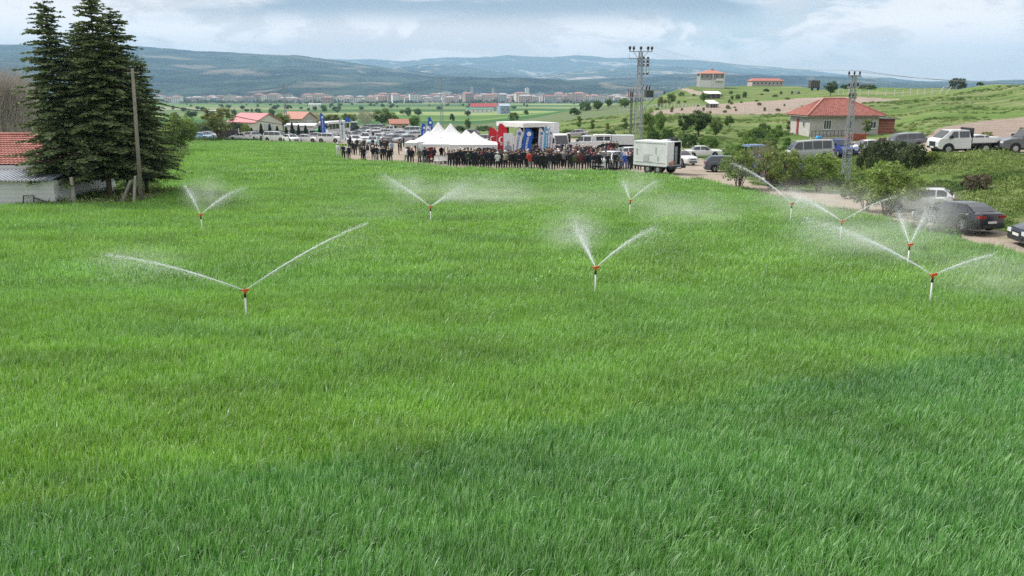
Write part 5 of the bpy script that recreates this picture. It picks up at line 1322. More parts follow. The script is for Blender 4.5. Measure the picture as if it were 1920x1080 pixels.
def make_car(kind):
    P = CAR[kind]; L, W, H, top, gh, wr = P['L'], P['W'], P['H'], P['top'], P['gh'], P['wr']
    tx = [a for a, _ in top][::-1]; tz = [b for _, b in top][::-1]
    ax = (L * 0.30, -L * 0.29); hw = W / 2
    xs = set(np.round(np.linspace(-L/2, L/2, 27), 3)) | set(tx)
    for c in ax:
        for k_ in range(9): xs.add(round(c + (wr + .06) * math.cos(math.pi * k_ / 8), 3))
    xs = sorted(xs)
    def sill(x):
        z = 0.24
        for c in ax:
            d = abs(x - c); R_ = wr + .06
            if d < R_: z = max(z, wr + math.sqrt(max(0, R_ * R_ - d * d)))
        return z
    def halfw(x):
        t = abs(x) / (L / 2); return hw * (1 - 0.16 * max(0, (t - 0.72) / 0.28) ** 2)
    m = MB(); vs = []; nsec = 10
    for x in xs:
        w = halfw(x); zt = float(np.interp(x, tx, tz)); zs = min(sill(x), zt - 0.06); zm = zs + (zt - zs) * 0.5
        belt = zt - 0.05
        half = [(w * .95, zs), (w, zs + (zt-zs)*.28), (w * .995, zm + (zt-zs)*.18), (w * .93, belt), (w * .70, zt + .015)]
        sec = [(-y, z) for y, z in half] + [(y, z) for y, z in reversed(half)]
        vs += [(x, y, z) for y, z in sec]
    fs = []
    for i in range(len(xs) - 1):
        for j in range(nsec - 1): fs.append((i*nsec+j, i*nsec+j+1, (i+1)*nsec+j+1, (i+1)*nsec+j))
    fs.append(tuple(range(nsec))); e = (len(xs)-1)*nsec; fs.append(tuple(e + j for j in range(nsec - 1, -1, -1)))
    m.add(vs, fs)
    # glasshouse shell with rounded roof
    bf, rf, rr_, br = gh; zb = lambda x: float(np.interp(x, tx, tz)) - 0.03
    wb, wt = hw * .91, hw * .70
    st = [(bf, 0), ((bf + rf) / 2 + .02, .55), (rf, .93), ((rf + rr_) / 2, 1.0), (rr_, .95), ((rr_ + br) / 2 - .03, .55), (br, 0)]
    vs = []
    for x, f in st:
        z = zb(x) + (H - zb(x)) * f; y0 = wb; y1 = wb + (wt - wb) * max(f, 0.001)
        vs += [(x, -y0, zb(x)), (x, -y1, z - .03 * f), (x, -y1 * .72, z), (x, y1 * .72, z), (x, y1, z - .03 * f), (x, y0, zb(x))]
    fs = []
    for i in range(len(st) - 1):
        for j in range(5): fs.append((i*6+j, i*6+j+1, i*6+6+j+1, i*6+6+j))
    m.add(vs, fs)
    t = bpy.data.objects.new(kind + '_car', None); link(t)
    body = m.build('body', m_paint, t, True)
    me = body.data; me.set_sharp_from_angle(angle=R(32)) if hasattr(me, 'set_sharp_from_angle') else None
    # floor and wheel wells
    q = MB(); q.box(-L/2 + .15, L/2 - .15, -hw * .86, hw * .86, 0.20, 0.55); q.build('underbody', m_trim, t)
    # glass panes just proud of the shell
    def shell(x, f, s):
        z = zb(x) + (H - zb(x)) * f; y = wb + (wt - wb) * f; return z, s * (y + .006)
    def roofline(x):
        return float(np.interp(x, [p[0] for p in st][::-1], [p[1] for p in st][::-1]))
    for s in (-1, 1):
        for (a, b) in P['wins']:
            q = MB(); n = 5; lo = []; hi = []
            for i in range(n + 1):
                x = a + (b - a) * i / n; fm = max(0.10, roofline(x) - 0.13)
                z0 = zb(x) + (H - zb(x)) * 0.07; y0 = wb + (wt - wb) * 0.07; z1 = zb(x) + (H - zb(x)) * fm; y1 = wb + (wt - wb) * fm
                lo.append((x, s * (y0 + .008), z0)); hi.append((x, s * (y1 + .008), z1))
            q.add(lo + hi, [(i, i+1, n+2+i, n+1+i) for i in range(n)]); q.build('side_window', m_glassd, t, fix=False)
    def cross(x0, f0, x1, f1, nm, off):
        z0 = zb(x0) + (H - zb(x0)) * f0; z1 = zb(x1) + (H - zb(x1)) * f1; y0 = wb + (wt-wb)*f0 - .10; y1 = wb + (wt-wb)*f1 - .10
        q = MB(); d = Vector((z1 - z0, 0, -(x1 - x0))).normalized() * 0.02; d = d if d.x * off > 0 else -d
        q.add([(x0 + d.x, -y0, z0 + d.z), (x0 + d.x, y0, z0 + d.z), (x1 + d.x, y1, z1 + d.z), (x1 + d.x, -y1, z1 + d.z)], [(0, 1, 2, 3)]); q.build(nm, m_glassd, t, fix=False)
    mx = (bf + rf) / 2 + .02
    q = MB()
    def pane(nm, A, B, Cc, sgn):
        q = MB(); rows = []
        for (x, f) in (A, B, Cc):
            z = zb(x) + (H - zb(x)) * f; y = wb + (wt - wb) * f - .09; rows.append((x, y, z))
        vs = []
        for (x, y, z) in rows: vs += [(x + sgn * .022, -y, z + .012), (x + sgn * .022, y, z + .012)]
        q.add(vs, [(0, 1, 3, 2), (2, 3, 5, 4)]); q.build(nm, m_glassd, t, fix=False)
    pane('windscreen', (bf - .06, .05), (mx, .55), (rf + .03, .90), 1)
    mr = (rr_ + br) / 2 - .03
    pane('rear_window', (br + .05, .10), (mr, .55), (rr_ - .03, .92), -1)
    for c in ax:
        for s in (-1, 1):
            q = MB(); y0, y1 = s * (hw - .20), s * (hw - .015); pr = [(wr*.62, 0), (wr, .02), (wr, .16), (wr*.62, .185)]
            n = 16; vs = []
            for i in range(n):
                a = 2 * math.pi * i / n
                for (rad, of) in pr: vs.append((c + rad*math.cos(a), s * (hw - .20 + of), wr + rad*math.sin(a)))
            k4 = len(pr); q.add(vs, [(i*k4+j, i*k4+j+1, ((i+1)%n)*k4+j+1, ((i+1)%n)*k4+j) for i in range(n) for j in range(k4 - 1)])
            w_ = q.build('wheel', m_black, t, True)
            q = MB(); q.tube([(c, s*(hw-.10), wr), (c, s*(hw-.045), wr)], [wr*.66, wr*.66], 16)
            q.mat = 1
            for i in range(5):
                a = 2 * math.pi * i / 5; q.bar((c, s*(hw-.035), wr), (c + wr*.62*math.cos(a), s*(hw-.028), wr + wr*.62*math.sin(a)), .07, .02)
            q.mat = 1; q.tube([(c, s*(hw-.05), wr), (c, s*(hw-.02), wr)], [wr*.16, wr*.14], 8)
            q.build('rim', [M('rim_shadow', (0.05, .05, .052), .6), m_rim], w_)
    zf = float(np.interp(L/2 - .12, tx, tz)); zr = float(np.interp(-L/2 + .12, tx, tz))
    for s in (-1, 1):
        q = MB(); q.box(L/2 - .16, L/2 + .012, s*hw*.50, s*hw*.85, zf - .22, zf - .07); q.build('headlight', m_lamp, t)
        q = MB(); q.box(-L/2 - .012, -L/2 + .22, s*hw*.46, s*hw*.89, zr - .24, zr - .11); q.build('tail_light', m_tail, t)
        q = MB(); q.box(bf - .55, bf - .35, s*(hw - .06), s*(hw + .14), zb(bf) + .04, zb(bf) + .19); q.build('wing_mirror', m_trim if kind == 'saloon' else m_paint, t)
    q = MB(); q.box(L/2 - .02, L/2 + .015, -hw*.42, hw*.42, zf - .26, zf - .12); q.box(L/2 - .05, L/2 + .012, -hw*.6, hw*.6, .30, .44); q.build('grille', m_trim, t)
    q = MB(); q.box(L/2 + .016, L/2 + .03, -.26, .26, .46, .57); q.build('number_plate', m_plate, t)
    q = MB(); q.box(-L/2 - .03, -L/2 - .013, -.26, .26, .50, .61); q.build('number_plate', m_plate, t)
    q = MB(); q.box(-L/2 - .02, -L/2 + .1, -hw*.62, hw*.62, .28, .42); q.build('bumper_trim', m_trim, t)
    return t
def make_pickup(flat=False):
    L, W, H = 5.3, 1.85, 1.80; hw = W/2
    t = bpy.data.objects.new('pickup_truck', None); link(t)
    m = MB(); m.prism([(2.65,.50),(2.65,.85),(2.55,1.02),(2.2,1.10),(1.15,1.16),(-.75,1.18),(-.75,.40),(2.4,.40)] if not flat else [(1.75,.50),(1.78,.85),(1.68,1.12),(1.45,1.22),(-.75,1.22),(-.75,.40),(1.6,.40)], -hw, hw)   # cab and bonnet
    if not flat:
        m.box(-2.6, -.80, -hw, -hw + .08, .55, 1.18); m.box(-2.6, -.80, hw - .08, hw, .55, 1.18); m.box(-2.65, -2.57, -hw, hw, .55, 1.18); m.box(-2.6, -.8, -hw + .08, hw - .08, .55, .70)
    else:
        m.box(-2.9, -.80, -hw - .08, -hw - .03, .85, 1.22); m.box(-2.9, -.80, hw + .03, hw + .08, .85, 1.22); m.box(-2.95, -2.9, -hw - .08, hw + .08, .85, 1.22); m.box(-2.9, -.8, -hw - .02, hw + .02, .80, .88)
    vs = []; G = [(1.15, -.02), (.45, 1.0), (-.6, 1.0), (-.74, -.02)] if not flat else [(1.5, -.02), (.75, 1.0), (-.62, 1.0), (-.74, -.02)]
    for x, f in G:
        y = hw * .93 - .17 * f; z = 1.17 + (H - 1.17) * f; vs += [(x, -y, z), (x, y, z)]
    m.add(vs, [(0, 1, 3, 2), (2, 3, 5, 4), (4, 5, 7, 6), (0, 2, 4, 6), (1, 7, 5, 3)])
    m.build('body', m_paint, t)
    for s in (-1, 1):
        for a, b in ((-.62, .14), (.22, .98)):
            q = MB(); yb = hw*.93 - .17*.1 + .006; yt = hw*.93 - .17*.86 + .006; bt = min(b, .58) if b > .5 else b
            q.add([(a, s*yb, 1.23), (b, s*yb, 1.23), (bt if b > .5 else b, s*yt, 1.71), (a, s*yt, 1.71)], [(0, 1, 2, 3)]); q.build('side_window', m_glassd, t, fix=False)
        q = MB(); q.box(2.45 - .9*flat, 2.67 - .89*flat, s*hw*.55, s*hw*.97, .82, .98); q.build('headlight', m_lamp, t)
        q = MB(); q.box(-2.68 if not flat else -2.98, -2.6 if not flat else -2.94, s*hw*.8, s*hw*.98, .7 if not flat else .6, 1.05 if not flat else .8); q.build('tail_light', m_tail, t)
        q = MB(); q.box(.75, .95, s*(hw), s*(hw + .2), 1.2, 1.42); q.build('wing_mirror', m_trim, t)
        for c in ((1.65, -1.70) if not flat else (.95, -1.9)):
            q = MB(); q.tube([(c, s*(hw-.24), .38), (c, s*(hw+.012), .38)], .38, 16); w_ = q.build('wheel', m_black, t, False)
            q = MB(); q.tube([(c, s*(hw), .38), (c, s*(hw+.03), .38)], .22, 12); q.build('rim', m_rim, w_)
            q = MB(); q.tube([(c, s*(hw-.2), .40), (c, s*(hw+.004), .40)], .46, 16); q.build('wheel_arch', m_trim, t)
    q = MB(); yb = hw*.93 - .12; fo = .33 * flat; q.add([(1.09 + fo, -yb, 1.22), (1.09 + fo, yb, 1.22), (.50 + fo, yb - .12, 1.76), (.50 + fo, -yb + .12, 1.76)], [(0, 1, 2, 3)]); 
    for i, v in enumerate(q.v): q.v[i] = (v[0] + .03, v[1], v[2] + .02)
    q.build('windscreen', m_glassd, t, fix=False)
    q = MB(); q.box(2.64 - .9*flat, 2.67 - .88*flat, -hw*.5, hw*.5, .62, .95); q.box(2.6 - .9*flat, 2.68 - .9*flat, -hw*.9, hw*.9, .42, .58); q.build('grille', m_trim, t)
    q = MB(); q.box(2.68 - .9*flat, 2.69 - .9*flat, -.26, .26, .46, .57); q.build('number_plate', m_plate, t)
    q = MB(); q.box(-2.6, 2.3 - .9*flat, -hw*.7, hw*.7, .25, .42); q.build('chassis', m_trim, t)
    if flat: q = MB(); q.box(-.86, -.78, -hw, hw, .85, 1.95); q.build('headboard', m_dark, t)
    return t
PROTO = {k_: make_car(k_) for k_ in CAR}
PROTO['pickup'] = make_pickup(); PROTO['flatbed'] = make_pickup(True)
USED = set()
def car(kind, px, py, head, col, label, group=None, cat='car', Y=None, p=None, name=None, sc=1.0):
    p = p or (atd(px, Y) if Y else at(px, py)); pr = PROTO[kind]
    if kind in USED: o = copy_tree(pr)
    else: o = pr; USED.add(kind)
    o.name = name or {'pickup': 'pickup_truck', 'flatbed': 'flatbed_truck', 'suv': 'sport_utility_car', 'sedan': 'sedan_car', 'saloon': 'saloon_car', 'hatch': 'hatchback_car', 'minivan': 'minivan', 'minibus': 'minibus'}[kind]
    o.location = p; h = R(head); L = 1.2
    fz = gz(p.x + L*math.cos(h), p.y + L*math.sin(h)) - gz(p.x - L*math.cos(h), p.y - L*math.sin(h)); fz = max(-.12, min(.12, fz))
    o.rotation_euler = (0, -math.atan2(fz, 2*L), h); o.scale = (sc,)*3
    for c in o.children:
        if c.data.materials[0] == m_paint: c.color = (*col, 1)
    return tag(o, label, cat, group)
WH = (0.78, 0.79, 0.80); SV = (0.42, 0.44, 0.46); GR = (0.14, 0.15, 0.17); BK = (0.02, 0.022, 0.028); BL = (0.02, 0.05, 0.28)
PK = 'cars parked beyond the field edge'
CP = 'cars in the packed car park behind the crowd'
car('hatch', 378, 263, -18, (0.30, 0.48, 0.72), 'pale blue hatchback at the left end of the row of parked cars', PK, Y=158)
car('sedan', 391, 262, -12, SV, 'silver sedan half hidden behind the pale blue hatchback', PK, Y=164)
car('sedan', 452, 264, 172, WH, 'white sedan under the bright green sapling, nose to the left', PK, Y=156)
car('suv', 474, 264, 78, WH, 'white off-roader seen from behind, beside the white minivan', PK, Y=156, cat='car')
car('minivan', 517, 265, -14, WH, 'white minivan in the middle of the row before the conifers', PK, Y=153)
car('hatch', 545, 266, -48, WH, 'white hatchback showing its nose, right of the white minivan', PK, Y=148)
car('sedan', 541, 262, -10, WH, 'white car whose roof shows between minivan and hatchback', PK, Y=160)
car('sedan', 574, 266, -4, WH, 'long white sedan with its nose pointing right, left of the white off-roader by the bus', PK, Y=149)
car('suv', 618, 267, -10, WH, 'white off-roader parked in front of the white bus', PK, Y=147)
car('pickup', 607, 260, 180, WH, 'white pickup carrying the bright green load', PK, 'pickup', Y=166)
car('sedan', 598, 262, -10, SV, 'silver car between the long white sedan and the white off-roader', PK, Y=157)
_park = [
 ('suv', 690, 215, 160, (0.30,.32,.34), 'grey off-roader at the back of the car park, below the greyish tree'),
 ('minivan', 706, 212, 170, SV, 'silver van with dark windows at the back of the car park'),
 ('sedan', 683, 195, 175, SV, 'silver sedan right of the green tractor'), ('sedan', 704, 190, 170, WH, 'white sedan in the second row of the car park right of the tractor'),
 ('pickup', 733, 188, 180, WH, 'white double cab pickup at the back of the car park'), ('minivan', 770, 182, 178, (0.62,.72,.78), 'pale blue and white van at the right end of the car park'),
 ('sedan', 655, 196, -20, (0.35,.02,.03), 'dark red car beside the tractor and the bus'), ('hatch', 722, 176, 165, (0.5,.52,.55), 'light grey hatchback in front of the white double cab pickup'),
 ('sedan', 676, 172, -25, (0.36,.38,.42), 'grey sedan in the third row of the car park'), ('sedan', 700, 168, -160, WH, 'white sedan in the middle of the car park'),
 ('sedan', 745, 166, -155, (0.52,.54,.57), 'silver grey sedan facing left in the car park'), ('sedan', 774, 165, -170, (0.62,.63,.65), 'bright silver sedan at the right side of the car park'),
 ('suv', 660, 156, -40, (0.50,.52,.55), 'silver off-roader behind the white feather banner'), ('suv', 684, 148, -78, WH, 'white off-roader facing the crowd with a dark windscreen'),
 ('hatch', 712, 150, -100, WH, 'white hatchback right behind the standing crowd'), ('sedan', 738, 148, 60, (0.22,.22,.25), 'dark grey sedan seen from the rear in the car park'),
 ('sedan', 760, 146, -150, SV, 'silver sedan in front of the bright silver one by the tents'), ('hatch', 664, 140, -60, WH, 'white hatchback next to the left group of people'),
 ('hatch', 700, 134, -95, (0.50,.62,.66), 'pale blue green hatchback nearest to the crowd'),
]
for kd, px, Y, hd, cl, lb in _park: car(kd, px, 0, hd, cl, lb, CP, 'pickup' if kd == 'pickup' else 'van' if kd == 'minivan' else 'car', Y=Y)
car('suv', 878, 0, 165, BK, 'black off-roader behind the right tent peaks', None, Y=165)
car('suv', 908, 0, 150, SV, 'silver off-roader between the tents and the red flags', None, Y=138)
car('sedan', 1081, 0, 170, (0.55,.50,.53), 'pinkish silver car behind the white pickup, right of the stage truck', None, Y=150)
car('pickup', 1100, 281, 165, WH, 'large white pickup in front of the stage truck cab', None, 'pickup', Y=112, sc=1.25)
car('suv', 1141, 316, -118, WH, 'white off-roader standing among the crowd, left of the box trailer', None, Y=78, sc=1.0)
car('hatch', 1175, 296, -172, WH, 'white hatchback just left of the box trailer', None, Y=93)
car('hatch', 1277, 306, -60, WH, 'white hatchback mostly hidden behind the box trailer doors', None, Y=85)
car('saloon', 1320, 295, -4, WH, 'old white saloon car parked on grass right of the box trailer', None, Y=98)
car('hatch', 1367, 321, -8, (0.075,.09,.12), 'dark blue grey hatchback on the dirt, half behind the shrubs', None, Y=74.5)
car('minibus', 1519, 299, 176, (0.45,.47,.45), 'silver minibus below the farmhouse', None, 'minibus', Y=91)
car('pickup', 1578, 289, -88, BL, 'blue pickup facing the camera on the farmhouse drive', None, 'pickup', Y=93)
car('sedan', 1625, 0, 178, WH, 'white car behind the dark bushes near the farmhouse', None, Y=92)
car('suv', 1690, 279, 176, (0.17,.18,.20), 'dark grey off-roader on the upper road above the dark bushes', None, p=at(1690, 281))
car('flatbed', 1790, 288, 179, WH, 'white double cab truck with dropside bed on the upper road', None, 'truck', p=at(1789, 287), sc=1.04)
car('sedan', 1836, 286, 3, WH, 'white sedan right behind the dropside truck on the upper road', None, p=at(1833, 285))
car('pickup', 1925, 284, 178, (0.13,.14,.155), 'dark grey pickup entering from the right edge on the upper road', None, 'pickup', p=at(1930, 285))
dk = car('sedan', 1835, 438, 105, (0.012, 0.011, 0.019), 'dark sedan seen from behind on the lane at the right edge, veiled by spray', None, p=at(1863, 442) + Vector((-.6, 2.0, 0)), sc=.87)
car('sedan', 1962, 470, 172, (0.018, 0.02, 0.03), 'black car cut by the right frame edge, only its front wheel showing', None, p=at(1983, 462) + Vector((.75, 0, 0)))
car('hatch', 1712, 405, 150, (0.66,.68,.68), 'silver white car behind the leafy young tree on the lane', None, p=at(1722, 396), sc=.85)
car('suv', 1488, 352, 5, (0.05,.05,.045), 'dark old off-roader hidden behind the lane shrubs', None, p=at(1487, 348))
for k_, pr in PROTO.items():
    if k_ not in USED: bpy.data.objects.remove(pr)

def tractor(px, Y, head, bodyc, roofc, label, canopy=False):
    p = atd(px, Y); t = empty('tractor', p, R(head), label, 'tractor')
    mb = Mobj('farm_paint', 0.4); 
    m = MB(); m.box(.2, 1.9, -.38, .38, .85, 1.45); m.box(1.9, 2.0, -.3, .3, .8, 1.4); m.box(-.9, .3, -.5, .5, .7, 1.1); o = m.build('body', mb, t); o.color = (*bodyc, 1)
    for s in (-1, 1):
        m = MB(); m.tube([(-.6, s*.55, .78), (-.6, s*1.0, .78)], .78, 18); w = m.build('rear_wheel', m_black, t); m = MB(); m.tube([(-.6, s*.98, .78), (-.6, s*1.03, .78)], .42, 12); m.build('rim', M('yellow_rim', (.5, .45, .3), .6), w)
        m = MB(); m.tube([(1.5, s*.5, .48), (1.5, s*.8, .48)], .48, 16); m.build('front_wheel', m_black, t)
        m = MB(); m.box(-1.2, 0.05, s*.55, s*1.0, 1.58, 1.68); o = m.build('mudguard', mb, t); o.color = (*bodyc, 1)
    for x in (-1.0, .15):
        for s in (-1, 1):
            m = MB(); m.bar((x, s*.6, 1.1), (x * .9, s*.55, 2.5), .07); m.build('cab_post', m_dark, t)
    m = MB(); m.box(-1.15, .3, -.75, .75, 2.5, 2.66); o = m.build('roof', mb, t); o.color = (*roofc, 1)
    if not canopy:
        m = MB(); m.box(-.98, .13, -.56, .56, 1.45, 2.48); m.build('cab_glass', M('green_glass', (.05, .10, .09), .1), t)
    m = MB(); m.box(-.7, -.3, -.25, .25, 1.1, 1.55); m.build('seat', m_trim, t)
    m = MB(); m.tube([(.9, .3, 1.4), (.9, .3, 2.3)], .04, 6); m.build('exhaust', m_dark, t)
tractor(664, 190, -95, (0.02, 0.06, 0.045), (0.75, 0.76, 0.74), 'dark green tractor with glazed cab and white roof behind the car park')
tractor(1421, 69, -80, (0.03, 0.13, 0.42), (0.16, 0.24, 0.42), 'blue tractor with a blue canopy standing among the lane shrubs', True)
def bus():
    p = atd(628, 178); t = empty('white_bus', p, R(-112), 'white bus with large dark windscreen behind the parked cars', 'bus')
    m = MB(); m.prism([(4.2, .4), (4.25, 1.3), (4.05, 2.95), (3.8, 3.1), (-4.2, 3.1), (-4.2, .4)], -1.2, 1.2); m.build('body', m_white, t)
    m = MB(); m.add([(4.28, -1.12, 1.35), (4.28, 1.12, 1.35), (4.11, 1.08, 2.75), (4.11, -1.08, 2.75)], [(0, 1, 2, 3)]); m.build('windscreen', m_glassd, t, fix=False)
    for s in (-1, 1):
        for i in range(6):
            m = MB(); x = -3.9 + i * 1.32; m.box(x, x + 1.2, s*1.19, s*1.215, 1.5, 2.6); m.build('side_window', m_glassd, t)
        for c in (2.8, -2.6):
            m = MB(); m.tube([(c, s*.95, .5), (c, s*1.22, .5)], .5, 14); m.build('wheel', m_black, t)
        m = MB(); m.box(4.1, 4.3, s*1.25, s*1.45, 1.7, 2.3); m.build('wing_mirror', m_trim, t)
        m = MB(); m.box(4.2, 4.27, s*.75, s*1.1, .75, 1.0); m.build('headlight', m_lamp, t)
bus()
p = atd(600, 163); m = MB(); m.ball((0, 0, 1.5), (1.0, .8, .55), 12, 8); o = m.build('green_load', M('green_tarp', (0.02, 0.36, 0.09), .6), None, True); o.location = p; tag(o, 'bright green covered load on the white pickup left of the bus', 'load')

# ---- white box trailer with open rear door
def box_truck():
    p = at(1262, 327); ang = R(134); t = empty('box_trailer', p, ang, 'old white box trailer with its rear door open at the edge of the crowd', 'trailer')
    p2 = p
    W = 2.2; L = 3.6; z0, z1 = .80, 2.80; hw = W/2
    mw = M('scuffed_white_panel', (0.74, 0.76, 0.77), 0.6, var=.10, scale=1.5)
    m = MB(); m.box(0, L, -hw, -hw + .05, z0, z1); m.box(0, L, hw - .05, hw, z0, z1); m.box(L - .05, L, -hw + .05, hw - .05, z0, z1); m.box(0, L, -hw, hw, z1, z1 + .07); m.box(0, L, -hw, hw, z0 - .10, z0); m.build('box_body', mw, t)
    m = MB(); m.box(.05, L - .06, -hw + .051, hw - .051, z0 + .002, z0 + .02); m.build('box_floor', m_dark, t)
    m = MB(); m.box(L - .10, L - .052, -hw + .052, hw - .052, z0 + .02, z1 - .01); m.build('inner_wall', m_dark, t)
    m = MB(); m.box(.06, L - .12, -hw + .052, -hw + .07, z0 + .02, z1 - .01); m.box(.06, L - .12, hw - .07, hw - .052, z0 + .02, z1 - .01); m.box(.06, L - .12, -hw + .07, hw - .07, z1 - .02, z1 - .005); m.build('inner_lining', M('dark_lining', (.03, .03, .032), .8), t)
    m = MB(); m.box(-.06, -.002, .12, hw, z0, z1); d = m.build('rear_door', mw, t)
    m = MB(); m.box(-.085, -.062, .24, hw - .12, z0 + .25, z1 - .55); m.build('door_panel', mw, d)
    m = MB(); m.box(-.12, -.065, .1, .75, z0 + .08, z0 + .22); m.ball((-.1, .3, z0 + .3), (.06, .2, .14), 8, 6); m.ball((-.1, .65, z0 + .25), (.06, .22, .1), 8, 6); m.build('orange_sacking', M('orange_sack', (.62, .28, .16), .8), d)
    m = MB(); m.box(-.75, .0, -hw - .75, -hw - .70, z0, z1)
    m = MB(); m.box(.25, .32, -hw + .2, -hw + .6, z0 + .02, z1 - .4); m.box(.9, 1.3, -.9, -.2, z0 + .02, z1 - .7); m.build('cargo_rack', m_steel, t)
    m = MB(); m.box(-.35, L + .05, -hw, hw, .72, .745); m.box(-.5, 3.9, -.45, -.33, .5, .72); m.box(-.5, 3.9, .33, .45, .5, .72); m.box(-.55, -.4, -hw, hw, .55, .74); m.build('chassis', m_dark, t)
    for c in (.9, 2.0):
        for s in (-1, 1):
            m = MB(); m.tube([(c, s*.75, .42), (c, s*1.08, .42)], .42, 14); w = m.build('wheel', m_black, t); m = MB(); m.tube([(c, s*1.06, .42), (c, s*1.1, .42)], .2, 10); m.build('rim', m_rim, w)
    m = MB(); m.box(-.58, -.555, -.3, .3, .58, .7); m.build('number_plate', m_plate, t)
    # fittings on the long side turned to the camera (y = +hw)
    for a, b, c, d_ in ((L - .4, L - .28, 1.7, 2.2), (L - 1.65, L - 1.1, 1.1, 1.6), (.9, .96, 1.2, 1.6), (1.15, 1.21, 1.8, 2.4)):
        m = MB(); m.box(a, b, hw, hw + .035, c, d_); m.build('side_fitting', M('grey_fitting', (.48, .51, .53), .6), t)
    m = MB(); m.box(L - 2.05, L - 1.2, hw, hw + .02, 1.1, 1.14); m.box(L - 2.05, L - 1.2, hw, hw + .02, 1.68, 1.72); m.build('hatch_rim', M('grey_fitting', (.48, .51, .53), .6), t)
    m = MB(); m.box(.2, L - .1, hw, hw + .03, 1.02, 1.06); m.box(.2, L - .1, hw, hw + .03, 2.72, 2.76); m.build('side_rail', M('grey_fitting', (.48, .51, .53), .6), t)
    # roof rack and vents
    m = MB(); m.box(.6, 1.2, -.3, .3, z1 + .071, z1 + .2); m.box(2.4, 2.8, -.2, .2, z1 + .071, z1 + .15)
    m.build('roof_vent', mw, t)
    m = MB()
    for x in (.05, .7, 1.5): m.bar((x, -hw + .05, z1 + .07), (x, -hw + .05, z1 + .4), .04)
    m.bar((.05, -hw + .05, z1 + .4), (1.5, -hw + .05, z1 + .4), .04); m.box(.3, 1.3, -hw + .1, -hw + .6, z1 + .08, z1 + .3); m.build('roof_rack', m_dark, t)
box_truck()
# ---- stage truck
def stage_truck():
    hd = R(-57); p = atd(1044, 104); t = empty('stage_truck', p, hd, 'white stage truck with its side raised as a roof over the platform', 'truck')
    hw = 1.2; z0, z1 = 1.0, 3.95
    # +x heads towards the camera and right; the open side is -y (left of the picture)
    m = MB(); m.box(-7.4, -1.1, hw - .06, hw, z0, z1); m.box(-1.16, -1.1, -hw, hw - .06, z0, z1); m.box(-7.4, -7.34, -hw, hw - .06, z0, z1); m.box(-7.4, -1.1, -hw, hw, z0 - .15, z0); m.box(-7.4, -1.1, -hw, hw, z1, z1 + .08); m.build('box_body', m_white, t)
    m = MB(); m.box(-7.33, -1.17, hw - .10, hw - .063, z0 + .01, z1 - .01); m.build('backdrop', M('stage_black', (.012, .012, .014), .8), t)
    m = MB(); m.box(-7.33, -7.30, -hw + .01, hw - .11, z0 + .01, z1 - .01); m.box(-1.2, -1.163, -hw + .01, hw - .11, z0 + .01, z1 - .01); m.build('inner_curtain', M('stage_black', (.012, .012, .014), .8), t)
    m = MB(); m.box(-7.4, -1.1, -hw - 3.2, -hw, z1 + .02, z1 + .12); m.box(-7.4, -1.1, -hw - 3.26, -hw - 3.2, z1 - .42, z1 + .12); m.box(-7.46, -7.4, -hw - 3.26, -hw, z1 - .3, z1 + .12); m.box(-1.1, -1.04, -hw - 3.26, -hw, z1 - .42, z1 + .12); m.build('raised_side', m_white, t)
    m = MB(); m.box(-7.4, -1.1, -hw - 2.6, -hw - .002, z0 - .12, z0); m.build('stage_floor', M('stage_floor', (.06, .06, .065), .7), t)
    for x in (-7.2, -1.3):
        m = MB(); m.bar((x, -hw - 3.0, 0), (x, -hw - 3.0, z1 - .02), .12); m.build('roof_post', m_steel, t)
    for x in (-7.0, -1.7):
        m = MB(); m.box(x - .35, x + .35, -hw - 2.4, -hw - 1.8, z0, z0 + 2.3); m.build('loudspeaker', m_trim, t)
    m = MB(); m.prism([(-1.0, .55), (1.15, .55), (1.18, 1.35), (.85, 2.55), (.6, 2.7), (-1.0, 2.7)], -1.08, 1.08); m.build('cab', m_white, t)
    m = MB(); m.add([(1.19, -.98, 1.45), (1.19, .98, 1.45), (.90, .92, 2.48), (.90, -.92, 2.48)], [(0, 1, 2, 3)]); m.build('windscreen', m_glassd, t, fix=False)
    for s in (-1, 1):
        m = MB(); m.box(-.3, .7, s*1.078, s*1.095, 1.5, 2.35); m.build('side_window', m_glassd, t)
        m = MB(); m.box(.95, 1.1, s*1.15, s*1.4, 1.6, 2.2); m.build('wing_mirror', m_trim, t)
        m = MB(); m.box(1.12, 1.2, s*.65, s*1.0, .75, .95); m.build('headlight', m_lamp, t)
        for c in (.3, -5.0, -6.0):
            m = MB(); m.tube([(c, s*.85, .48), (c, s*1.15, .48)], .48, 14); m.build('wheel', m_black, t)
    m = MB(); m.box(1.17, 1.2, -.6, .6, 1.0, 1.25); m.box(1.1, 1.22, -1.05, 1.05, .5, .68); m.build('grille', m_trim, t)
    m = MB(); m.box(-7.3, -1.0, -.5, .5, .6, .85); m.build('chassis', m_trim, t)
    return t
ST_T = stage_truck()
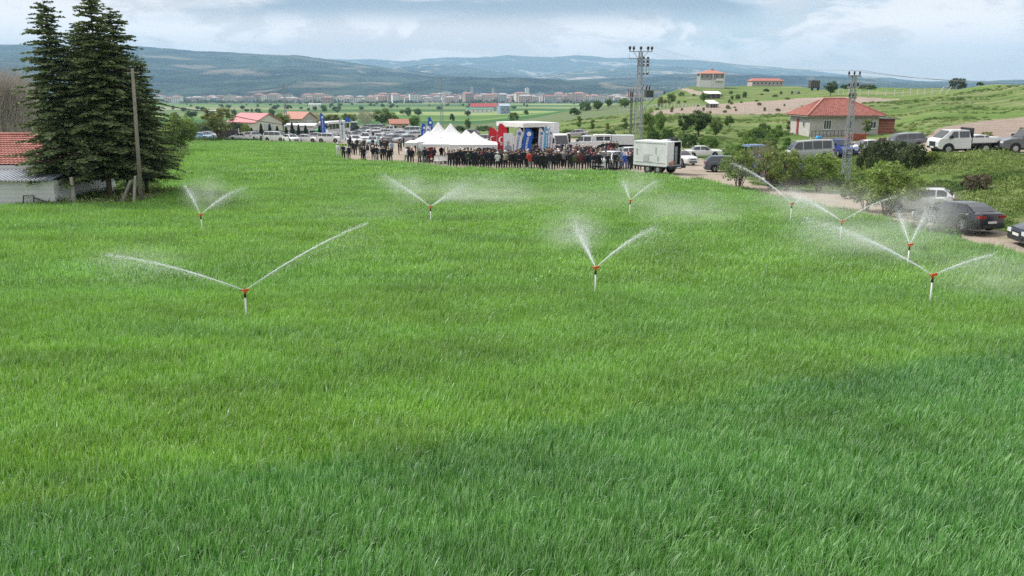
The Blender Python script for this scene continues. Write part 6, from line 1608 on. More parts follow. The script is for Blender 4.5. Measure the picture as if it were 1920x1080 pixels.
# ---- crew truck with white box, behind the pickup
def crew_truck():
    p = atd(1143, 116); t = empty('crew_truck', p, R(176), 'white crew cab truck with small white box body left of the pylon', 'truck')
    m = MB(); m.prism([(-.2, .6), (2.6, .6), (2.62, 1.3), (2.3, 2.15), (2.1, 2.25), (-.2, 2.25)], -.95, .95); m.build('cab', m_white, t)
    for s in (-1, 1):
        for a, b in ((.0, .75), (.9, 1.9)):
            m = MB(); m.box(a, b, s*.948, s*.965, 1.4, 2.0); m.build('side_window', m_glassd, t)
        for c in (1.9, -2.0):
            m = MB(); m.tube([(c, s*.7, .42), (c, s*1.0, .42)], .42, 14); m.build('wheel', m_black, t)
    m = MB(); m.box(-3.4, -.3, -1.0, 1.0, .9, 2.2); m.build('box_body', M('light_panel', (.62, .66, .68), .6), t)
    m = MB(); m.box(-3.3, 2.4, -.4, .4, .5, .85); m.build('chassis', m_trim, t)
crew_truck()

# ------------------------------------------------------------------ tents
m_canvas = M('white_canvas', (0.70, 0.70, 0.71), 0.85, var=.03)
def tent(px, Y, half, eave, peak, label, rz=0.0, fx=1.0):
    p = atd(px, Y); t = empty('pagoda_tent', p, rz, label, 'tent'); hx = half * fx
    m = MB(); n = 8; per = 24; vs = []
    for j in range(n + 1):
        f = j / n; rr_ = (1 - f) + 0.015 * f; z = eave + (peak - eave) * (f ** 2.1)
        for i in range(per):
            s = i / per * 4; k_ = int(s); g = s - k_
            cs = [(-1, -1), (1, -1), (1, 1), (-1, 1), (-1, -1)]; a = cs[k_]; b = cs[k_ + 1]
            sagz = -0.10 * math.sin(math.pi * g) * (1 - f)
            vs.append(((a[0]*(1-g)+b[0]*g) * hx * rr_, (a[1]*(1-g)+b[1]*g) * half * rr_, z + sagz * 0))
    m.add(vs, [(j*per+i, j*per+(i+1)%per, (j+1)*per+(i+1)%per, (j+1)*per+i) for j in range(n) for i in range(per)])
    m.build('canopy', m_canvas, t, True, fix=False)
    for a, b in (((-1, -1), (1, -1)), ((1, -1), (1, 1)), ((1, 1), (-1, 1)), ((-1, 1), (-1, -1))):
        q = MB(); n2 = 20; vs = []
        for i in range(n2 + 1):
            g = i / n2; x = (a[0]*(1-g)+b[0]*g) * hx; y = (a[1]*(1-g)+b[1]*g) * half; dip = .26 + .07 * abs(math.sin(g * math.pi * 5)); arch = .16 * math.sin(math.pi * g)
            vs += [(x * 1.001, y * 1.001, eave + .01), (x * 1.004, y * 1.004, eave - dip - .2 * abs(g * 2 - 1) ** 4 + arch * .0)]
        q.add(vs, [(2*i, 2*i+1, 2*i+3, 2*i+2) for i in range(n2)]); q.build('valance', m_canvas, t, fix=False)
    for sx in (-1, 1):
        for sy in (-1, 1):
            q = MB(); q.box(sx*hx*.985 - .05, sx*hx*.985 + .05, sy*half*.985 - .05, sy*half*.985 + .05, -.05, eave); q.build('tent_post', m_frame, t)
tent(803, 92.0, 2.4, 2.15, 3.35, 'low white tent at the left end of the tent group')
tent(822, 101, 2.5, 2.25, 4.2, 'tall white pagoda tent, left of the two high peaks')
tent(845, 96, 2.6, 2.25, 4.1, 'tall white pagoda tent, right of the two high peaks')
tent(874, 95, 2.4, 2.15, 3.4, 'low white tent behind the rightmost one, only its small peak showing')
tent(889, 88, 2.55, 2.1, 3.35, 'rightmost white tent, nearest to the crowd')
tent(838, 89, 2.5, 2.1, 2.9, 'flat white tent joining the front of the tent group')
def plastic_chair(p, rz, n):
    t = empty('plastic_chair', p, rz, 'white plastic chair standing under the white tents', 'chair', 'white plastic chairs under the tents')
    for nm, b in CH:
        mesh_obj(nm, b, t)
CH = []
for nm, bs in (('seat', [(-.22, .22, -.22, .22, .42, .46)]), ('backrest', [(-.22, .22, .19, .23, .5, .85)]), ('leg', [(-.21, -.17, -.21, -.17, 0, .42)]), ('leg', [(.17, .21, -.21, -.17, 0, .42)]), ('leg', [(-.21, -.17, .18, .22, 0, .5)]), ('leg', [(.17, .21, .18, .22, 0, .5)])):
    q = MB(); [q.box(*b) for b in bs]; CH.append((nm, q.mesh(nm, m_frame)))
rc = random.Random(4)
for i, (px, Y) in enumerate([(816, 84), (821, 84.5), (826, 84), (818, 86), (824, 86.5), (834, 85), (842, 86), (850, 85), (858, 86.5), (797, 88), (790, 88), (846, 88), (866, 85), (872, 87)]): plastic_chair(atd(px, Y), rc.uniform(-.4, .4) + math.pi * (i % 2), i)

# ------------------------------------------------------------------ banners and flags
m_red = M('red_cloth', (0.62, 0.02, 0.035), .75, var=.05); m_blue = M('blue_cloth', (0.02, 0.12, 0.55), .75, var=.05); m_whitec = M('white_cloth', (0.76, 0.77, 0.80), .8, var=.04); m_sky = M('light_blue_cloth', (0.08, 0.42, 0.72), .75, var=.05); m_mark = M('blue_print', (0.12, 0.22, 0.48), .8); m_markw = M('white_print', (0.78, 0.78, 0.78), .8); m_greyc = M('grey_print', (0.35, 0.36, 0.40), .8)
def feather(px, Y, H, w, mat, label, mark=None, lean=0.0, rz=0.0, dz=0.0):
    p = atd(px, Y); t = empty('feather_flag', p + Vector((0, 0, dz)), rz, label, 'flag')
    m = MB(); pts = [(lean * (z / H) ** 2, 0, z) for z in np.linspace(0, H * .93, 8)] + [(lean + w * .45, 0, H)]; m.tube(pts, .022, 5); m.build('flag_pole', m_dark, t)
    n = 12; q = MB(); vs = []
    for i in range(n + 1):
        f = i / n; z = H * (.17 + .81 * f); x0 = lean * (z / H) ** 2 + .03; ww = w * min(1.0, (1.05 - f) / .22) ** .6 if f > .83 else w
        for k_ in range(4): vs.append((x0 + ww * k_ / 3, .05 * math.sin(k_ * 1.9 + f * 7), z - .10 * k_ / 3))
    q.add(vs, [(i*4+k_, i*4+k_+1, i*4+4+k_+1, i*4+4+k_) for i in range(n) for k_ in range(3)]); q.build('cloth', mat, t, True, fix=False)
    def X(f): z = H * (.17 + .81 * f); return lean * (z/H)**2 + .03 + w * .5, z
    if mark == 'crescent':
        x, z = X(.50); q = MB(); vs = []; n = 20; ro, ri = w * .36, w * .29
        for i in range(n + 1):
            a = R(40) + R(280) * i / n; vs += [(x + ro * math.cos(a), -.09, z + ro * math.sin(a))]
        for i in range(n + 1):
            a = R(50) + R(260) * i / n; vs += [(x + ri * math.cos(a) + w * .09, -.09, z + ri * math.sin(a))]
        q.add(vs, [(i, i+1, n+2+i, n+1+i) for i in range(n)]); q.build('crescent', m_markw, t, fix=False)
        x, z = X(.36); q = MB(); vs = [(x, -.09, z)]
        for i in range(10):
            a = math.pi/2 + math.pi * i / 5; r_ = w * (.20 if i % 2 == 0 else .08); vs.append((x + r_ * math.cos(a), -.09, z + r_ * math.sin(a)))
        q.add(vs, [(0, 1 + i, 1 + (i+1) % 10) for i in range(10)]); q.build('star', m_markw, t, fix=False)
    elif mark:
        mm = m_mark if mark == 'blue' else m_markw; x, z = X(.80); q = MB()
        vs = [(x + w*.26*math.cos(a), -.09, z + w*.26*math.sin(a)) for a in np.linspace(0, 2*math.pi, 13)[:-1]]; q.add(vs, [tuple(range(12))]); q.build('round_emblem', mm, t, fix=False)
        q = MB()
        for i in range(11):
            x, z = X(.16 + .05 * i); q.box(x - w*.12, x + w*.12, -.093, -.088, z, z + .09)
        q.build('vertical_lettering', mm, t)
FL = [(915, 101, 3.7, 1.0, m_red, 'red crescent and star flag, the farther of the two beside the tents', 'crescent', 0.15), (928, 103, 3.4, .6, m_whitec, 'white feather flag between the two red flags', 'blue', .1),
 (930, 88, 4.3, .95, m_red, 'red crescent and star flag nearest to the crowd', 'crescent', .35), (961, 86, 3.9, .75, m_whitec, 'tall white feather flag with blue lettering right of the portrait banner', 'blue', .5),
 (976, 87, 3.8, .95, m_blue, 'blue feather flag with white lettering in front of the stage', 'white', .6), (1008, 90, 3.8, .62, m_whitec, 'white feather flag in front of the dark stage opening', 'blue', .15),
 (1019, 92, 3.9, .55, m_sky, 'light blue feather flag left of the truck cab', 'white', .15), (1026, 90, 3.8, .5, m_whitec, 'narrow white feather flag against the truck cab', 'blue', .15),
 (637, 128, 4.4, .8, m_whitec, 'tall white feather flag at the left end of the crowd', 'blue', 0), (602, 160, 5.2, .8, m_blue, 'blue feather flag in front of the white bus', 'white', 0),
 (802, 110, 4.9, .62, m_blue, 'blue feather flag rising above the white tents', 'white', .1), (788, 112, 4.0, .7, m_blue, 'blue flag left of the tent peaks', 'white', .3), (795, 106, 3.8, .7, m_whitec, 'white flag with blue lettering left of the tent peaks', 'blue', .3)]
for px, Y, H, w, mt, lb, mk, ln in FL: feather(px, Y, H, w, mt, lb, mk, ln)
def banner(px, Y, w, h, z, mats, label, figure=False):
    p = atd(px, Y); t = empty('banner', p, 0, label, 'banner')
    m = MB(); m.box(-w/2, w/2, -.02, .02, z, z + h); m.build('banner_cloth', mats, t)
    for s in (-1, 1):
        m = MB(); m.box(s*w/2 - .03, s*w/2 + .03, -.018, .05, 0, z + h); m.build('banner_post', m_steel, t)
    if figure:
        m = MB(); m.prism([(-.42, z + .1), (.42, z + .1), (.40, z + h*.34), (.16, z + h*.46), (-.16, z + h*.46), (-.40, z + h*.34)], -.03, -.022); m.build('printed_suit', m_greyc, t)
        m = MB(); vs = [(.17*math.cos(a), -.032, z + h*.56 + .22*math.sin(a)) for a in np.linspace(0, 2*math.pi, 15)[:-1]]; m.add(vs, [tuple(range(14))]); m.build('printed_head', M('printed_face', (.50, .42, .38), .8), t, fix=False)
banner(953, 87, 1.0, 2.3, .9, m_whitec, 'white banner printed with a suited figure left of the tall white flag', True)
banner(809, 88.5, .75, 1.5, .5, m_red, 'red banner hanging under the left tent')
banner(792, 89.5, 1.0, 1.7, .5, m_whitec, 'white and blue banner under the left tent')
banner(653, 178, 1.1, .9, 2.9, m_blue, 'small blue sign raised right of the white bus')

# ------------------------------------------------------------------ people
def skinned(name, joints, edges, root, sub=1):
    me = bpy.data.meshes.new(name); me.from_pydata([j[0] for j in joints], edges, [])
    o = bpy.data.objects.new(name, me); COL.objects.link(o)
    o.modifiers.new('s', 'SKIN'); sm = o.modifiers.new('d', 'SUBSURF'); sm.levels = sub; sm.render_levels = sub
    for i, j in enumerate(joints):
        sv = me.skin_vertices[0].data[i]; sv.radius = j[1]; sv.use_root = (i == root)
    dg = bpy.context.evaluated_depsgraph_get(); ev = o.evaluated_get(dg); out = bpy.data.meshes.new_from_object(ev)
    bpy.data.objects.remove(o); return out
m_jacket = Mobj('jacket_cloth', .8, var=.2, scale=8); m_skin = M('skin', (0.50, 0.30, 0.22), .6)
k = NodeMat('trouser_cloth'); a_ = k.n('ShaderNodeAttribute'); a_.attribute_type = 'OBJECT'; a_.attribute_name = 'trousers'; k.l(a_.outputs['Color'], k.b.inputs['Base Color']); k.set(rough=.85); m_trous = k.m
m_shoe = M('black_shoes', (.015, .014, .013), .5)
m_hair = Mobj('hair', .7, var=.3, scale=20); m_cap = Mobj('hat_cloth', .7)
def figure(name, arms, lean=0.0, stride=0.0, broad=1.0, skirt=False, turn=0.0):
    """arms: list of (elbow, wrist, hand tip) for left (x<0) and right. front is -y"""
    B = broad; ly = -lean
    J = [((0, 0, .95), (.165*B, .125*B)), ((0, ly*.3, 1.14), (.165*B, .12*B)), ((0, ly*.7, 1.34), (.19*B, .13*B)), ((0, ly*.95, 1.46), (.085, .08)), ((0, ly*1.05 - .01, 1.54), (.058, .06)), ((0, ly*1.1 - .02, 1.61), (.082, .098)), ((0, ly*1.1 - .015, 1.70), (.068, .082))]
    E = [(0, 1), (1, 2), (2, 3), (3, 4), (4, 5), (5, 6)]
    for s, (el, wr, hd) in zip((-1, 1), arms):
        b = len(J)
        J += [((s*.19*B, ly*.9, 1.40), (.078, .078)), ((el[0], el[1] + ly*.7, el[2]), (.055, .055)), ((wr[0], wr[1] + ly*.7, wr[2]), (.040, .040)), ((hd[0], hd[1] + ly*.7, hd[2]), (.034, .022))]
        E += [(2, b), (b, b+1), (b+1, b+2), (b+2, b+3)]
    for s in (-1, 1):
        b = len(J); st = stride * s
        J += [((s*.10, 0, .88), (.10, .105)), ((s*.115, st*.5 - .015, .50), (.068, .072)), ((s*.12, st + .02, .11), (.048, .052)), ((s*.13, st - .13, .045), (.045, .035))]
        E += [(0, b), (b, b+1), (b+1, b+2), (b+2, b+3)]
    me = skinned(name, J, E, 0)
    for m in (m_jacket, m_skin, m_trous, m_shoe): me.materials.append(m)
    hx = [a[2] for a in arms]
    for v in me.vertices:
        c = v.co
        if c.z > 1.55 and c.y < ly*1.1 - .085 and abs(c.x) < .025 and c.z < 1.66: c.y -= .022
    for p in me.polygons:
        c = p.center; mi = 0
        if c.z > 1.485 and abs(c.x) < .14: mi = 1
        elif any((c - Vector((h[0], h[1] + ly*.7, h[2]))).length < .085 for h in hx): mi = 1
        elif c.z < .10: mi = 3
        elif c.z < (.86 if not skirt else .55) and abs(c.x) < .30 and abs(c.y) < .45: mi = 2
        p.material_index = mi; p.use_smooth = True
    me.update(); return me
DN = lambda x, y, z: (x, y, z)
side = [((-.25, .03, 1.14), (-.25, -.03, .90), (-.24, -.06, .80)), ((.25, .03, 1.14), (.25, -.03, .90), (.24, -.06, .80))]
front_clasp = [((-.26, .0, 1.15), (-.10, -.20, .98), (-.02, -.22, .95)), ((.26, .0, 1.15), (.10, -.20, .98), (.02, -.22, .96))]
back_clasp = [((-.27, .06, 1.15), (-.13, .20, .98), (-.03, .20, .96)), ((.27, .06, 1.15), (.13, .20, .98), (.03, .20, .97))]
folded = [((-.27, -.04, 1.16), (-.05, -.22, 1.18), (.08, -.22, 1.20)), ((.27, -.04, 1.16), (.05, -.25, 1.15), (-.08, -.25, 1.17))]
phone = [((-.26, -.05, 1.18), (-.14, -.28, 1.38), (-.08, -.32, 1.46)), ((.26, -.05, 1.18), (.14, -.28, 1.38), (.08, -.32, 1.46))]
pocket = [((-.30, .04, 1.14), (-.22, -.02, .94), (-.18, -.04, .90)), ((.25, .03, 1.14), (.25, -.03, .90), (.24, -.06, .80))]
wave = [((-.27, .0, 1.16), (-.24, -.16, 1.06), (-.20, -.22, 1.04)), ((.33, -.04, 1.30), (.36, -.22, 1.50), (.34, -.28, 1.58))]
POSE = [('arms at the sides', figure('body', side)), ('hands clasped', figure('body', front_clasp)), ('hands behind back', figure('body', back_clasp, 0, .04)), ('arms folded', figure('body', folded, 0, .03, 1.05)),
        ('raising a phone', figure('body', phone, .02, .05)), ('hand in pocket', figure('body', pocket, 0, .06)), ('one arm raised', figure('body', wave, .03, .08)), ('walking', figure('body', [((-.26, .10, 1.16), (-.26, .16, .94), (-.26, .16, .86)), ((.26, -.08, 1.16), (.25, -.18, .96), (.24, -.2, .88))], .04, .24)),
        ('leaning forward', figure('body', front_clasp, .16, .10)), ('in a long coat', figure('body', side, 0, .03, 1.12, True))]
def hair_mesh(kind):
    m = MB()
    if kind == 'short': m.ball((0, .012, 1.665), (.092, .108, .082), 10, 7)
    elif kind == 'long': m.ball((0, .02, 1.655), (.10, .115, .095), 10, 7); m.ball((0, .075, 1.50), (.11, .06, .17), 8, 6)
    elif kind == 'cap': m.ball((0, 0, 1.695), (.098, .112, .068), 10, 6); m.box(-.07, .07, -.19, -.08, 1.672, 1.688)
    elif kind == 'helmet': m.ball((0, 0, 1.70), (.125, .145, .095), 12, 8); m.tube([(0, -.01, 1.68), (0, -.01, 1.695)], [.155, .15], 14)
    elif kind == 'scarf': m.ball((0, .01, 1.64), (.108, .118, .115), 10, 7); m.ball((0, .05, 1.48), (.13, .10, .10), 8, 6)
    me = m.mesh('hair', [m_cap if kind in ('cap', 'helmet', 'scarf') else m_hair], True)
    if kind not in ('cap', 'helmet'):      # keep the face open
        bm = bmesh.new(); bm.from_mesh(me); bmesh.ops.delete(bm, geom=[v for v in bm.verts if v.co.y < -.045 and v.co.z < 1.70], context='VERTS'); bm.to_mesh(me); bm.free()
    return me
HAIR = {k_: hair_mesh(k_) for k_ in ('short', 'long', 'cap', 'helmet', 'scarf')}
CLO = {'black': (.006,.006,.008), 'dark navy': (.006,.009,.022), 'charcoal': (.020,.021,.025), 'dark brown': (.030,.019,.014), 'grey': (.16,.17,.18), 'white': (.72,.72,.73), 'bright blue': (.03,.10,.45), 'light blue': (.28,.38,.55), 'orange': (.75,.22,.03), 'red': (.50,.03,.03), 'olive': (.10,.10,.05), 'beige': (.45,.38,.30), 'maroon': (.14,.02,.03), 'dark green': (.02,.05,.03)}
HN = {'short': 'short dark hair', 'long': 'long hair', 'cap': 'a cap', 'helmet': 'a hard hat', 'scarf': 'a headscarf', 'grey': 'grey hair', 'bald': 'a bald head'}
LAND = [(0, 700, 'in the left group'), (700, 790, 'left of the white tents'), (790, 835, 'before the left tent'), (835, 900, 'before the right tents'), (900, 945, 'before the red flags'), (945, 990, 'before the blue flag'), (990, 1035, 'before the open stage'), (1035, 1085, 'before the cab'), (1085, 1135, 'before the white pickup'), (1135, 1190, 'by the off-roader'), (1190, 1300, 'beside the trailer')]
SEEN = {}; SHAPES = {}
def person(px, py, pose, jc, tc, hair, face, h=None, row='front', rnd=random.Random(12), Y=None, z=None):
    p = atd(px, Y) if Y else at(px, py)
    if z is not None: p = Vector((p.x, p.y, z))
    h = h or rnd.uniform(.955, 1.05)
    place = next(n for a, b, n in LAND if a <= px < b)
    hn = HN[hair]
    key = (jc, hair, pose, place)
    lab = '%s-clad person%s, %s, %s' % (jc.split()[-1], '' if hair == 'short' else ' with ' + hn, POSE[pose][0], place)
    SEEN.setdefault(lab, []).append(None); n = len(SEEN[lab])
    e = empty('person', p, face, lab, 'person', 'people gathered at the edge of the field'); e.scale = (h, h, h)
    b = mesh_obj('body', POSE[pose][1], e); b.color = (*CLO[jc], 1); b['trousers'] = CLO[tc]
    if hair in HAIR or hair == 'grey':
        hm = mesh_obj('hat' if hair in ('cap', 'helmet') else 'headscarf' if hair == 'scarf' else 'hair', HAIR['short' if hair == 'grey' else hair], e)
        hm.color = {'short': (.02,.016,.013,1), 'long': (.05,.03,.02,1), 'cap': rnd.choice([(.75,.75,.75,1), (.03,.05,.2,1), (.02,.02,.02,1)]), 'helmet': (.8,.8,.8,1), 'scarf': rnd.choice([(.6,.5,.45,1), (.05,.08,.2,1), (.3,.05,.08,1)]), 'grey': (.4,.4,.4,1)}[hair]
        hm.location.y = -.02 * (1.1 if POSE[pose][0] == 'leaning forward' else 0) - (.176 if pose == 8 else 0)
    PEOPLE.append((e, lab, px))
    return e
PEOPLE = []
F0 = math.pi       # back to the camera
# sparse left part, read one by one: column, foot row, pose, top, trousers, head, facing
for a in [(634, 295, 5, 'white', 'white', 'helmet', 2.6), (644, 299, 2, 'dark navy', 'black', 'short', 2.9), (655, 300, 0, 'black', 'black', 'short', 2.8), (649, 297, 0, 'white', 'dark brown', 'short', 3.5),
          (662, 291, 5, 'dark navy', 'dark navy', 'short', 3.4), (667, 291, 2, 'black', 'black', 'short', 3.1), (680, 302, 2, 'dark navy', 'dark navy', 'cap', 3.1), (683, 304, 0, 'black', 'black', 'grey', 3.3),
          (676, 292, 1, 'olive', 'olive', 'grey', 2.9), (690, 296, 5, 'dark navy', 'white', 'short', 2.4), (700, 303, 1, 'black', 'grey', 'helmet', 3.3), (699, 294, 5, 'dark brown', 'grey', 'short', 3.6),
          (707, 301, 0, 'dark navy', 'black', 'short', 3.1), (711, 300, 7, 'white', 'black', 'short', 2.8), (718, 304, 2, 'black', 'black', 'grey', 3.2), (722, 303, 3, 'charcoal', 'black', 'short', 3.0), (729, 308, 4, 'black', 'black', 'short', 3.2),
          (735, 290, 0, 'light blue', 'dark navy', 'short', 3.1), (733, 307, 5, 'black', 'grey', 'grey', 2.9), (722, 288, 9, 'dark brown', 'dark brown', 'short', 3.2), (716, 287, 3, 'charcoal', 'black', 'bald', 3.3),
          (748, 290, 1, 'black', 'black', 'short', 1.8), (752, 284, 2, 'dark green', 'black', 'short', 2.2), (762, 306, 8, 'white', 'grey', 'short', 2.7), (768, 306, 9, 'black', 'black', 'long', 3.1), (773, 308, 9, 'black', 'black', 'scarf', 3.3),
          (765, 291, 0, 'maroon', 'dark brown', 'long', .6), (787, 308, 5, 'olive', 'black', 'long', .4), (797, 307, 0, 'dark navy', 'dark navy', 'short', 3.1), (804, 308, 2, 'black', 'black', 'short', 3.3), (814, 307, 3, 'dark navy', 'black', 'grey', 2.8),
          (781, 292, 2, 'dark navy', 'grey', 'short', 3.4), (776, 278, 2, 'black', 'black', 'short', 2.9), (828, 303, 1, 'black', 'black', 'grey', .3), (843, 315, 6, 'dark brown', 'black', 'short', 3.5), (848, 314, 9, 'charcoal', 'charcoal', 'grey', 3.0),
          (859, 312, 2, 'dark navy', 'black', 'grey', 3.1), (864, 310, 5, 'black', 'black', 'cap', 3.4), (872, 311, 0, 'charcoal', 'black', 'short', 3.2), (878, 315, 2, 'dark green', 'dark navy', 'short', 3.0), (884, 311, 3, 'black', 'black', 'short', 3.5),
          (890, 315, 1, 'dark navy', 'charcoal', 'cap', 3.0), (894, 313, 5, 'grey', 'charcoal', 'short', 3.2), (640, 262, 0, 'dark navy', 'black', 'short', 2.2), (645, 266, 5, 'black', 'black', 'short', 1.2), (652, 268, 0, 'dark navy', 'black', 'short', 2.0), (657, 275, 0, 'black', 'black', 'short', 2.5), (700, 262, 0, 'black', 'bright blue', 'short', 3.0), (757, 276, 0, 'black', 'black', 'short', 2.0)]:
    person(*a)
rp = random.Random(21)
def rnd_cloth():
    return rp.choice(['black'] * 7 + ['dark navy'] * 6 + ['charcoal'] * 3 + ['dark brown', 'grey', 'olive', 'maroon', 'dark green', 'white', 'beige'])
def rnd_tr(): return rp.choice(['black'] * 6 + ['dark navy'] * 4 + ['charcoal'] * 2 + ['grey'])
def rnd_hair(): return rp.choice(['short'] * 10 + ['grey'] * 2 + ['bald'] * 1 + ['cap', 'cap', 'helmet', 'scarf'])
x = 899.0
while x < 1132:                     # the front row
    j = rnd_cloth()
    if abs(x - 987) < 3: j = 'orange'
    if abs(x - 994) < 3: j = 'red'
    person(x, np.interp(x, [899, 1000, 1132], [315, 318, 319]) + rp.uniform(-4, 2.5), rp.choice([0, 1, 2, 2, 3, 4, 5, 5, 6]), j, rnd_tr(), rnd_hair(), F0 + rp.uniform(-.5, .5)); x += rp.uniform(3.8, 6.8)
for (x0, x1, row, st) in ((850, 1150, 311, 7.5), (896, 1140, 306, 7.0), (905, 1120, 301, 8), (940, 1110, 296, 11), (655, 735, 284, 14)):
    x = x0 + rp.uniform(0, 5)
    while x < x1:
        person(x, row + rp.uniform(-3.5, 3.5), rp.choice([0, 1, 2, 3, 4, 5]), rnd_cloth(), rnd_tr(), rnd_hair(), F0 + rp.uniform(-.6, .6)); x += rp.uniform(.75, 1.3) * st
for a in [(1016, 323, 4, 'black', 'black', 'short', 3.2), (1023, 321, 9, 'charcoal', 'black', 'grey', 3.1), (1135, 318, 2, 'black', 'black', 'short', 3.0), (1148, 318, 3, 'dark brown', 'black', 'short', 3.3), (1146, 312, 1, 'maroon', 'black', 'scarf', 3.0), (1160, 318, 5, 'grey', 'grey', 'short', 2.7), (1163, 314, 0, 'light blue', 'beige', 'short', 3.3),
          (1171, 319, 0, 'bright blue', 'bright blue', 'bald', 3.1), (1177, 317, 2, 'white', 'beige', 'scarf', 3.2), (1183, 316, 8, 'dark brown', 'black', 'short', 3.4), (1188, 317, 5, 'dark green', 'dark navy', 'short', 3.0), (1194, 317, 3, 'black', 'dark navy', 'short', 3.3), (1227, 322, 8, 'black', 'black', 'cap', 1.3),
          (1139, 322, 0, 'black', 'black', 'grey', 3.1), (1153, 320, 2, 'dark navy', 'black', 'short', 3.2), (1131, 315, 1, 'charcoal', 'black', 'short', 3.0), (1124, 320, 5, 'black', 'dark navy', 'cap', 3.3), (1156, 313, 0, 'black', 'black', 'grey', 3.1), (1186, 312, 2, 'dark navy', 'black', 'short', 3.0), (1199, 320, 0, 'dark navy', 'black', 'short', 3.2), (1180, 321, 3, 'black', 'charcoal', 'grey', 3.1),
          (1066, 300, 0, 'black', 'black', 'short', 2.9), (1130, 290, 3, 'dark navy', 'black', 'short', 3.0), (1137, 289, 1, 'charcoal', 'black', 'grey', 2.7), (1144, 288, 0, 'maroon', 'black', 'short', 3.4), (1150, 290, 5, 'black', 'black', 'cap', 3.2), (1156, 289, 2, 'olive', 'black', 'short', 2.8)]:
    person(*a)
# performers on the stage of the truck
for k_, (dx, dy, ps, jc) in enumerate([(-2.6, -2.6, 6, 'maroon'), (-4.2, -2.2, 0, 'black'), (-5.4, -1.7, 1, 'dark navy')]):
    q = ST_T.location + Matrix.Rotation(R(-57), 4, 'Z') @ Vector((dx, dy, 1.0)); e = person(1000, 0, ps, jc, 'black', 'short', -.9 + .3 * k_, Y=104); e.location = q
    e['label'] = 'person in %s standing on the platform of the stage truck, %s' % (jc, ('nearest its cab', 'in its middle', 'at its far end')[k_]); PEOPLE.pop()
# people who would share a description are told apart by their order from the left
from collections import defaultdict
_g = defaultdict(list)
for e, lab, px in PEOPLE: _g[lab].append((px, e))
ORD = ['leftmost', 'second', 'third', 'fourth', 'fifth']
for lab, l in _g.items():
    if len(l) > 1:
        l.sort(key=lambda q: q[0])
        for i, (px, e) in enumerate(l): e['label'] = lab + ', ' + (ORD[i] if i < 5 else 'rightmost')
# ------------------------------------------------------------------ sprinklers with their jets
m_orange_pl = M('orange_plastic', (0.72, 0.10, 0.04), .4, var=.05)
m_pipe = M('white_pipe', (0.66, 0.67, 0.68), .45, .1, var=.08)
def water_mat(name, alpha, col=(0.93, 0.96, 1.0)):
    k = NodeMat(name); k.t.nodes.remove(k.b)
    d = k.n('ShaderNodeBsdfDiffuse'); d.inputs[0].default_value = (*col, 1); tl = k.n('ShaderNodeBsdfTranslucent'); tl.inputs[0].default_value = (*col, 1); gl = k.n('ShaderNodeBsdfGlossy'); gl.inputs['Roughness'].default_value = .2; tr = k.n('ShaderNodeBsdfTransparent')
    a = k.n('ShaderNodeMixShader'); a.inputs[0].default_value = .5; k.l(d.outputs[0], a.inputs[1]); k.l(tl.outputs[0], a.inputs[2])
    b = k.n('ShaderNodeMixShader'); b.inputs[0].default_value = .0; k.l(a.outputs[0], b.inputs[1]); k.l(gl.outputs[0], b.inputs[2])
    c = k.n('ShaderNodeMixShader'); c.inputs[0].default_value = alpha; k.l(tr.outputs[0], c.inputs[1]); k.l(b.outputs[0], c.inputs[2]); k.l(c.outputs[0], k.out.inputs['Surface']); return k.m
m_jet = water_mat('water_jet', .55); m_drop = water_mat('water_drops', .34)
rj = np.random.default_rng(71)
def riser_parts():
    out = []
    q = MB(); q.tube([(0, 0, -.3), (0, 0, .80)], .022, 8); out.append(('riser_pipe', q.mesh('riser_pipe', m_pipe, True), None))
    q = MB(); q.tube([(0, 0, .80), (0, 0, .84), (0, 0, .92)], [.034, .034, .026], 8); out.append(('coupling', q.mesh('coupling', m_black, True), None))
    q = MB(); q.tube([(0, 0, .92), (0, 0, .97), (0, 0, 1.03)], [.032, .045, .035], 10); q.bar((-.015, 0, .98), (-.10, 0, 1.03), .03); q.bar((.015, 0, .98), (.10, 0, 1.03), .03); out.append(('sprinkler_head', q.mesh('sprinkler_head', m_orange_pl), None))
    q = MB(); q.bar((-.04, -.03, 1.03), (.09, -.03, 1.05), .025); q.box(.07, .10, -.05, .0, 1.0, 1.07); out.append(('swing_arm', q.mesh('swing_arm', m_orange_pl), None))
    return out
RP = riser_parts()
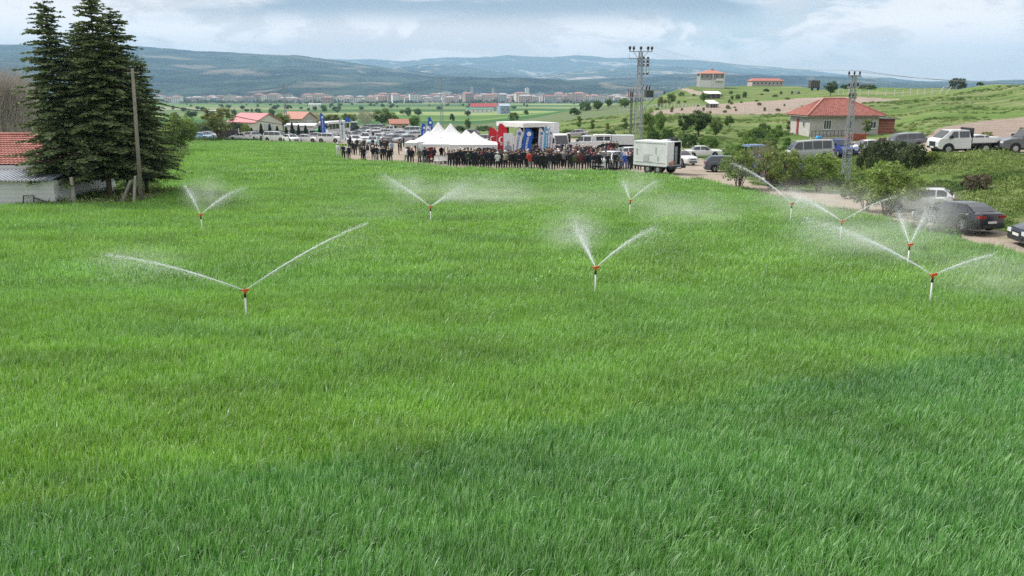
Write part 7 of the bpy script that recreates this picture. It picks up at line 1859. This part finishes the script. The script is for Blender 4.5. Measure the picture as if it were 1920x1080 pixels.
def jet_mesh(A, Bp, Cp, dens, spread, r0, px_m, mist):
    """drops and strands along the arc A -> B (middle) -> C (end)"""
    A, Bp, Cp = (np.array(v) for v in (A, Bp, Cp)); L = np.linalg.norm(Cp - A)
    def P(s): s = s[:, None]; return A * (1-s)**2 + (2*Bp - (A+Cp)/2) * 2*s*(1-s) + Cp * s*s
    def T(s): d = P(np.clip(s + .01, 0, 1.2)) - P(s - .01); return d / np.linalg.norm(d, axis=1)[:, None]
    n = int(dens * L); s = rj.random(n) ** 1.7
    wob = 1 + .5 * np.sin(s * 23 + rj.uniform(0, 6)) * np.sin(s * 57)
    sp = r0 + spread * s ** 1.5 * L * wob; c = P(s) + rj.normal(size=(n, 3)) * sp[:, None] * .5; c[:, 2] -= np.abs(rj.normal(0, .35, n)) * sp * s
    t = T(s); ln = rj.uniform(.05, .16, n) * (1.1 - .5 * s); w = rj.uniform(.003, .007, n) * (1 + .9 * s)
    b = rj.normal(size=(n, 3)); b -= t * (t * b).sum(1)[:, None]; b /= np.linalg.norm(b, axis=1)[:, None]
    V1 = np.stack([c - t*ln[:, None]/2, c + b*w[:, None]/2, c + t*ln[:, None]/2, c - b*w[:, None]/2], 1).reshape(-1, 3)
    # drifting fine drops shed below and beyond the jet
    m = int(mist * L); s2 = rj.random(m) ** .6 * 1.12; c2 = P(np.minimum(s2, 1.12)); fall = np.abs(rj.normal(0, 1, m)) * (s2 ** 1.8) * L * .13
    c2 = c2 + rj.normal(size=(m, 3)) * (.03 + .06 * s2[:, None] ** 2 * L) * np.array([1, 1, .6]); c2[:, 2] -= fall * .8; c2[:, 0] += fall * .55
    z = rj.uniform(.006, .014, m)[:, None]; a_ = rj.normal(size=(m, 3)); a_ /= np.linalg.norm(a_, axis=1)[:, None]; b_ = rj.normal(size=(m, 3)); b_ -= a_ * (a_*b_).sum(1)[:, None]; b_ /= np.linalg.norm(b_, axis=1)[:, None]
    V2 = np.stack([c2 - a_*z, c2 + b_*z, c2 + a_*z, c2 - b_*z], 1).reshape(-1, 3)
    V = np.concatenate([V1, V2]); F = np.arange(len(V)).reshape(-1, 4); mi = np.concatenate([np.zeros(n, int), np.ones(m, int)])
    me = np_mesh('water_jet', V, F, [m_jet, m_drop], mi, link_it=False); return me
# head px,py, foot row, [(end px, end py, extra distance of the end, mid lift px, density, spread, mist)...], label
SPR = [
 (459, 545, 601, [(196, 476, 1.2, 9, 900, .014, 900), (690, 417, 5.5, 9, 800, .007, 500)], 'nearest left sprinkler throwing two long jets'),
 (1117, 502, 556, [(1072, 408, 3.5, 0, 800, .050, 1600), (1232, 424, 2.5, 8, 1100, .030, 700)], 'sprinkler in the middle of the field, lower centre'),
 (1749, 516, 574, [(1505, 408, 3.0, 12, 1000, .030, 1500), (1862, 476, 1.0, 3, 900, .020, 700)], 'nearest right sprinkler whose jet runs far up to the left'),
 (1706, 459, 501, [(1684, 396, 1.5, 0, 900, .040, 1300), (1742, 388, 2.5, 2, 800, .040, 900)], 'sprinkler behind the nearest right one with a narrow V of jets'),
 (1579, 415, 453, [(1480, 358, 3.0, 3, 900, .045, 1800), (1682, 368, 2.5, 6, 700, .012, 500)], 'sprinkler in front of the leafy young tree'),
 (1485, 382, 417, [(1372, 305, 5.0, 8, 1000, .016, 600), (1500, 374, .5, 0, 500, .03, 400)], 'sprinkler before the lane shrubs sending a long jet to the upper left'),
 (1182, 376, 404, [(1168, 338, 2.0, 0, 700, .05, 900), (1232, 338, 2.5, 3, 800, .030, 800)], 'sprinkler before the box trailer, farthest in the field'),
 (807, 388, 419, [(715, 327, 3.0, 4, 1000, .035, 1500), (868, 348, 4.0, 2, 700, .05, 1500)], 'sprinkler below the left tents'),
 (376, 403, 435, [(346, 346, 1.5, 3, 900, .030, 1000), (460, 350, 4.0, 6, 900, .035, 700)], 'sprinkler at the left below the cedars'),
]
for hx, hy, fy, jets, lb in SPR:
    p = at((hx + (hx - 960) * -.008), fy + 6, 0.0); top = pt(hx, hy, p.y); H = top.z - p.z; s = H / 1.0
    e = empty('sprinkler', p, 0, lb, 'sprinkler', 'sprinklers in the wheat field'); 
    tl = top - p; e.rotation_mode = 'QUATERNION'; e.rotation_quaternion = Vector((0, 0, 1)).rotation_difference(tl.normalized()); e.scale = (1, 1, tl.length)
    for nm, me, _ in RP: mesh_obj(nm, me, e)
    bpy.context.view_layer.update(); inv = e.matrix_world.inverted()
    for (ex, ey, dY, lift, dn_, sp, ms) in jets:
        C_ = pt(ex, ey, p.y + dY); mid = (top + C_) / 2; k_ = ppm(mid); mid.z += lift / k_
        me = jet_mesh(top, mid, C_, dn_ * .6, sp * 1.25, .006, k_, ms)
        me.transform(inv); mesh_obj('water_jet', me, e)
# ---- fine mist hanging where the jets fall
def mist(px, py, dY, rx, ry, rz, dens, label, seed, kind='stuff'):
    p = pt(px, py, dY)
    k = NodeMat('mist_%d' % seed); k.t.nodes.remove(k.b)
    tcn = k.n('ShaderNodeTexCoord'); ln = k.n('ShaderNodeVectorMath'); ln.operation = 'LENGTH'; k.l(tcn.outputs['Object'], ln.inputs[0])
    fall = k.ramp(ln.outputs['Value'], [(0.0, 1.0), (0.95, 0.0)], 'EASE')
    mp = k.n('ShaderNodeMapping'); mp.inputs['Scale'].default_value = (1.6, 1.6, 1.2); mp.inputs['Location'].default_value = (seed, seed * .7, 0); k.l(tcn.outputs['Object'], mp.inputs[0])
    nz = k.ramp(k.noise(mp.outputs[0], 1.7, 3, .6), [(.35, .05), (.65, 1.0)])
    d = k.math('MULTIPLY', k.math('MULTIPLY', fall, nz), dens)
    v = k.n('ShaderNodeVolumePrincipled'); v.inputs['Color'].default_value = (1, 1, 1, 1); k.l(d, v.inputs['Density']); v.inputs['Anisotropy'].default_value = .2
    k.l(v.outputs[0], k.out.inputs['Volume'])
    m = MB(); m.ball((0, 0, 0), 1.0, 16, 10); o = m.build('spray_mist', k.m, None, True); o.location = p; o.scale = (rx, ry, rz); return tag(o, label, kind=kind)
mist(1530, 378, 40.0, 4.2, 3.0, 1.5, .34, 'spray drifting in front of the lane shrubs', 1)
mist(1600, 440, 31.0, 3.4, 3.0, 1.2, .22, 'spray above the long jet of the nearest right sprinkler', 9)
mist(1738, 402, 31.5, 2.3, 2.4, 1.5, .42, 'spray veiling the front of the dark sedan', 2)
mist(1890, 530, 23.0, 3.0, 3.0, 1.1, .22, 'spray at the right edge of the field', 3)
mist(900, 362, 47.0, 5.0, 4.0, 1.5, .22, 'spray drifting right of the sprinkler below the tents', 4)
mist(770, 352, 45.0, 1.9, 2.0, 1.3, .30, 'spray hanging under the left jet below the tents', 10)
mist(1075, 432, 30.0, 1.9, 1.6, 1.2, .38, 'spray behind the centre sprinkler', 5)
mist(1290, 392, 38.0, 4.2, 3.0, 1.1, .20, 'spray drifting before the dirt lane', 6)
mist(1195, 345, 46.0, 1.8, 2.0, 1.1, .26, 'spray around the sprinkler before the box trailer', 11)
mist(390, 364, 43.0, 1.9, 2.0, 1.4, .34, 'spray above the left rear sprinkler', 7)
mist(260, 492, 27.0, 2.8, 2.2, 0.8, .14, 'spray at the end of the long left jet', 8)
mist(1660, 475, 29.0, 6.0, 4.5, 1.2, .11, 'broad veil of spray over the right part of the field', 12)
mist(1100, 372, 44.0, 7.0, 4.0, 1.0, .08, 'faint spray over the far middle of the field', 13)
mist(700, 400, 40.0, 5.0, 3.0, 0.9, .06, 'faint spray over the field below the crowd', 14)
